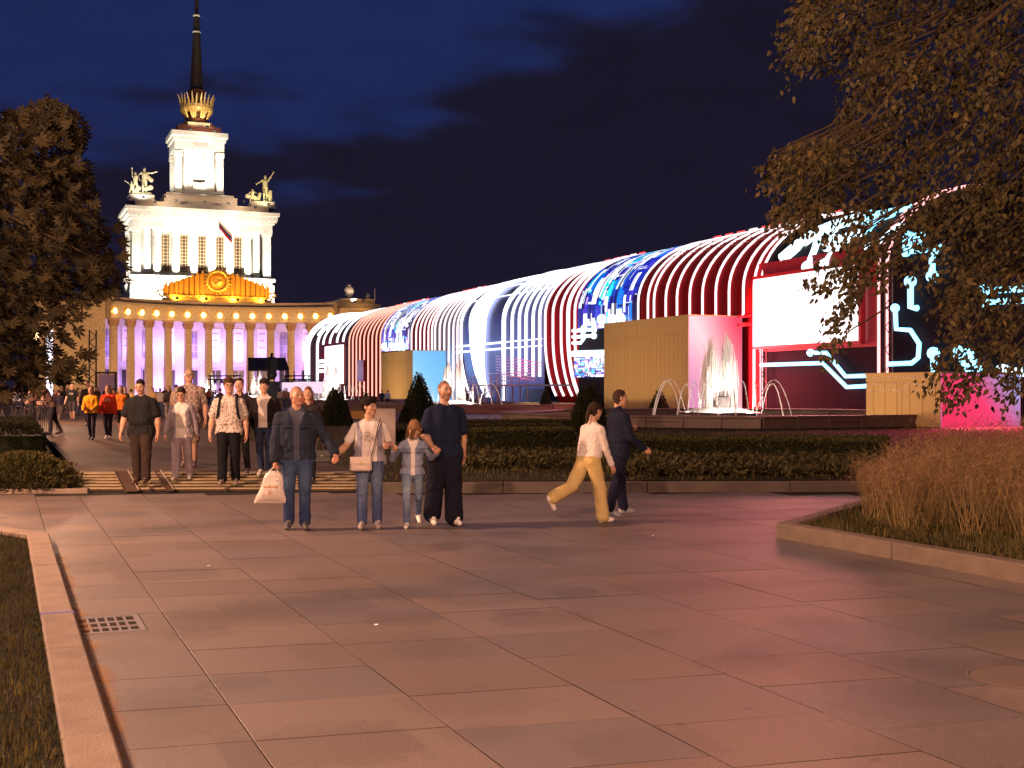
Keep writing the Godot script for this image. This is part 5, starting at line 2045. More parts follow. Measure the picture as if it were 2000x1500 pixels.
	var paint := func(r: int, p: Vector3) -> Array:
		if r < 0:
			return [-1 - r, colors[-1 - r]]
		if r == LEGS and p.y > hem + 0.004 and absf(p.x) < 0.22:
			r = TOP
		elif r == TOP and p.y < hem - 0.004 and absf(p.x) < 0.19 and p.y > hem - 0.16:
			r = LEGS
		if r == TOP and open > 0.0 and p.z > tz.call(p.y) + 0.01 and absf(p.x) < open + maxf(0.0, p.y - seam - 0.38) * 0.35:
			r = INNER
		var c: Color = colors[r]
		if custom != null:
			c = custom.call(r, Vector3(p.x, p.y - seam + 0.9, p.z), c)
		var j := 0.92 + 0.16 * wob.get_noise_3d(p.x * 3.0, p.y * 3.0, p.z * 3.0 + r)
		return [r, Color(c.r * j, c.g * j, c.b * j)]
	var sd := rng.randf() * 50.0
	var move := func(r: int, p: Vector3) -> Vector3:
		if r == TOP or r == LEGS:
			var cr := clampf(1.0 - absf(p.y - 0.5) / 0.12, 0.0, 1.0) + clampf(1.0 - absf(p.y - 0.14) / 0.12, 0.0, 1.0) + clampf(1.0 - absf(p.y - hem - 0.12) / 0.16, 0.0, 1.0)
			var a := 0.013 * (0.5 - absf(wob.get_noise_3d(p.x * 1.1 + sd, p.y * 0.5 + p.x * 0.8, p.z * 1.1)) * 2.2) * (0.4 + cr) + 0.009 * wob.get_noise_3d(p.x * 0.75 + sd, p.y * 0.45 + absf(p.x) * 0.6, p.z * 0.75) + (0.004 + 0.009 * cr) * wob.get_noise_3d(p.x * 0.9 + p.y, p.y * 2.6 + sd, p.z * 0.9)
			var ax := Vector3(p.x * 0.4, 0, p.z - tz.call(p.y)).normalized()
			var q := p + ax * a
			if r == TOP and open > 0.0:
				q += ax * 0.006
			if r == TOP and p.y < hem + 0.07 and absf(p.x) < 0.21:
				q += ax * 0.012 * clampf(1.0 - (p.y - hem) / 0.07, 0.0, 1.0)
			return q
		return p
	var buckets := {}
	pour(x.net(), buckets, Transform3D(Basis.from_scale(Vector3.ONE * k), Vector3.ZERO), paint, move)
	# ---- head
	if detail > 0:
		var hbas := Basis(Vector3.UP, deg_to_rad(s.get("look", 0.0))) * Basis(Vector3.RIGHT, deg_to_rad(s.get("nod", 0.0)))
		head(s, buckets, Transform3D(hbas * Basis.from_scale(Vector3.ONE * k * hs), hb * k), colors, detail)
		if s.get("glasses", false):
			var g := Sh.new()
			for e in [-1.0, 1.0]:
				var pts := PackedVector3Array()
				for i in 11:
					var a := TAU * i / 10.0
					pts.push_back(Vector3(0.032 * e + cos(a) * 0.022, 0.122 + sin(a) * 0.017, 0.098 - 0.006 * absf(cos(a))))
				g.tube(pts, 0.003, 5, false)
				g.tube(PackedVector3Array([Vector3(0.054 * e, 0.124, 0.092), Vector3(0.078 * e, 0.122, 0.0)]), 0.003, 5)
			g.tube(PackedVector3Array([Vector3(-0.01, 0.124, 0.1), Vector3(0.01, 0.124, 0.1)]), 0.003, 5)
			var gm := part("glasses", g, mat("spectacles", 0.015, 0.012, 0.012, 0.3), o)
			gm.transform = Transform3D(hbas * Basis.from_scale(Vector3.ONE * k * hs), hb * k)
	# ---- hands
	if detail > 1:
		for side in 2:
			var sg: float = 1.0 if side == 0 else -1.0
			var ep: Vector3 = J["el%d" % side]
			var wp: Vector3 = J["wr%d" % side]
			var grip: float = (s.get("grip", [0.35, 0.35]) as Array)[side]
			hand(buckets, (wp - ep).normalized(), wp * k, sg, k, grip, colors[SKIN])
	var called := {SKIN: "body", TOP: s.get("top_name", "shirt"), LEGS: s.get("legs_name", "trousers"), SHOE: "shoes", HAIR: "hair", INNER: s.get("inner_name", "tee")}
	var cloth := vmat("cloth", 0.92)
	var skinm := vmat("skin", 0.55)
	skinm.subsurf_scatter_enabled = true
	skinm.subsurf_scatter_strength = 0.08
	for r in buckets:
		part(called[r], bucket_mesh(buckets[r]), skinm if r == SKIN else (vmat("shoe_leather", 0.5) if r == SHOE else (vmat("hair", 0.78) if r == HAIR else cloth)), o)
	o.set_meta("joints", J)
	return o

func head(s: Dictionary, buckets: Dictionary, xf: Transform3D, colors: Dictionary, detail: int) -> void:
	# y 0 at the chin's level, 0.23 at the crown, the face towards +z
	var x := Vox.new(Vector3(-0.13, -0.10, -0.16), Vector3(0.13, 0.27, 0.15), 0.006 if detail > 1 else 0.010)
	var st: String = s.get("style", "short")
	x.ell(Vector3(0, 0.135, -0.012), Vector3(0.074, 0.094, 0.094), SKIN, 0.015)
	x.cap(Vector3(-0.022, 0.062, 0.03), Vector3(0.022, 0.062, 0.03), 0.046, 0.046, SKIN, 0.025)
	x.cap(Vector3(-0.012, 0.02, 0.055), Vector3(0.012, 0.02, 0.055), 0.026, 0.026, SKIN, 0.025)
	x.cap(Vector3(-0.036, 0.10, 0.045), Vector3(0.036, 0.10, 0.045), 0.036, 0.036, SKIN, 0.02)
	x.cap(Vector3(-0.032, 0.145, 0.066), Vector3(0.032, 0.145, 0.066), 0.016, 0.016, SKIN, 0.012)
	x.cap(Vector3(0, 0.128, 0.086), Vector3(0, 0.092, 0.106), 0.008, 0.011, SKIN, 0.008)
	x.cap(Vector3(-0.012, 0.087, 0.092), Vector3(0.012, 0.087, 0.092), 0.009, 0.009, SKIN, 0.006)
	x.cap(Vector3(-0.018, 0.058, 0.079), Vector3(0.018, 0.058, 0.079), 0.008, 0.008, SKIN, 0.006)
	x.cap(Vector3(-0.014, 0.047, 0.078), Vector3(0.014, 0.047, 0.078), 0.008, 0.008, SKIN, 0.006)
	for e in [-1.0, 1.0]:
		x.ell(Vector3(0.076 * e, 0.108, -0.008), Vector3(0.010, 0.030, 0.019), SKIN, 0.006)
	x.cap(Vector3(0, -0.08, -0.018), Vector3(0, 0.06, -0.022), 0.053, 0.05, SKIN, 0.02)
	if st == "bun" or st == "pony":
		x.ell(Vector3(0, 0.14, -0.02), Vector3(0.08, 0.10, 0.10), HAIR, 0.01)
		x.ell(Vector3(0, 0.19 if st == "bun" else 0.13, -0.105), Vector3(0.035, 0.035, 0.035), HAIR, 0.012)
	if st == "pony":
		x.cap(Vector3(0, 0.12, -0.115), Vector3(0.0, 0.02, -0.125), 0.026, 0.03, HAIR, 0.012)
		x.cap(Vector3(0, 0.02, -0.125), Vector3(0.01, -0.08, -0.115), 0.03, 0.018, HAIR, 0.012)
	if st == "long":
		for e in [-1.0, 1.0]:
			x.cap(Vector3(0.07 * e, 0.14, -0.02), Vector3(0.075 * e, -0.06, 0.0), 0.026, 0.02, HAIR, 0.015)
		x.cap(Vector3(0, 0.14, -0.075), Vector3(0, -0.06, -0.075), 0.06, 0.05, HAIR, 0.02)
	if s.get("fringe", false):
		for e in [-0.06, -0.035, 0.05]:
			x.cap(Vector3(e, 0.20, 0.06), Vector3(e * 1.25, 0.06, 0.095), 0.02, 0.012, HAIR, 0.012)
	if st == "full":
		x.ell(Vector3(0, 0.16, -0.022), Vector3(0.088, 0.092, 0.104), HAIR, 0.01)
		x.ell(Vector3(0, 0.215, 0.035), Vector3(0.06, 0.03, 0.05), HAIR, 0.02)
	var line: float = {"short": 0.184, "bald": 0.199, "full": 0.180, "bun": 0.182, "pony": 0.182, "long": 0.184}[st]
	var beard: bool = s.get("beard", false)
	var skin: Color = colors[SKIN]
	var hair: Color = colors[HAIR]
	var paint := func(r: int, p: Vector3) -> Array:
		if r < 0:
			return [-1 - r, colors[-1 - r]]
		if r == SKIN:
			var ear := absf(p.x) > 0.074 and p.y < 0.142
			var nape := 0.045
			if st != "none" and not ear and (p.y > line + 0.12 * maxf(0.0, p.z - 0.045) + 0.010 * wob.get_noise_3d(p.x * 7.0, 3.0, s.h * 9.0) - 1.6 * maxf(0.0, absf(p.x) - 0.045) or (p.z < 0.012 + 0.35 * (p.y - 0.13) and p.y > nape + 0.02 * signf(p.z + 0.03) and absf(p.x) > 0.03) or (p.z < -0.05 and p.y > nape)):
				r = HAIR
		if r == HAIR:
			var j := 0.75 + 0.5 * absf(wob.get_noise_3d(p.x * 9.0, p.y * 3.0, p.z * 9.0))
			var hc := hair
			if st == "bald":
				hc = hair.lerp(skin, 0.45)
			return [HAIR, Color(hc.r * j, hc.g * j, hc.b * j)]
		var c := skin
		var warm := clampf(1.0 - (p - Vector3(0.045 * signf(p.x), 0.085, 0.06)).length() / 0.04, 0.0, 1.0)
		c = Color(c.r * (1.0 + 0.1 * warm), c.g * (1.0 - 0.08 * warm), c.b * (1.0 - 0.1 * warm))
		var ex := Vector2(absf(p.x) - 0.032, p.y - 0.121)
		if p.z > 0.05:
			if Vector2(ex.x, ex.y * 1.9).length() < 0.015:
				c = Color(0.40, 0.36, 0.33) if absf(ex.x) > 0.007 else Color(0.02, 0.014, 0.012)
			elif Vector2(ex.x, ex.y * 1.6).length() < 0.021:
				c = c * 0.6  # shade of the eye socket put into the skin colour
			elif absf(ex.x) < 0.02 and absf(p.y - 0.144 + ex.x * ex.x * 12.0) < 0.0065:
				c = hair.lerp(skin, 0.25)
			elif absf(p.x) < 0.024 and absf(p.y - 0.0525) < 0.010:
				c = Color(0.36, 0.13, 0.11) if absf(p.y - 0.0525) > 0.0025 else Color(0.15, 0.05, 0.05)
			elif absf(p.x) < 0.013 and absf(p.y - 0.083) < 0.005:
				c = c * 0.55
		if beard and p.y < 0.075 and p.z > -0.01 and p.y > -0.01:
			c = c.lerp(hair, 0.45)
		c.a = 1.0
		return [SKIN, c]
	var front := line
	var thick := 0.002 if st == "bald" else (0.007 if st in ["short", "bun", "pony"] else 0.014)
	var move := func(r: int, p: Vector3) -> Vector3:
		if r == HAIR:
			var fade := clampf(maxf((p.y - front) / 0.028, -(p.z + 0.01) / 0.06), 0.1, 1.0)
			return p + (p - Vector3(0, 0.12, -0.01)).normalized() * (thick + 0.009 * wob.get_noise_3d(p.x * 6.0, p.y * 4.0, p.z * 6.0)) * fade
		return p
	pour(x.net(), buckets, xf, paint, move)

func hand(buckets: Dictionary, dir: Vector3, wrist: Vector3, sg: float, k: float, grip: float, skin: Color) -> void:
	# local: y along the hand, x towards the thumb, z out of the palm
	var t := (Vector3(0, 0, 1) - dir * dir.z).normalized() if absf(dir.z) < 0.93 else Vector3(0, 1, 0)
	var pn := Vector3(-sg, 0, 0)
	pn = (pn - dir * pn.dot(dir) - t * pn.dot(t)).normalized()
	var x := Vox.new(Vector3(-0.065, -0.03, -0.03), Vector3(0.085, 0.21, 0.085), 0.0062)
	var len := [0.072, 0.082, 0.076, 0.058]
	for i in 4:
		var ox := 0.031 - i * 0.0205
		var kn := Vector3(ox, 0.092 - 0.006 * absf(i - 1.2), 0)
		x.cap(Vector3(ox * 0.55, 0.0, 0), kn, 0.017, 0.0125, SKIN, 0.010)
		var a := grip * 0.9 + 0.05 * i
		var p := kn
		for q in 3:
			var e: Vector3 = p + Vector3(0.04 * ox, cos(a), sin(a)) * (len[i] * [0.45, 0.31, 0.24][q])
			x.cap(p, e, 0.0098 - 0.0012 * q, 0.0088 - 0.0012 * q, SKIN, 0.003)
			p = e
			a += grip * [1.15, 0.85, 0.0][q]
	x.cap(Vector3(0.012, 0.015, 0.006), Vector3(0.045, 0.05, 0.018), 0.016, 0.0115, SKIN, 0.008)
	x.cap(Vector3(0.045, 0.05, 0.018), Vector3(0.05 - 0.02 * grip, 0.085, 0.03), 0.0112, 0.0098, SKIN, 0.004)
	x.cap(Vector3(0.05 - 0.02 * grip, 0.085, 0.03), Vector3(0.045 - 0.03 * grip, 0.11, 0.038), 0.0098, 0.008, SKIN, 0.004)
	x.cap(Vector3(0, -0.02, 0), Vector3(0, 0.03, 0), 0.024, 0.026, SKIN, 0.012)
	var paint := func(r: int, p: Vector3) -> Array:
		return [SKIN, Color(skin.r * 1.02, skin.g * 0.93, skin.b * 0.9)]
	var keep := func(_r: int, p: Vector3) -> Vector3: return p
	pour(x.net(), buckets, Transform3D(Basis(t * k, dir * k, pn * k), wrist), paint, keep)

func spots(dark: Color, size: float, share: float, region := TOP) -> Callable:
	return func(r: int, p: Vector3, c: Color) -> Color:
		if r != region:
			return c
		var n := wob.get_noise_3d(p.x * size, p.y * size, p.z * size * 0.4)
		return dark if n > share else c

func jeans(base = null) -> Callable:
	# denim worn pale down the front of the thighs
	return func(r: int, p: Vector3, c: Color) -> Color:
		if base != null:
			c = base.call(r, p, c)
		if r != LEGS:
			return c
		var worn := clampf(0.5 + p.z * 7.0, 0.0, 1.0) * clampf(1.0 - absf(p.y - 0.62) * 2.6, 0.0, 1.0)
		var g := 0.85 + 1.3 * worn * (0.6 + 0.8 * absf(wob.get_noise_3d(p.x * 1.4, p.y * 0.7, p.z))) + 0.35 * wob.get_noise_3d(p.x * 2.0, p.y * 0.8, p.z * 2.0)
		if absf(absf(p.x) - 0.155) < 0.007:
			g *= 0.7
		return Color(c.r * g, c.g * g, c.b * (0.5 + 0.5 * g))

func denim_seams() -> Callable:
	# yoke, pocket flaps and plackets picked out in darker stitching
	return func(r: int, p: Vector3, c: Color) -> Color:
		if r != TOP:
			return c
		var x := absf(p.x)
		var k := 1.0 + 0.3 * wob.get_noise_3d(p.x * 2.2, p.y * 1.2, p.z * 2.2)
		if p.z > 0.0 and (absf(p.y - 1.285) < 0.008 or absf(x - 0.155) < 0.006 and p.y < 1.28 or (x > 0.055 and x < 0.14 and absf(p.y - 1.235) < 0.022)):
			k *= 0.55
		elif p.z > 0.0 and x > 0.05 and x < 0.075 and p.y < 1.3:
			k *= 1.25
		return Color(c.r * k, c.g * k, c.b * k)

func print_on(y0: float, y1: float, half: float, dark: Color, base = null, rg := TOP) -> Callable:
	return func(r: int, p: Vector3, c: Color) -> Color:
		if base != null:
			c = base.call(r, p, c)
		if r == rg and p.z > 0.03 and p.y > y0 and p.y < y1 and absf(p.x) < half and wob.get_noise_2d(p.x * 6.0, p.y * 5.0) > 0.02:
			return dark
		return c

func people() -> void:
	var G := 0.205
	var crowd := "people strolling along the boulevard"
	var far := "people farther down the boulevard"
	var denim := Color(0.045, 0.075, 0.17)
	var pale_denim := Color(0.10, 0.13, 0.22)
	# --- the four walking abreast in front, and the two crossing
	var man := person({"label": "grey haired man in a dark denim jacket and faded jeans holding a white bag", "at": gnd(580, 1035), "h": 1.72, "w": 1.16, "turn": 8.0, "sleeve": "long", "puff": 0.012,
		"top": Color(0.021, 0.025, 0.042), "top_name": "denim_jacket", "inner": Color(0.055, 0.058, 0.085), "open": 0.03, "legs_c": Color(0.028, 0.043, 0.105), "legs_name": "jeans", "wide": 0.012, "hem": 0.86, "collar": true,
		"style": "bald", "hair": Color(0.22, 0.18, 0.16), "skin": Color(0.36, 0.175, 0.115), "look": 28.0, "pose": [3, 3, -5, 6], "arms": [[2, 38, 12, 44], [4, 12, 8, 2]], "grip": [0.75, 1.1], "reach": {0: at(664, 902, 14.72)}, "paint": jeans(denim_seams()), "group": crowd})
	var J: Dictionary = man.get_meta("joints")
	var kk := 1.72 / 1.75
	var hb: Vector3 = man.transform * ((J["wr1"] + ((J["wr1"] - J["el1"]) as Vector3).normalized() * 0.10) * kk)
	carrier_bag(hb)
	var woman := person({"label": "short dark haired woman in a white tee and grey denim waistcoat with jeans", "at": gnd(722, 1033), "h": 1.575, "fem": true, "w": 1.12, "turn": 5.0, "sleeve": "short", "top": Color(0.19, 0.18, 0.23), "top_name": "waistcoat",
		"inner": Color(0.50, 0.45, 0.44), "open": 0.095, "legs_c": Color(0.055, 0.072, 0.15), "legs_name": "jeans", "wide": 0.012, "hem": 0.90, "style": "full", "hair": Color(0.012, 0.009, 0.009), "look": 52.0,
		"pose": [-4, 6, 7, 4], "arms": [[22, 22, 62, -10], [4, 40, 4, 44]], "grip": [0.9, 0.7], "reach": {0: at(761, 881, 14.8), 1: at(650, 900, 14.8)}, "shoe": Color(0.28, 0.24, 0.24), "group": crowd,
		"paint": jeans(func(r: int, p: Vector3, c: Color) -> Color:
			if r == TOP and absf(p.x) > 0.165 and p.y > 1.1: return Color(0.50, 0.45, 0.44)
			if r == INNER and p.y > 1.17 and p.y < 1.30 and absf(p.x) < 0.075 and wob.get_noise_2d(p.x * 5.0, p.y * 7.0) > 0.08: return Color(0.22, 0.17, 0.17)
			return c)})
	handbag(woman.transform * Vector3(-0.10, 0.80, 0.17), "small white handbag hanging on a strap at the woman's hip", Color(0.40, 0.32, 0.29), woman)
	person({"label": "girl with light brown hair looking down, in a pale denim jacket and jeans", "at": gnd(806, 1030), "h": 1.32, "head": 1.2, "fem": true, "w": 0.92, "turn": 6.0, "sleeve": "long", "top": Color(0.17, 0.195, 0.29), "top_name": "denim_jacket",
		"inner": Color(0.55, 0.52, 0.53), "open": 0.03, "legs_c": pale_denim, "legs_name": "jeans", "hem": 0.87, "style": "long", "hair": Color(0.16, 0.085, 0.04), "nod": 52.0, "look": 14.0, "lean": 9.0, "fringe": true, "collar": true,
		"pose": [-12, 32, 8, 5], "arms": [[8, 40, 8, 62], [18, 22, 70, 14]], "grip": [0.8, 0.9], "reach": {0: at(862, 890, 14.98), 1: at(764, 884, 14.82)}, "shoe": Color(0.62, 0.58, 0.55), "paint": jeans(denim_seams()), "group": crowd})
	person({"label": "tall close cropped man in a navy tee and very wide navy trousers", "at": gnd(868, 1026), "h": 1.79, "w": 1.12, "turn": 22.0, "sleeve": "short", "puff": 0.022, "top": Color(0.012, 0.014, 0.034), "legs_c": Color(0.009, 0.009, 0.019), "wide": 0.055,
		"hem": 0.82, "flare": 0.015, "style": "bald", "hair": Color(0.03, 0.022, 0.02), "look": 14.0, "pose": [6, 2, -9, 8], "arms": [[-16, 14, 12, 4], [6, 4, 34, -20]], "grip": [0.4, 0.85], "reach": {1: at(846, 886, 15.0)}, "shoe": Color(0.58, 0.55, 0.53), "beard": true, "group": crowd})
	person({"label": "woman striding away in a white top and yellow trousers, hair in a ponytail", "at": gnd(1150, 1021), "h": 1.55, "fem": true, "w": 1.06, "turn": 128.0, "sleeve": "long", "puff": 0.004, "top": Color(0.50, 0.44, 0.43), "legs_c": Color(0.42, 0.31, 0.14), "wide": 0.036,
		"hem": 0.97, "style": "pony", "hair": Color(0.03, 0.018, 0.014), "nod": 14.0, "lean": 8.0, "pose": [-34, 34, 17, 8], "arms": [[-6, 8, 14], [10, 10, 14]], "shoe": Color(0.62, 0.55, 0.55), "group": crowd})
	person({"label": "man in a dark navy suit walking away beside the woman in yellow trousers", "at": gnd(1208, 1008), "h": 1.68, "w": 1.08, "turn": 112.0, "sleeve": "long", "puff": 0.008, "top": Color(0.011, 0.013, 0.03), "top_name": "jacket", "legs_c": Color(0.011, 0.012, 0.026), "wide": 0.012,
		"hem": 0.84, "flare": 0.01, "collar": true, "style": "short", "hair": Color(0.05, 0.03, 0.022), "look": -10.0, "nod": 6.0, "pose": [10, 3, -10, 8], "arms": [[8, 28, 96, -8], [14, 8, 40]], "shoe": Color(0.22, 0.23, 0.26), "group": crowd})
	# --- the row on the steps
	person({"label": "stocky man in a black tee and dark trousers looking down on the steps", "at": gnd(276, 945, 0.1), "h": 1.76, "w": 1.22, "turn": -4.0, "sleeve": "short", "puff": 0.012, "top": Color(0.016, 0.015, 0.017), "legs_c": Color(0.035, 0.024, 0.021), "wide": 0.022, "hem": 0.83,
		"style": "short", "nod": 22.0, "pose": [5, 3, -4, 5], "arms": [[-6, 14, 10, 4], [6, 16, 12, 6]], "shoe": Color(0.06, 0.035, 0.03), "group": crowd})
	person({"label": "dark haired woman in an open lilac grey shirt, white tee and lilac trousers", "at": gnd(355, 938, 0.12), "h": 1.605, "fem": true, "w": 0.98, "turn": 2.0, "sleeve": "long", "puff": 0.012, "top": Color(0.20, 0.17, 0.20), "top_name": "open_shirt", "inner": Color(0.46, 0.41, 0.39), "open": 0.085,
		"legs_c": Color(0.24, 0.195, 0.235), "wide": 0.02, "hem": 0.80, "flare": 0.02, "style": "bun", "nod": 18.0, "glasses": true, "pose": [-10, 16, 6, 3], "arms": [[-16, 14, 12, 6], [10, 14, 16, 6]], "shoe": Color(0.3, 0.26, 0.25), "group": crowd,
		"paint": print_on(1.0, 1.12, 0.06, Color(0.3, 0.26, 0.25), null, INNER)})
	person({"label": "tall grey haired man in a plaid shirt and light shorts behind the woman in lilac", "at": gnd(370, 913, G), "h": 1.87, "w": 1.18, "turn": 6.0, "sleeve": "short", "top": Color(0.17, 0.12, 0.11), "legs_c": Color(0.30, 0.22, 0.15), "shorts": true, "wide": 0.02, "hem": 0.84,
		"style": "bald", "hair": Color(0.30, 0.26, 0.23), "glasses": true, "pose": [6, 6, -6, 10], "arms": [[-8, 14, 14, 4], [6, 14, 18, 4]], "shoe": Color(0.08, 0.05, 0.04), "group": crowd,
		"paint": func(r: int, p: Vector3, c: Color) -> Color:
			if r == TOP:
				var a := fposmod(p.x * 1.0, 0.09) < 0.022
				var b := fposmod(p.y, 0.09) < 0.022
				return Color(0.33, 0.25, 0.22) if a != b else (Color(0.05, 0.035, 0.04) if a else c)
			return c})
	var pack := person({"label": "man with glasses in a white patterned tee and black trousers with a backpack", "at": gnd(447, 948, 0.07), "h": 1.79, "w": 1.16, "turn": 6.0, "sleeve": "short", "puff": 0.01, "top": Color(0.44, 0.38, 0.35), "legs_c": Color(0.011, 0.010, 0.013), "wide": 0.02, "hem": 0.86,
		"style": "full", "hair": Color(0.06, 0.032, 0.02), "glasses": true, "look": 12.0, "pose": [-5, 8, 6, 3], "arms": [[-4, 14, 14, 6], [4, 14, 12, 6]], "shoe": Color(0.16, 0.12, 0.11), "group": crowd, "paint": spots(Color(0.10, 0.055, 0.05), 2.7, 0.25)})
	backpack(pack, 1.79 / 1.75, "black backpack worn by the man in the patterned tee")
	person({"label": "young man in an open black jacket over a white tee with dark jeans", "at": gnd(516, 930, 0.17), "h": 1.68, "w": 1.06, "turn": -3.0, "sleeve": "long", "puff": 0.012, "top": Color(0.014, 0.012, 0.013), "top_name": "jacket", "inner": Color(0.44, 0.385, 0.365), "open": 0.075,
		"legs_c": Color(0.022, 0.03, 0.065), "legs_name": "jeans", "hem": 0.88, "style": "full", "look": 6.0, "pose": [7, 4, -8, 10], "arms": [[-6, 14, 16, 4], [8, 14, 20, 4]], "collar": true, "shoe": Color(0.4, 0.36, 0.33), "group": crowd})
	person({"label": "red haired woman in dark clothes walking behind the man in the denim jacket", "at": gnd(602, 945, 0.06), "h": 1.67, "fem": true, "turn": -4.0, "detail": 1, "sleeve": "long", "top": Color(0.022, 0.018, 0.02), "legs_c": Color(0.018, 0.017, 0.022), "style": "long", "hair": Color(0.15, 0.05, 0.025), "look": 6.0, "arms": [[-4, 16, 10, 8], [4, 6, 8]], "group": crowd})
	handbag(gnd(627, 948, 0.06) + Vector3(0, 0.5, 0.1), "black handbag hanging beside the red haired woman", Color(0.012, 0.011, 0.012), null, 1.25)
	person({"label": "figure in dark clothes half hidden behind the man with the backpack", "at": gnd(468, 930, 0.17), "h": 1.72, "detail": 1, "sleeve": "long", "top": Color(0.018, 0.016, 0.02), "legs_c": Color(0.014, 0.013, 0.016), "pose": [-8, 18, 8, 4], "group": crowd, "style": "short"})
	# --- farther back on the boulevard
	person({"label": "youngster in a yellow hooded top and dark trousers", "at": gnd(178, 859, G), "h": 1.58, "detail": 1, "hood": true, "fem": true, "sleeve": "long", "puff": 0.018, "top": Color(0.62, 0.27, 0.02), "top_name": "hoodie", "legs_c": Color(0.035, 0.03, 0.045), "style": "long", "hair": Color(0.2, 0.10, 0.05), "arms": [[12, 10, 55, -14], [12, 10, 55, -14]], "hem": 0.86, "group": far})
	person({"label": "youngster in a red hooded top with a white chest print", "at": gnd(211, 858, G), "h": 1.60, "detail": 1, "hood": true, "fem": true, "sleeve": "long", "puff": 0.022, "top": Color(0.50, 0.045, 0.02), "top_name": "hoodie", "legs_c": Color(0.022, 0.02, 0.03), "style": "long", "hair": Color(0.24, 0.11, 0.05), "hem": 0.82, "pose": [10, 6, -8, 14], "shoe": Color(0.5, 0.42, 0.38), "group": far,
		"paint": print_on(1.22, 1.31, 0.10, Color(0.62, 0.5, 0.45))})
	person({"label": "person in an orange top and dark shorts behind the red hooded youngster", "at": gnd(236, 851, G), "h": 1.60, "detail": 1, "fem": true, "sleeve": "long", "top": Color(0.5, 0.14, 0.02), "legs_c": Color(0.03, 0.022, 0.022), "shorts": true, "style": "long", "hair": Color(0.2, 0.10, 0.05), "group": far})
	person({"label": "person in a black printed tee and bare legs near the barrier", "at": gnd(141, 823, G), "h": 1.77, "detail": 1, "top": Color(0.015, 0.014, 0.014), "legs_c": Color(0.05, 0.04, 0.05), "shorts": true, "group": far, "paint": print_on(1.22, 1.30, 0.09, Color(0.55, 0.45, 0.4))})
	person({"label": "bent man in a brown jacket with a bag leaning by the barrier's end post", "at": gnd(103, 849, G), "h": 1.86, "detail": 1, "turn": -70.0, "lean": 26.0, "sleeve": "long", "puff": 0.02, "top": Color(0.085, 0.05, 0.04), "legs_c": Color(0.03, 0.025, 0.035), "arms": [[40, 6, 20], [44, 6, 20]], "hem": 0.84, "group": far})
	person({"label": "man in a dark cap and jacket behind the yellow hooded youngster", "at": gnd(171, 832, G), "h": 1.82, "detail": 1, "sleeve": "long", "top": Color(0.03, 0.022, 0.022), "legs_c": Color(0.03, 0.025, 0.03), "group": far})
	var tops := [Color(0.55, 0.36, 0.16), Color(0.04, 0.03, 0.03), Color(0.3, 0.2, 0.16), Color(0.5, 0.42, 0.36), Color(0.03, 0.03, 0.05), Color(0.42, 0.1, 0.05), Color(0.2, 0.17, 0.2)]
	var desc := ["pale amber", "black", "brown", "cream", "dark blue", "brick red", "grey"]
	var places := [[298, 815, 1.72, 0], [313, 812, 1.66, 3], [329, 822, 1.78, 1], [344, 826, 1.84, 2], [244, 826, 1.7, 1], [256, 818, 1.62, 0], [120, 806, 1.75, 4], [152, 812, 1.7, 2], [190, 806, 1.76, 1], [223, 810, 1.68, 5], [392, 816, 1.7, 6], [430, 812, 1.66, 1], [160, 796, 1.74, 6], [132, 797, 1.68, 3], [205, 795, 1.72, 4], [275, 802, 1.7, 1]]
	var where := ["between the black tee man and the woman in lilac", "beside the woman in lilac, close to the columns", "dark head left of the plaid shirt", "just left of the plaid shirt man", "right behind the red hooded youngster's shoulder", "against the first purple columns", "past the barrier's end", "behind the yellow hooded youngster, by the lattice mast", "under the black frame", "right of the black frame", "between the plaid shirt man and the patterned tee", "close by the patterned tee's shoulder", "far off by the lattice mast's foot", "far off left of the lattice mast", "far off before the black frame", "far off behind the black tee man"]
	for i in places.size():
		var p = places[i]
		person({"label": "distant person in %s, %s" % [desc[p[3]], where[i]], "at": gnd(p[0], p[1], 0.1), "h": p[2], "detail": 0, "pose": [14, 8, -14, 18] if i % 2 else [-10, 18, 10, 4], "fem": i % 2 == 0, "sleeve": "long" if i % 3 else "short", "top": tops[p[3]], "legs_c": [Color(0.03, 0.028, 0.04), Color(0.08, 0.09, 0.15), Color(0.2, 0.16, 0.13)][i % 3], "style": "long" if i % 2 == 0 else "short", "turn": [0.0, 180.0, 20.0, 160.0][i % 4], "group": far})
	for e in [[14, 852, 1.7, 1, "leftmost"], [38, 846, 1.66, 4, "second from the left"], [58, 842, 1.74, 1, "in the middle"], [78, 838, 1.68, 2, "next to the bent man"]]:
		person({"label": "shadowy person standing in the dark behind the barrier, %s" % e[4], "at": gnd(e[0], e[1] - 12, 0.05), "h": e[2], "detail": 0, "sleeve": "long", "top": tops[e[3]], "legs_c": Color(0.03, 0.028, 0.035), "turn": 150.0, "group": far})
	var spans := [[26, 76, "by the dark barriers"], [80, 150, "left of the lattice mast"], [188, 242, "under the black arch"], [284, 342, "before the left purple columns"], [384, 425, "before the middle columns"], [540, 570, "by the lit lilac stall"]]
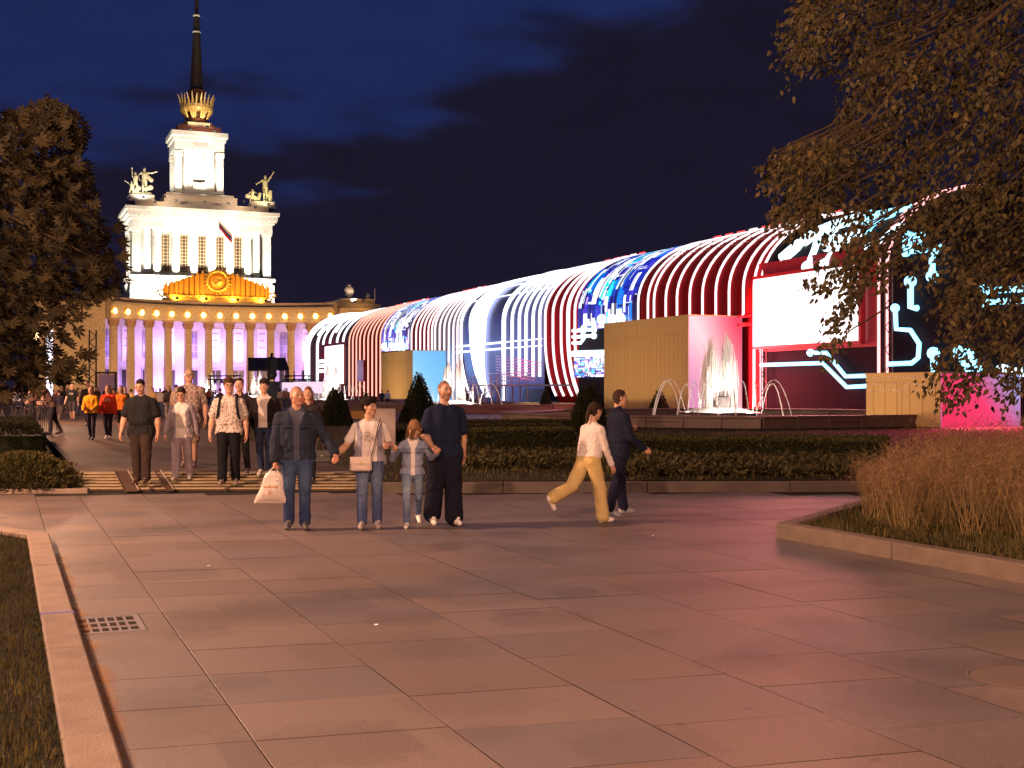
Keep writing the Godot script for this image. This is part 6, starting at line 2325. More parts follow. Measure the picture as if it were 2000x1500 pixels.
	for i in 42:
		var sp = spans[i / 7]
		var u := rnd(sp[0], sp[1])
		var v := rnd(776, 800) if i / 7 > 2 else rnd(780, 826)
		person({"label": "tiny distant figure in a %s top %s" % [desc[i % 7], sp[2]], "at": gnd(u, v, 0.04), "h": rnd(1.58, 1.84), "detail": 0, "fem": i % 2 == 0, "sleeve": "long" if i % 3 else "short", "top": tops[i % 7] * 0.7, "legs_c": [Color(0.03, 0.028, 0.04), Color(0.06, 0.07, 0.12), Color(0.14, 0.11, 0.09)][i % 3], "style": "long" if i % 2 == 0 else "short", "turn": [0.0, 180.0, 20.0, 160.0, 90.0][i % 5], "pose": [14, 8, -14, 18] if i % 2 else [-6, 12, 8, 4], "group": "distant crowd before the columns"})
	for e in [[757, 797, Color(0.30, 0.36, 0.6), "in a light blue shirt"], [746, 798, Color(0.02, 0.025, 0.06), "in dark blue"]]:
		person({"label": "small figure %s standing before the blue faced kiosk's ochre side" % e[3], "at": gnd(e[0], e[1]), "h": 1.62, "detail": 0, "top": e[2], "legs_c": Color(0.03, 0.03, 0.05), "turn": 170.0, "group": far})

func carrier_bag(grip: Vector3) -> void:
	var o := thing("carrier_bag", "white plastic carrier bag with orange print hanging from the man's hand", "bag", grip, -deg_to_rad(YAW))
	var plastic := vmat("bag_plastic", 0.42)
	plastic.backlight_enabled = true
	plastic.backlight = Color(0.25, 0.25, 0.25)
	var s := Sh.new()
	var rows := 14
	var seg := 26
	var at_ := func(i: int, k: int) -> Vector3:
		var t := float(i) / rows
		var a := TAU * k / seg
		var wd := lerpf(0.055, 0.185, pow(t, 0.55)) * (1.0 + 0.05 * sin(t * 9.0))
		var dp := lerpf(0.025, 0.075, t) * (1.0 - 0.75 * pow(t, 7.0))
		var n := wob.get_noise_3d(cos(a) * 0.35, t * 0.5, sin(a) * 0.35)
		return Vector3(cos(a) * wd * (1.0 + 0.05 * n) - 0.05 * t, -0.03 - 0.37 * t - 0.014 * cos(a * 2.0) * t, sin(a) * (dp + 0.007 * n))
	for i in rows:
		for k in seg:
			var p: Array = [at_.call(i, k), at_.call(i, k + 1), at_.call(i + 1, k + 1), at_.call(i + 1, k)]
			s.col = Color(0.42, 0.36, 0.34)
			s.quad(p[0], p[1], p[2], p[3], (p[0] - Vector3(0, p[0].y, 0)) + (p[1] - Vector3(0, p[1].y, 0)))
	for k in range(1, seg - 1):
		s.tri(at_.call(rows, 0), at_.call(rows, k), at_.call(rows, k + 1), Vector3.DOWN)
	part("pouch", s, plastic, o)
	for e in [-1.0, 1.0]:
		var h := Sh.new()
		h.col = Color(0.42, 0.36, 0.34)
		h.tube(PackedVector3Array([Vector3(0.05 * e, -0.05, 0.01), Vector3(0.035 * e, -0.01, 0.0), Vector3(0.008 * e, 0.015, 0.0), Vector3(-0.01 * e, 0.01, 0.0)]), 0.009, 6)
		part("handle", h, plastic, o)
	var pr := Sh.new()
	for i in 11:
		pr.obox(Vector3(-0.115 + i * 0.017, -0.215, 0.064), Vector3(0.010, 0.012 + 0.006 * (i % 3), 0.006))
	var pts := PackedVector3Array()
	for i in 12:
		var a := TAU * i / 14.0
		pts.push_back(Vector3(-0.035 + cos(a) * 0.018, -0.285 + sin(a) * 0.018, 0.070))
	pr.tube(pts, 0.005, 5)
	part("print", pr, mat("bag_print", 0.42, 0.17, 0.05, 0.7), o)

func handbag(where: Vector3, label: String, c: Color, wearer, size := 1.0) -> void:
	var o := thing("handbag", label, "bag", where, -deg_to_rad(YAW))
	var m := mat("handbag_%d" % int(c.r * 100), c.r, c.g, c.b, 0.5)
	var s := Sh.new()
	s.cbox(Vector3.ZERO, Vector3(0.26, 0.17, 0.07) * size, 0.02)
	part("pouch", s, m, o)
	s = Sh.new()
	s.cbox(Vector3(0, 0.045, 0.036) * size, Vector3(0.25, 0.085, 0.012) * size, 0.005)
	part("flap", s, m, o)
	s = Sh.new()
	s.cbox(Vector3(0, 0.01, 0.045) * size, Vector3(0.03, 0.025, 0.01), 0.004)
	part("clasp", s, mat("clasp_brass", 0.5, 0.35, 0.12, 0.3, 0.8), o)
	s = Sh.new()
	if wearer != null:
		s.tube(PackedVector3Array([Vector3(0.12, 0.08, 0.0), Vector3(0.17, 0.26, 0.015), Vector3(0.20, 0.42, 0.02), Vector3(0.23, 0.55, -0.05)]), 0.008, 5)
	else:
		s.tube(PackedVector3Array([Vector3(-0.12, 0.09, 0), Vector3(-0.08, 0.3, 0), Vector3(0.0, 0.36, 0), Vector3(0.08, 0.3, 0), Vector3(0.12, 0.09, 0)]), 0.009, 5)
	part("strap", s, mat("strap_dark", 0.05, 0.03, 0.028, 0.6), o)

func backpack(p: Node3D, k: float, label: String) -> void:
	var o := thing("backpack", label, "backpack", p.position, p.rotation.y)
	var m := mat("backpack_black", 0.012, 0.012, 0.013, 0.8)
	var x := Vox.new(Vector3(-0.3, 0.75, -0.45), Vector3(0.3, 1.6, 0.3), 0.016)
	x.cap(Vector3(-0.1, 1.0, -0.2), Vector3(0.1, 1.0, -0.2), 0.11, 0.11, 0, 0.03)
	x.cap(Vector3(-0.09, 1.3, -0.18), Vector3(0.09, 1.3, -0.18), 0.1, 0.1, 0, 0.03)
	x.cap(Vector3(0, 1.0, -0.22), Vector3(0, 1.35, -0.2), 0.14, 0.11, 0, 0.03)
	var b := {}
	pour(x.net(), b, Transform3D(Basis.from_scale(Vector3.ONE * k), Vector3.ZERO), func(_r: int, _p: Vector3) -> Array: return [0, Color.WHITE], func(_r: int, q: Vector3) -> Vector3: return q)
	part("pack", bucket_mesh(b[0]), m, o)
	for e in [-1.0, 1.0]:
		var s := Sh.new()
		var pts := PackedVector3Array([Vector3(0.12 * e, 1.38, -0.12), Vector3(0.125 * e, 1.475, -0.03), Vector3(0.13 * e, 1.45, 0.075), Vector3(0.145 * e, 1.32, 0.135), Vector3(0.165 * e, 1.16, 0.125), Vector3(0.19 * e, 1.05, 0.0)])
		for i in pts.size():
			pts[i] *= k
		s.tube(pts, 0.024, 6)
		part("strap", s, m, o)

# ---------------------------------------------------------------- plants
func leaf_mesh(l: float, w: float, fold := 0.25) -> ArrayMesh:
	# one pointed leaf, hinged at its stalk, its blade along +y, folded along the midrib
	var s := Sh.new()
	var pts := [Vector2(0.0, 0.0), Vector2(0.5, 0.32), Vector2(0.38, 0.62), Vector2(0.0, 1.0)]
	for e in [-1.0, 1.0]:
		for i in 3:
			var a := Vector3(pts[i].x * w * e, pts[i].y * l, pts[i].x * w * fold)
			var b := Vector3(pts[i + 1].x * w * e, pts[i + 1].y * l, pts[i + 1].x * w * fold)
			var ma := Vector3(0, pts[i].y * l, 0)
			var mb := Vector3(0, pts[i + 1].y * l, 0)
			s.tri(ma, a, b, Vector3(-0.3 * e, 0, 1))
			s.tri(ma, b, mb, Vector3(-0.3 * e, 0, 1))
	return s.mesh()

func palmate_mesh(l: float) -> ArrayMesh:
	# a horse-chestnut leaf: seven leaflets in a fan
	var s := Sh.new()
	for k in 7:
		var a := deg_to_rad(-108.0 + 36.0 * k)
		var ll := l * (1.0 - 0.16 * absf(k - 3.0) * 0.8)
		var b := Basis(Vector3(0, 0, 1), -a)
		var w := ll * 0.17
		for e in [-1.0, 1.0]:
			var p0 := b * Vector3(0, 0, 0)
			var p1 := b * Vector3(w * e, ll * 0.62, w * 0.35) - Vector3(0, 0, ll * 0.10)
			var p2 := b * Vector3(0, ll, 0) - Vector3(0, 0, ll * 0.28)
			var pm := b * Vector3(0, ll * 0.6, 0) - Vector3(0, 0, ll * 0.10)
			s.tri(p0, p1, pm, Vector3(0, 0, 1))
			s.tri(pm, p1, p2, Vector3(0, 0, 1))
	return s.mesh()

func leaf_mat(key: String) -> StandardMaterial3D:
	var m := vmat(key, 0.8)
	m.backlight_enabled = true
	m.backlight = Color(0.45, 0.45, 0.45)
	m.cull_mode = BaseMaterial3D.CULL_DISABLED
	return m

func hedge(label: String, p: PackedVector2Array, h: float, n: int, group := "clipped hedges of the parterre", base := 0.0, tone := 1.0) -> void:
	# a clipped hedge over a ground outline: dense twiggy body, small leaves all over its faces
	var c := Vector2.ZERO
	for q in p:
		c += q / p.size()
	var o := thing("hedge", label, "hedge", Vector3(c.x, base, c.y), 0.0, group)
	var pl := PackedVector2Array()
	for q in p:
		pl.push_back(q - c)
	var s := Sh.new()
	s.prism(pl, 0.0, h - 0.03)
	part("core", s, mat("hedge_core", 0.012, 0.014, 0.007, 1.0), o)
	var xf := []
	var cols := PackedColorArray()
	var per := 0.0
	for i in pl.size():
		per += pl[i].distance_to(pl[(i + 1) % pl.size()])
	var tris := Geometry2D.triangulate_polygon(pl)
	for i in n:
		var pos: Vector3
		var out: Vector3
		if rng.randf() < 0.42:
			var k := (rng.randi() % (tris.size() / 3)) * 3
			var a := rng.randf()
			var b := rng.randf()
			if a + b > 1.0:
				a = 1.0 - a; b = 1.0 - b
			var q := pl[tris[k]] + (pl[tris[k + 1]] - pl[tris[k]]) * a + (pl[tris[k + 2]] - pl[tris[k]]) * b
			pos = Vector3(q.x, h - 0.03 + 0.045 * wob.get_noise_2d(q.x * 0.3 + c.x, q.y * 0.3) + rnd(-0.02, 0.035), q.y)
			out = Vector3.UP
		else:
			var t := rng.randf() * per
			var j := 0
			while t > pl[j].distance_to(pl[(j + 1) % pl.size()]):
				t -= pl[j].distance_to(pl[(j + 1) % pl.size()])
				j += 1
			var a := pl[j]
			var b := pl[(j + 1) % pl.size()]
			var q := a + (b - a).normalized() * t
			var nrm := Vector3(b.y - a.y, 0, a.x - b.x).normalized()
			if nrm.dot(Vector3(q.x, 0, q.y)) < 0.0:
				nrm = -nrm
			pos = Vector3(q.x, rnd(0.0, h), q.y) + nrm * rnd(-0.02, 0.05)
			out = nrm
		var d := (out + Vector3(rnd(-1, 1), rnd(-0.6, 0.9), rnd(-1, 1)) * 0.9).normalized()
		xf.append(Transform3D(turned(d, rnd(0, TAU)).scaled(Vector3.ONE * rnd(0.7, 1.4)), pos))
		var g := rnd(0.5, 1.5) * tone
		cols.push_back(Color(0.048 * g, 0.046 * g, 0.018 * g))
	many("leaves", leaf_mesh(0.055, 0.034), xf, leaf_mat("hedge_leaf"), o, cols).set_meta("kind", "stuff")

func pix_poly(px: Array) -> PackedVector2Array:
	var p := PackedVector2Array()
	for q in px:
		var w := at(q[0], 760, q[1])
		p.push_back(Vector2(w.x, w.z))
	return p

func cone_bush(label: String, where: Vector3, r: float, h: float, n: int, round := 0.0) -> void:
	var o := thing("cone_bush", label, "cone bush", where, rnd(0, TAU), "clipped cone bushes")
	var s := Sh.new()
	var prof := PackedVector2Array()
	for i in 9:
		var t := i / 8.0
		prof.push_back(Vector2(r * 0.9 * lerpf(1.0 - t, sqrt(maxf(0.0, 1.0 - t * t)), round) * (0.85 + 0.15 * sin(minf(t * 6.0, PI * 0.5))), 0.05 + t * (h - 0.1)))
	s.lathe(prof, 14)
	part("core", s, mat("hedge_core", 0.012, 0.014, 0.007, 1.0), o)
	var st := Sh.new()
	st.rod(Vector3.ZERO, Vector3(0, h * 0.3, 0), 0.06)
	part("stem", st, mat("bark_dark", 0.06, 0.045, 0.035, 0.9), o)
	var xf := []
	var cols := PackedColorArray()
	for i in n:
		var t := 1.0 - sqrt(1.0 - rng.randf() * 0.998)
		var a := rnd(0, TAU)
		var rr := r * lerpf(1.0 - t, sqrt(maxf(0.0, 1.0 - t * t)), round) * (0.95 + 0.16 * wob.get_noise_3d(cos(a) * 0.5, t, sin(a) * 0.5 + where.x)) + rnd(-0.03, 0.05)
		var d := Vector3(cos(a), rnd(-0.1, 0.9), sin(a))
		xf.append(Transform3D(turned(d + Vector3(rnd(-0.6, 0.6), rnd(-0.3, 0.6), rnd(-0.6, 0.6)), rnd(0, TAU)).scaled(Vector3.ONE * rnd(0.7, 1.4)), Vector3(cos(a) * rr, 0.05 + t * h, sin(a) * rr)))
		var g := rnd(0.4, 1.3)
		cols.push_back(Color(0.035 * g, 0.04 * g, 0.02 * g))
	many("foliage", leaf_mesh(0.11, 0.045), xf, leaf_mat("hedge_leaf"), o, cols).set_meta("kind", "stuff")

func blade_mesh(h: float, w: float, bend: float) -> ArrayMesh:
	var s := Sh.new()
	for i in 3:
		var a := i / 3.0
		var b := (i + 1) / 3.0
		var wa := w * (1.0 - a * a)
		var wb := w * (1.0 - b * b)
		var pa := Vector3(0, h * a, bend * a * a)
		var pb := Vector3(0, h * b - bend * b * b * 0.2, bend * b * b)
		if i < 2:
			s.quad(pa - Vector3(wa, 0, 0), pa + Vector3(wa, 0, 0), pb + Vector3(wb, 0, 0), pb - Vector3(wb, 0, 0), Vector3(0, 0.3, -1))
		else:
			s.tri(pa - Vector3(wa, 0, 0), pa + Vector3(wa, 0, 0), pb, Vector3(0, 0.3, -1))
	return s.mesh()

func turf(label: String, called: String, poly: PackedVector2Array, base: float, n: int, h: float, tint: Color, near := 0.0) -> void:
	var soil := mat("soil_%s" % called, tint.r * 0.45, tint.g * 0.45, tint.b * 0.45, 1.0)
	grain(soil, "leafy", 1.2, "blotch", 0.15)
	var s := Sh.new()
	s.prism(poly, base - 0.04, base)
	ground_part(called, s, soil)
	var lo := Vector2.INF
	var hi := -Vector2.INF
	for q in poly:
		lo = lo.min(q); hi = hi.max(q)
	var xf := []
	var cols := PackedColorArray()
	var tries := 0
	while xf.size() < n and tries < n * 12:
		tries += 1
		var q := Vector2(rnd(lo.x, hi.x), rnd(lo.y, hi.y))
		if not Geometry2D.is_point_in_polygon(q, poly):
			continue
		var d := Vector3(q.x, 0, q.y).dot(fw)
		if d < 4.5 or (near > 0.0 and rng.randf() > clampf(near / d, 0.05, 1.0)):
			continue
		var b := Basis(Vector3.UP, rnd(0, TAU)) * Basis(Vector3.RIGHT, rnd(-0.5, 0.6))
		xf.append(Transform3D(b.scaled(Vector3(1, 1, 1) * rnd(0.6, 1.35)), Vector3(q.x, base - 0.003, q.y)))
		var g := rnd(0.55, 1.4) * (0.8 + 0.5 * wob.get_noise_2d(q.x * 0.1, q.y * 0.1))
		var dry := rng.randf() * rng.randf()
		cols.push_back(Color((tint.r + 0.05 * dry) * g, (tint.g + 0.02 * dry) * g, tint.b * g))
	var o := many("grass", blade_mesh(h, h * 0.045 + 0.0012, h * 0.4), xf, leaf_mat("grass_blade"), self, cols)
	o.set_meta("kind", "stuff")
	tag(o, label, "grass")

func garden() -> void:
	# lawn left of the slabs
	turf("short lawn left of the granite kerb", "lawn", PackedVector2Array([Vector2(0.25, -3.6), Vector2(0.25, -14.55), Vector2(gnd(-250, 1005).x, gnd(-250, 1005).z + 0.1), Vector2(-4.5, -3.6)]), 0.05, 52000, 0.05, Color(0.042, 0.039, 0.015), 7.0)
	# the parterre beyond the far kerb
	var k0 := gnd(770, 950)
	var k1 := gnd(2150, 947)
	var lawn2 := PackedVector2Array([Vector2(6.0, -21.8), Vector2(k0.x, k0.z), Vector2(k1.x, k1.z), Vector2(44, -30), Vector2(44, -48), Vector2(24, -46), Vector2(15, -58), Vector2(8.5, -80), Vector2(7.65, -60)])
	turf("mown grass of the parterre beyond the far kerb", "parterre_lawn", lawn2, 0.1, 42000, 0.085, Color(0.10, 0.082, 0.028), 23.5)
	# low mixed planting in front of the hedges
	plant_strip("border_plants", "loose border plants in front of the left clipped hedge", 885, 1180, 24.6, 28.6, 700)
	plant_strip("border_plants", "loose border plants in front of the long right hedge", 1195, 1760, 22.6, 26.6, 1300)
	hedge("clipped box hedge behind the navy tee man, nearest block of the parterre", pix_poly([[930, 30.6], [1120, 31.0], [1116, 33.2], [940, 32.8]]), 0.66, 8500)
	hedge("dark end of the hedge in the shade beside the navy tee man", pix_poly([[850, 31.6], [926, 31.3], [928, 33.5], [850, 34.0]]), 0.62, 3500)
	hedge("long clipped hedge below the nearest fountain's wall", pix_poly([[1212, 28.2], [1460, 27.6], [1720, 27.2], [1730, 30.6], [1460, 31.2], [1220, 31.6]]), 0.54, 20000)
	for e in [[880, 1080, 35.5, 0.52, "first of three thin hedge rows before the second fountain"], [895, 1095, 39.5, 0.55, "second of three thin hedge rows before the second fountain"], [905, 1130, 44.5, 0.55, "third of three thin hedge rows before the second fountain"]]:
		hedge(e[4], pix_poly([[e[0], e[2]], [e[1], e[2] + 0.3], [e[1] - 2, e[2] + 1.6], [e[0] + 4, e[2] + 1.4]]), e[3], 4200)
	hedge("low pale topped hedge behind the girl's head", pix_poly([[770, 36.0], [852, 36.3], [850, 38.0], [772, 37.6]]), 0.5, 2600)
	cone_bush("broad cone bush between the denim jacket man and the short haired woman", gnd(656, 836), 0.72, 1.78, 3200, 0.25)
	cone_bush("tall cone bush in front of the pale blue kiosk face", gnd(818, 829), 0.98, 2.55, 3600)
	cone_bush("large dark rounded bush behind the woman in yellow trousers", gnd(1150, 852), 0.66, 1.9, 3400, 0.55)
	cone_bush("small cone bush before the tall ochre kiosk, behind the arched jets", gnd(1287, 806), 0.78, 1.75, 1500)
	cone_bush("small cone bush in front of the entrance stairs", gnd(1066, 802), 0.62, 1.75, 1200)
	cone_bush("small dark cone bush left of the ochre kiosk wall", gnd(714, 804), 0.5, 1.5, 800, 0.3)
	# left of the steps
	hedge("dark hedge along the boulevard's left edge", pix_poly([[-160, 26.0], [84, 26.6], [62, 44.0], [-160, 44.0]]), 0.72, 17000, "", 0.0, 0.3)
	var b := thing("bush", "rounded olive bush at the kerb left of the steps", "bush", gnd(45, 957))
	var xf := []
	var cols := PackedColorArray()
	for i in 6500:
		var a := rnd(0, TAU)
		var y := rng.randf()
		var r := 0.78 * sqrt(maxf(0.0, 1.0 - y * y)) * pow(rng.randf(), 0.25) * (1.0 + 0.35 * wob.get_noise_3d(cos(a) * 0.3, y * 0.3, sin(a) * 0.3))
		var p := Vector3(cos(a) * r * 1.15, 0.03 + y * 0.58, sin(a) * r * 0.9)
		xf.append(Transform3D(turned(p + Vector3(rnd(-0.4, 0.4), rnd(0, 0.5), rnd(-0.4, 0.4)), rnd(0, TAU)).scaled(Vector3.ONE * rnd(0.7, 1.4)), p))
		var g := rnd(0.5, 1.4)
		cols.push_back(Color(0.045 * g, 0.038 * g, 0.014 * g))
	many("foliage", leaf_mesh(0.06, 0.03), xf, leaf_mat("hedge_leaf"), b, cols).set_meta("kind", "stuff")
	var stems := Sh.new()
	for i in 14:
		var a := rnd(0, TAU)
		stems.rod(Vector3(cos(a) * 0.08, 0, sin(a) * 0.08), Vector3(cos(a) * 0.42, rnd(0.3, 0.5), sin(a) * 0.35), 0.012, 0.005, 5)
	part("stems", stems, mat("bark_dark", 0.06, 0.045, 0.035, 0.9), b)
	var e0 := gnd(-420, 963)
	var e1 := gnd(160, 957)
	turf("rough grass under the olive bush", "bush_bed", PackedVector2Array([Vector2(e0.x, e0.z), Vector2(e1.x, e1.z), Vector2(1.2, -22.7), Vector2(1.2, -26), Vector2(-9, -24)]), 0.04, 5000, 0.11, Color(0.05, 0.045, 0.018))
	grass_bed()

func plant_strip(called: String, label: String, u0: float, u1: float, d0: float, d1: float, n: int) -> void:
	# knee-high mixed perennials, seen as a ragged mass
	var xf := []
	var cols := PackedColorArray()
	for i in n:
		var w := at(rnd(u0, u1), 760, rnd(d0, d1))
		w.y = 0.1
		var hh := rnd(0.10, 0.30) * (0.8 + 0.5 * wob.get_noise_2d(w.x * 0.2, w.z * 0.2))
		for k in 11:
			var d := Vector3(rnd(-1, 1), rnd(-0.1, 1.0), rnd(-1, 1))
			xf.append(Transform3D(turned(d, rnd(0, TAU)).scaled(Vector3(1, 1, 1) * rnd(0.8, 1.6)), w + Vector3(rnd(-0.12, 0.12), rnd(0.0, hh), rnd(-0.12, 0.12))))
			var g := rnd(0.4, 1.5)
			cols.push_back(Color(0.052 * g, 0.044 * g, 0.019 * g))
	var o := many(called, leaf_mesh(0.10, 0.04), xf, leaf_mat("hedge_leaf"), self, cols)
	o.set_meta("kind", "stuff")
	tag(o, label, "border plants")

func grass_bed() -> void:
	var r := right_bed()
	var poly := PackedVector2Array()
	var c := Vector2.ZERO
	for p in r:
		c += Vector2(p.x, p.z) / r.size()
	for p in r:
		poly.push_back(Vector2(p.x, p.z).lerp(c, 0.065))
	turf("short weedy grass at the front of the pointed bed", "bed_grass", poly, 0.12, 32000, 0.085, Color(0.065, 0.058, 0.024), 12.0)
	# clumps of tall feathery grass: stems, arching blades and airy seed heads
	var stem := []
	var sc := PackedColorArray()
	var blade := []
	var bc := PackedColorArray()
	var seed_ := []
	var dc := PackedColorArray()
	var clumps := []
	var tries := 0
	while clumps.size() < 96 and tries < 4000:
		tries += 1
		var u := rnd(1690, 2200)
		var d := rnd(12.3, 19.5)
		var w := at(u, 760, d)
		w.y = 0.12
		if not Geometry2D.is_point_in_polygon(Vector2(w.x, w.z), poly):
			continue
		var front := (u - 1690.0) / 300.0
		if d < 12.6 + 1.3 * (1.0 - clampf(front, 0.0, 1.0)):
			continue
		clumps.append([w, clampf(0.55 + front * 1.0, 0.5, 1.0)])
	for q in clumps:
		var w: Vector3 = q[0]
		var hs: float = q[1] * rnd(0.85, 1.12)
		for k in 46:
			var a := rnd(0, TAU)
			var t := Vector3(cos(a) * rnd(0.0, 0.62), 1.0, sin(a) * rnd(0.0, 0.62))
			var h := rnd(0.55, 1.2) * hs
			var o := w + Vector3(rnd(-0.1, 0.1), 0, rnd(-0.1, 0.1))
			stem.append(Transform3D(turned(t, rnd(0, TAU)) * Basis.from_scale(Vector3(1, h, h * 0.7)), o))
			var g := rnd(0.7, 1.3)
			sc.push_back(Color(0.21 * g, 0.145 * g, 0.065 * g))
			var tip := o + t.normalized() * h * 0.86
			for m in 15:
				var up := rnd(-0.3, 0.18) * hs
				var dd := Vector3(rnd(-1, 1), rnd(0.1, 1.0), rnd(-1, 1)).normalized()
				seed_.append(Transform3D(turned(dd, rnd(0, TAU)).scaled(Vector3.ONE * rnd(0.6, 1.4)), tip + t.normalized() * up + Vector3(rnd(-0.03, 0.03), 0, rnd(-0.03, 0.03))))
				g = rnd(0.6, 1.3)
				dc.push_back(Color(0.185 * g, 0.112 * g, 0.062 * g))
		for k in 30:
			var a := rnd(0, TAU)
			var t := Vector3(cos(a) * 0.5, 1.0, sin(a) * 0.5)
			blade.append(Transform3D(turned(t, rnd(0, TAU)) * Basis.from_scale(Vector3.ONE * rnd(0.35, 0.62) * hs), w + Vector3(rnd(-0.12, 0.12), 0, rnd(-0.12, 0.12))))
			var g := rnd(0.5, 1.3)
			bc.push_back(Color(0.085 * g, 0.07 * g, 0.028 * g))
	var gm := leaf_mat("tall_grass")
	var o := thing("ornamental_grass", "mass of tall tawny feather grass filling the pointed bed", "ornamental grass", Vector3.ZERO)
	many("stems", blade_mesh(1.0, 0.0028, 0.16), stem, gm, o, sc).set_meta("kind", "stuff")
	many("blades", blade_mesh(1.0, 0.006, 0.5), blade, gm, o, bc).set_meta("kind", "stuff")
	many("seed_heads", blade_mesh(0.075, 0.0022, 0.02), seed_, gm, o, dc).set_meta("kind", "stuff")
	# broad grey leaves at the foot
	var xf := []
	var cols := PackedColorArray()
	for e in [[1850, 985], [1885, 995], [1915, 1005], [1870, 1010], [1740, 985], [1945, 1015], [1905, 985], [1985, 1020]]:
		var w := gnd(e[0], e[1], 0.14)
		for k in 26:
			var a := rnd(0, TAU)
			xf.append(Transform3D(turned(Vector3(cos(a), rnd(0.2, 1.4), sin(a)), rnd(0, TAU)).scaled(Vector3.ONE * rnd(0.6, 1.2)), w + Vector3(cos(a) * 0.08, rnd(0.0, 0.16), sin(a) * 0.08)))
			var g := rnd(0.5, 1.3)
			cols.push_back(Color(0.11 * g, 0.115 * g, 0.085 * g))
	var low := many("foot_plants", leaf_mesh(0.13, 0.075), xf, leaf_mat("hedge_leaf"), self, cols)
	low.set_meta("kind", "stuff")
	tag(low, "low broad leaved grey plants at the foot of the tall grass", "plants")

func limb(s: Sh, a: Vector3, b: Vector3, ra: float, rb: float, bend: float) -> PackedVector3Array:
	var pts := PackedVector3Array()
	var rad := []
	var side := (b - a).cross(Vector3.UP).normalized() * bend + Vector3.UP * absf(bend) * 0.4
	for i in 8:
		var t := i / 7.0
		pts.push_back(a.lerp(b, t) + side * sin(PI * t) + Vector3(rnd(-0.02, 0.02), rnd(-0.02, 0.02), rnd(-0.02, 0.02)) * t)
		rad.append(lerpf(ra, rb, t))
	s.tube(pts, rad, 8)
	return pts

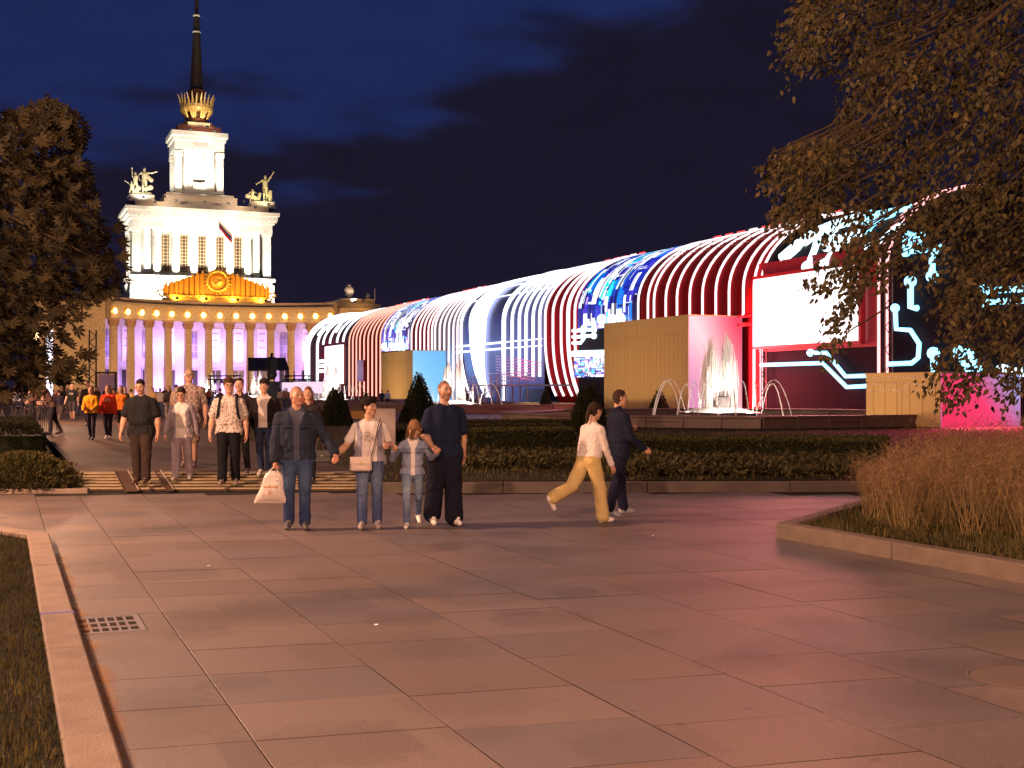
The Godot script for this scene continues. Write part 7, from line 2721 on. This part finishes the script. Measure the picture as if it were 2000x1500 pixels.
func trees() -> void:
	var bark := mat("tree_bark", 0.13, 0.09, 0.06, 0.95)
	grain(bark, "leafy", 1.6, "soft", 0.3, 1.5)
	# --- the big tree at the right: hanging twigs of small pointed leaves
	var foot := at(2290, 760, 13.2)
	foot.y = 0.1
	var o := thing("lime_tree", "large leafy tree hanging over the right side, amber in the lamp light", "tree", foot)
	var trunk := Sh.new()
	var top := Vector3(-0.4, 8.5, 0.3)
	limb(trunk, Vector3(0, -0.2, 0), Vector3(-0.1, 4.2, 0.1), 0.32, 0.22, 0.1)
	limb(trunk, Vector3(-0.1, 4.1, 0.1), top, 0.22, 0.06, 0.2)
	var xf := []
	var cols := PackedColorArray()
	var twigs := Sh.new()
	var mask := PackedVector2Array([Vector2(1600, -120), Vector2(1586, 0), Vector2(1574, 62), Vector2(1640, 80), Vector2(1688, 135), Vector2(1672, 200), Vector2(1640, 262), Vector2(1590, 262), Vector2(1534, 288), Vector2(1530, 300), Vector2(1600, 330), Vector2(1575, 345), Vector2(1560, 375), Vector2(1608, 400), Vector2(1680, 382), Vector2(1740, 400), Vector2(1800, 436), Vector2(1785, 520), Vector2(1806, 560), Vector2(1836, 600), Vector2(1880, 655), Vector2(1930, 680), Vector2(1990, 708), Vector2(2120, 720), Vector2(2420, 640), Vector2(2560, 300), Vector2(2480, -160)])
	var heads := []
	var tries := 0
	while heads.size() < 1350 and tries < 40000:
		tries += 1
		var q := Vector2(rnd(1520, 2560), rnd(-160, 730))
		if not Geometry2D.is_point_in_polygon(q, mask):
			continue
		if q.x > 1745 and q.x < 1850 and q.y > 430 and q.y < 700 and rng.randf() < 0.72:
			continue
		heads.append([q, rnd(11.6, 15.2)])
	# sprays that reach out beyond the mass, some across the bright screen
	for e in [[1585, 10, 5], [1580, 55, 4], [1600, 95, 4], [1545, 285, 6], [1560, 300, 6], [1590, 290, 6], [1620, 285, 6], [1650, 290, 5], [1575, 350, 5], [1590, 375, 5], [1610, 385, 5], [1640, 370, 5], [1560, 370, 4], [1690, 520, 3], [1675, 545, 4], [1668, 560, 3], [1650, 590, 2], [1648, 615, 3], [1645, 640, 2], [1690, 490, 4], [1720, 470, 5], [1660, 500, 4], [1630, 505, 3], [1755, 500, 4], [1740, 455, 4], [1700, 440, 3], [1850, 690, 3], [1930, 712, 4], [1690, 410, 5], [1650, 430, 2], [1895, 715, 3], [1868, 742, 2], [1985, 738, 4]]:
		for k in e[2]:
			heads.append([Vector2(e[0] + rnd(-16, 16), e[1] + rnd(-14, 10)), rnd(11.6, 13.6)])
	var hubs := []
	for i in 26:
		var t := rnd(0.15, 1.0)
		hubs.append(Vector3(-0.1, 4.1, 0.1).lerp(top, t))
	for hd in heads:
		var p := at(hd[0].x, hd[0].y, hd[1]) - foot
		var hub: Vector3 = hubs[rng.randi() % hubs.size()]
		var away := (p - hub)
		away.y *= 0.25
		away = away.normalized()
		var droop := (away * 0.75 + Vector3(0, -0.85, 0)).normalized()
		var L := rnd(0.28, 0.55)
		if rng.randf() < 0.35:
			twigs.tube(PackedVector3Array([p - away * 0.45 + Vector3(0, 0.12, 0), p, p + droop * L]), [0.011, 0.007, 0.002], 4, false)
		for m in 23:
			var t := rng.randf()
			var base := p + droop * L * t + Vector3(rnd(-0.1, 0.1), rnd(-0.06, 0.06), rnd(-0.1, 0.1))
			var d := Vector3(rnd(-0.8, 0.8) + away.x * 0.3, -rnd(0.3, 1.3), rnd(-0.8, 0.8) + away.z * 0.3)
			xf.append(Transform3D(turned(d, rnd(0, TAU)).scaled(Vector3.ONE * rnd(0.65, 1.25)), base))
			var g := rnd(0.55, 1.35)
			var y := rng.randf() * rng.randf()
			cols.push_back(Color((0.040 + 0.045 * y) * g, (0.035 + 0.022 * y) * g, 0.019 * g))
	many("crown", leaf_mesh(0.074, 0.042), xf, leaf_mat("tree_leaf"), o, cols).set_meta("kind", "stuff")
	for i in 13:
		var q: Vector2 = heads[rng.randi() % 1300][0]
		var p := at(q.x, q.y, rnd(12.2, 14.5)) - foot
		if i == 0: p = at(1600, 372, 12.6) - foot
		if i == 1: p = at(1580, 300, 12.6) - foot
		if i == 2: p = at(1990, 20, 12.4) - foot
		limb(trunk, hubs[i * 2], p, 0.06, 0.006, rnd(0.3, 0.9) * (1.0 if i % 2 else -1.0))
	part("trunk", trunk, bark, o)
	part("twigs", twigs, bark, o).set_meta("kind", "stuff")
	# --- the chestnut at the left
	foot = at(-330, 760, 25.0)
	foot.y = 0.0
	o = thing("chestnut_tree", "dark horse chestnut tree reaching in from the left before the pavilion", "tree", foot)
	trunk = Sh.new()
	limb(trunk, Vector3(0, -0.2, 0), Vector3(0.1, 3.0, 0), 0.36, 0.26, 0.1)
	limb(trunk, Vector3(0.1, 2.9, 0), Vector3(0.3, 8.4, -0.4), 0.26, 0.05, 0.3)
	mask = PackedVector2Array([Vector2(-700, 60), Vector2(-120, 120), Vector2(0, 222), Vector2(50, 205), Vector2(92, 188), Vector2(140, 212), Vector2(164, 246), Vector2(160, 300), Vector2(170, 340), Vector2(196, 420), Vector2(214, 500), Vector2(228, 560), Vector2(160, 590), Vector2(120, 610), Vector2(100, 660), Vector2(130, 700), Vector2(150, 725), Vector2(110, 748), Vector2(40, 772), Vector2(-120, 780), Vector2(-700, 700)])
	xf = []
	cols = PackedColorArray()
	heads = []
	tries = 0
	while heads.size() < 5200 and tries < 60000:
		tries += 1
		var q := Vector2(rnd(-700, 240), rnd(50, 785))
		if q.x < -60 and rng.randf() < 0.55:
			continue
		if not Geometry2D.is_point_in_polygon(q, mask):
			continue
		if q.x > 55 and q.y > 575 and q.y < 700 and rng.randf() < 0.6:
			continue
		heads.append([q, rnd(22.0, 28.0)])
	for e in [[205, 575], [222, 570], [185, 585], [150, 590], [140, 600], [160, 612], [152, 618], [130, 625], [148, 640], [122, 655], [135, 668], [118, 648], [160, 690], [172, 693], [140, 705], [158, 720], [146, 735], [118, 740], [132, 728], [110, 690], [125, 700], [238, 470], [236, 500], [240, 520], [238, 548], [225, 440], [100, 605], [112, 615]]:
		for k in 2:
			heads.append([Vector2(e[0] + rnd(-6, 6), e[1] + rnd(-5, 5)), rnd(22.2, 24.0)])
	for hd in heads:
		var p := at(hd[0].x, hd[0].y, hd[1]) - foot
		var out := Vector3(p.x - 0.3, 0.2, p.z).normalized()
		# leaves hang: the fan faces outward and its tips point down
		var dn := (Vector3(0, -1, 0) * rnd(0.4, 1.0) + out * rnd(0.2, 0.8) + Vector3(rnd(-0.5, 0.5), 0, rnd(-0.5, 0.5))).normalized()
		xf.append(Transform3D(turned(dn, rnd(-1.2, 1.2) + PI).scaled(Vector3.ONE * rnd(0.7, 1.2)), p))
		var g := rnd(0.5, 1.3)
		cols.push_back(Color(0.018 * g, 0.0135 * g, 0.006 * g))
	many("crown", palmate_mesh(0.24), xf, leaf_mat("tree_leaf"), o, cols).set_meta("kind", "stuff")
	for i in 22:
		var q: Vector2 = heads[rng.randi() % 5000][0]
		limb(trunk, Vector3(0.1, 2.9, 0).lerp(Vector3(0.3, 8.4, -0.4), rnd(0.1, 1.0)), at(q.x, q.y, rnd(23.0, 27.0)) - foot, 0.07, 0.012, rnd(-0.6, 0.6))
	part("trunk", trunk, bark, o)

# ---------------------------------------------------------------- things along the boulevard and on the pavilion
func near_furniture() -> void:
	var o := thing("notice_board", "pale upright notice panel on the grass behind the short haired woman", "notice board", gnd(752, 884), -deg_to_rad(YAW))
	var s := Sh.new()
	s.cbox(Vector3(0, 0.62, 0), Vector3(0.50, 1.06, 0.05), 0.012)
	part("panel", s, mat("board_pale", 0.50, 0.40, 0.37, 0.7), o)
	s = Sh.new()
	for e in [-1.0, 1.0]:
		s.box(e * 0.262 - 0.015, e * 0.262 + 0.015, 0.0, 1.17, -0.03, 0.03)
	s.box(-0.245, 0.245, 1.153, 1.18, -0.03, 0.03)
	part("frame", s, mat("board_frame", 0.45, 0.36, 0.32, 0.6), o)
	for e in [[1106, 832, 0.85, 0.6, "square ochre wooden planter beside the dark rounded bush"], [706, 818, 1.5, 0.42, "long ochre wooden bench behind the broad cone bush"]]:
		var p := gnd(e[0], e[1])
		var b := thing("planter", e[4], "planter" if e[2] < 1.0 else "bench", p, -deg_to_rad(YAW))
		var w: float = e[2]
		var h: float = e[3]
		var wood := mat("planter_wood", 0.50, 0.27, 0.08, 0.7)
		grain(wood, "soft", 1.0)
		var n := 4
		for k in n:
			for z in [-0.3, 0.3]:
				var q := Sh.new()
				q.cbox(Vector3(0, h * (k + 0.5) / n, z), Vector3(w, h / n - 0.012, 0.03), 0.005)
				part("plank", q, wood, b)
		for x in [-w * 0.5, w * 0.5]:
			var q := Sh.new()
			q.cbox(Vector3(x, h * 0.5, 0), Vector3(0.05, h + 0.02, 0.68), 0.006)
			part("end_board", q, wood, b)
		var tq := Sh.new()
		tq.cbox(Vector3(0, h + 0.01, 0), Vector3(w + 0.1, 0.04, 0.72), 0.008)
		part("top_board", tq, wood, b)
	# crowd barriers by the dark hedge
	var steel := mat("barrier_steel", 0.09, 0.085, 0.10, 0.45, 0.6)
	var a := gnd(111, 851, 0.02)
	var c := gnd(-120, 868, 0.02)
	for k in 3:
		var p := a.lerp(c, k / 3.0)
		var q := a.lerp(c, (k + 1) / 3.0) + (a - c).normalized() * 0.08
		var b := thing("crowd_barrier", ["steel crowd barrier at the path's edge, the one with the tall lit end post", "steel crowd barrier in the middle of the dark row", "steel crowd barrier at the left end of the row"][k], "barrier", (p + q) * 0.5, 0.0, "crowd barriers")
		b.rotation.y = atan2(-(q - p).z, (q - p).x)
		var L := p.distance_to(q)
		for y in [0.12, 1.28]:
			var r := Sh.new()
			r.rod(Vector3(-L * 0.5, y, 0), Vector3(L * 0.5, y, 0), 0.022)
			part("rail", r, steel, b)
		var n := int(L / 0.14)
		for i in n + 1:
			var r := Sh.new()
			var x := -L * 0.5 + L * i / n
			r.rod(Vector3(x, 0.0 if i == 0 or i == n else 0.12, 0), Vector3(x, 1.28, 0), 0.026 if i == 0 or i == n else 0.010, -1, 6)
			part("bar", r, steel, b)
		for x in [-L * 0.4, L * 0.4]:
			var r := Sh.new()
			r.box(x - 0.03, x + 0.03, 0.0, 0.02, -0.3, 0.3)
			part("foot", r, steel, b)

func sculpture(called: String, label: String, where: Vector3, turn: float, caps: Array, m: Material, cell := 0.13) -> Node3D:
	var o := thing(called, label, "statue", where, turn)
	var mn := Vector3.INF
	var mx := -Vector3.INF
	for e in caps:
		mn = mn.min(e[0]).min(e[1]); mx = mx.max(e[0]).max(e[1])
	var x := Vox.new(mn - Vector3.ONE * 1.2, mx + Vector3.ONE * 1.2, cell)
	for e in caps:
		x.cap(e[0], e[1], e[2], e[3], 0, cell * 1.3)
	var b := {}
	pour(x.net(), b, Transform3D.IDENTITY, func(_r: int, _p: Vector3) -> Array: return [0, Color.WHITE], func(_r: int, q: Vector3) -> Vector3: return q + Vector3.ONE * 0.05 * wob.get_noise_3d(q.x * 0.2, q.y * 0.2, q.z * 0.2))
	part("figures", bucket_mesh(b[0]), m, o)
	return o

func figure(o: Vector3, s: float, arm_r: Vector3, arm_l: Vector3, step := 0.25, yaw := 0.0) -> Array:
	# a standing figure as capsules, s times life size
	var c := []
	var add := func(a: Vector3, b: Vector3, ra: float, rb: float) -> void:
		var r := Basis(Vector3.UP, yaw)
		c.append([o + r * a * s, o + r * b * s, ra * s, rb * s])
	add.call(Vector3(-0.09, 0.92, 0), Vector3(-0.12, 0.5, step), 0.1, 0.075)
	add.call(Vector3(-0.12, 0.5, step), Vector3(-0.13, 0.06, step * 0.9), 0.075, 0.055)
	add.call(Vector3(0.09, 0.92, 0), Vector3(0.12, 0.5, -step * 0.4), 0.1, 0.075)
	add.call(Vector3(0.12, 0.5, -step * 0.4), Vector3(0.13, 0.06, -step), 0.075, 0.055)
	add.call(Vector3(-0.13, 0.04, step * 0.9), Vector3(-0.15, 0.04, step * 0.9 + 0.18), 0.05, 0.045)
	add.call(Vector3(0.13, 0.04, -step), Vector3(0.15, 0.04, -step + 0.18), 0.05, 0.045)
	add.call(Vector3(0, 0.95, 0), Vector3(0, 1.32, 0), 0.15, 0.18)
	add.call(Vector3(-0.18, 1.42, 0), Vector3(0.18, 1.42, 0), 0.085, 0.085)
	add.call(Vector3(0, 1.45, 0), Vector3(0, 1.56, 0.02), 0.06, 0.055)
	add.call(Vector3(0, 1.62, 0.02), Vector3(0, 1.69, 0.01), 0.095, 0.09)
	for e in [[-1.0, arm_l], [1.0, arm_r]]:
		var sh := Vector3(0.2 * e[0], 1.42, 0)
		var d: Vector3 = e[1]
		add.call(sh, sh + d * 0.3, 0.065, 0.052)
		add.call(sh + d * 0.3, sh + d * 0.58 + Vector3(0, 0.03, 0.03), 0.052, 0.04)
		add.call(sh + d * 0.58 + Vector3(0, 0.03, 0.03), sh + d * 0.68 + Vector3(0, 0.04, 0.04), 0.045, 0.035)
	return c

func far_furniture() -> void:
	# sculpture groups on the upper terrace's corners
	var stone := mat("statue_pale", 0.62, 0.58, 0.40, 0.6)
	var ped := mat("pav_white", 0.74, 0.71, 0.66, 0.8)
	for e in [[-13.3, "left"], [13.7, "right"]]:
		var q := thing("statue_pedestal", "white block pedestal under the %s sculpture group on the upper terrace" % e[1], "pedestal", PAV + Vector3(e[0], 43.6, 4.2))
		var s := Sh.new()
		s.cbox(Vector3(0, 1.0, 0), Vector3(5.4, 1.2, 4.4), 0.08)
		part("block", s, ped, q)
		s = Sh.new()
		s.cbox(Vector3(0, 0.2, 0), Vector3(6.0, 0.4, 5.0), 0.06)
		part("base", s, ped, q)
	var top := PAV + Vector3(-13.5, 45.2, 4.2)
	var caps := figure(Vector3(0.9, 0.3, 0), 3.4, Vector3(0.9, 0.1, 0.2), Vector3(-0.6, -0.5, 0.4), 0.3)
	caps += figure(Vector3(-1.1, 0.0, 0.7), 2.9, Vector3(0.3, -0.6, 0.4), Vector3(-0.1, 1.0, 0.0), 0.25, -0.3)
	caps += figure(Vector3(-2.0, -0.4, 1.2), 1.9, Vector3(0.5, -0.3, 0.3), Vector3(-0.9, 0.55, 0.1), 0.2, -0.5)
	caps += [[Vector3(-0.4, 0.2, 0.2), Vector3(2.2, 0.3, 0.2), 0.6, 0.45], [Vector3(-1.8, 0.2, 0.6), Vector3(-0.4, 1.6, 0.3), 0.5, 0.6], [Vector3(0.9, 1.5, -0.2), Vector3(2.3, 1.9, 0.3), 0.5, 0.55], [Vector3(1.5, 4.6, 0), Vector3(2.4, 3.6, 0.2), 0.35, 0.5]]
	var g := sculpture("sculpture_group", "pale sculpture group with one raised arm on the left corner terrace", top, 0.0, caps, stone)
	top = PAV + Vector3(13.7, 45.2, 4.2)
	caps = figure(Vector3(0.8, 0.2, 0.3), 3.5, Vector3(0.55, 0.85, 0.1), Vector3(-0.7, -0.55, 0.3), 0.28)
	caps += figure(Vector3(-2.2, -0.6, 0.8), 2.0, Vector3(0.7, -0.4, 0.4), Vector3(-0.6, -0.6, 0.4), 0.5, -0.5)
	caps += [[Vector3(2.0, 0.0, -0.2), Vector3(2.1, 2.7, -0.2), 0.55, 0.45], [Vector3(-3.4, 1.2, 0.7), Vector3(-1.6, 0.9, 0.8), 0.5, 0.5], [Vector3(-1.0, 0.0, 0.3), Vector3(-0.4, 2.0, 0.0), 0.5, 0.4]]
	g = sculpture("sculpture_group", "golden lit sculpture of a man waving on the right corner terrace", top, 0.0, caps, stone)
	# the dark statue before the colonnade
	var w := at(531, 760, 176.0)
	w.y = 0
	var bronze := mat("statue_bronze", 0.025, 0.02, 0.02, 0.5, 0.4)
	caps = figure(Vector3(0, 2.9, 0), 2.25, Vector3(0.25, -0.95, 0.1), Vector3(-0.3, -0.9, 0.2), 0.12)
	caps += [[Vector3(0, 3.8, 0), Vector3(0, 5.9, 0), 0.72, 0.42]]
	sculpture("standing_statue", "dark bronze statue of a standing man in a long coat before the columns", w, -deg_to_rad(YAW), caps, bronze, 0.07)
	var p := thing("statue_plinth", "tall dark plinth under the standing bronze statue", "plinth", w)
	var s := Sh.new()
	s.cbox(Vector3(0, 1.4, 0), Vector3(1.9, 2.8, 1.9), 0.06)
	part("block", s, bronze, p)
	s = Sh.new()
	s.cbox(Vector3(0, 0.2, 0), Vector3(2.7, 0.4, 2.7), 0.05)
	part("base", s, bronze, p)
	# the stage canopy behind it
	w = at(522, 760, 200.0)
	w.y = 0
	var o := thing("stage_canopy", "dark pitched stage canopy on thin posts behind the bronze statue", "stage", w, -deg_to_rad(YAW))
	var roof := mat("canopy_brown", 0.06, 0.04, 0.04, 0.8)
	s = Sh.new()
	var ax := [Vector3(-3.8, 6.9, 0), Vector3(2.4, 6.9, 0), Vector3(4.0, 5.0, 0), Vector3(-2.6, 4.9, 0)]
	for z in [0.0, -6.0]:
		pass
	s.quad(ax[0] + Vector3(0, 0, -3), ax[1] + Vector3(0, 0, -3), Vector3(4.0, 5.0, 2.5), Vector3(-2.6, 4.9, 2.5), Vector3(0, 1, 1))
	s.quad(ax[0] + Vector3(0, -0.15, -3), ax[1] + Vector3(0, -0.15, -3), Vector3(4.0, 4.85, 2.5), Vector3(-2.6, 4.75, 2.5), Vector3(0, -1, -1))
	s.quad(Vector3(-2.6, 4.9, 2.5), Vector3(4.0, 5.0, 2.5), Vector3(4.0, 4.7, 2.5), Vector3(-2.6, 4.6, 2.5), Vector3(0, 0, 1))
	s.quad(ax[1] + Vector3(0, 0, -3), Vector3(4.0, 5.0, 2.5), Vector3(4.0, 1.2, 2.5), ax[1] + Vector3(0, -5.7, -3), Vector3(1, 0, 0))
	part("roof", s, roof, o)
	for x in [-2.5, 0.6, 3.9]:
		for z in [2.3, -2.9]:
			var q := Sh.new()
			q.rod(Vector3(x, 0, z), Vector3(x, 4.7, z), 0.09, -1, 6)
			part("post", q, roof, o)
	s = Sh.new()
	s.box(-3.0, 4.2, 0.0, 1.1, -3.2, 2.8)
	part("platform", s, mat("stage_deck", 0.12, 0.09, 0.12, 0.7), o)
	# rigging bars on stands, lattice mast, black frame, lit pylon
	var black := mat("rig_black", 0.02, 0.018, 0.02, 0.6)
	for e in [[440, 190.0, 5.4, 0.0, "black lighting bar on two stands before the middle columns"], [580, 190.0, 4.4, 0.0, "black lighting bar on two stands right of the bronze statue"]]:
		w = at(e[0], 760, e[1])
		w.y = 0
		o = thing("lighting_bar", e[4], "lighting bar", w, -deg_to_rad(YAW), "lighting bars before the columns")
		for y in [3.2, 3.75]:
			var q := Sh.new()
			q.rod(Vector3(-e[2] * 0.5, y, 0), Vector3(e[2] * 0.5, y, 0), 0.11, -1, 6)
			part("bar", q, black, o)
		for x in [-e[2] * 0.42, e[2] * 0.42]:
			var q := Sh.new()
			q.rod(Vector3(x, 0, 0), Vector3(x, 3.7, 0), 0.1, -1, 6)
			part("stand", q, black, o)
		for k in 4:
			var q := Sh.new()
			q.cbox(Vector3(-e[2] * 0.3 + k * e[2] * 0.2, 2.85, 0), Vector3(0.4, 0.5, 0.4), 0.06)
			part("spotlight_can", q, black, o)
	w = at(181, 760, 150.0)
	w.y = 0
	o = thing("lattice_mast", "thin dark lattice mast standing before the pavilion's left wing", "mast", w, -deg_to_rad(YAW))
	for x in [-0.42, 0.42]:
		var q := Sh.new()
		q.rod(Vector3(x, 0, 0), Vector3(x, 8.9, 0), 0.09, -1, 6)
		part("chord", q, black, o)
	for k in 12:
		var q := Sh.new()
		var sx := 0.42 if k % 2 == 0 else -0.42
		q.rod(Vector3(-sx, k * 0.74, 0), Vector3(sx, k * 0.74 + 0.74, 0), 0.06, -1, 5)
		part("brace", q, black, o)
	w = at(207, 760, 120.0)
	w.y = 0
	o = thing("photo_frame_arch", "black square arch with a lilac backdrop before the left columns", "arch", w, -deg_to_rad(YAW))
	for e in [[-0.95, 0.0], [0.95, 0.0]]:
		var q := Sh.new()
		q.cbox(Vector3(e[0], 1.65, 0), Vector3(0.16, 3.3, 0.3), 0.02)
		part("post", q, black, o)
	s = Sh.new()
	s.cbox(Vector3(0, 3.3, 0), Vector3(2.1, 0.18, 0.32), 0.02)
	part("beam", s, black, o)
	s = Sh.new()
	s.obox(Vector3(0.0, 1.6, -0.3), Vector3(1.7, 3.1, 0.05))
	part("backdrop", s, mat("arch_lilac", 0.45, 0.35, 0.55, 0.8), o)
	w = at(97, 760, 140.0)
	w.y = 0
	o = thing("lit_pylon", "tall lilac white lit advertising pylon behind the chestnut leaves", "pylon", w, -deg_to_rad(YAW))
	s = Sh.new()
	s.cbox(Vector3(0, 4.4, 0), Vector3(0.62, 8.0, 0.4), 0.03)
	part("light_box_screen", s, glow("pylon_glow", 0.9, 0.84, 1.0, 2.2), o)
	s = Sh.new()
	s.cbox(Vector3(0, 0.2, 0), Vector3(0.9, 0.4, 0.7), 0.03)
	part("base", s, black, o)
	# pale stalls with lit counters in front of the far hoops
	for e in [[605, 150.0, 4.2, "lit pink white stall counter nearest the far fountain"], [568, 165.0, 2.6, "lit lilac stall counter beside the standing statue"]]:
		w = at(e[0], 760, e[1])
		w.y = 0
		o = thing("stall", e[3], "stall", w, -deg_to_rad(YAW), "lit stalls before the far hoops")
		var ww: float = e[2]
		s = Sh.new()
		s.cbox(Vector3(0, 0.6, 0), Vector3(ww, 1.2, 1.2), 0.04)
		part("counter", s, mat("stall_white", 0.7, 0.6, 0.68, 0.6), o)
		s = Sh.new()
		s.obox(Vector3(0, 1.5, -0.62), Vector3(ww, 2.2, 0.06))
		part("light_panel_screen", s, glow("stall_glow", 1.0, 0.72, 0.92, 0.95), o)
		s = Sh.new()
		s.cbox(Vector3(0, 2.7, -0.1), Vector3(ww + 0.3, 0.12, 1.6), 0.03)
		part("roof", s, black, o)
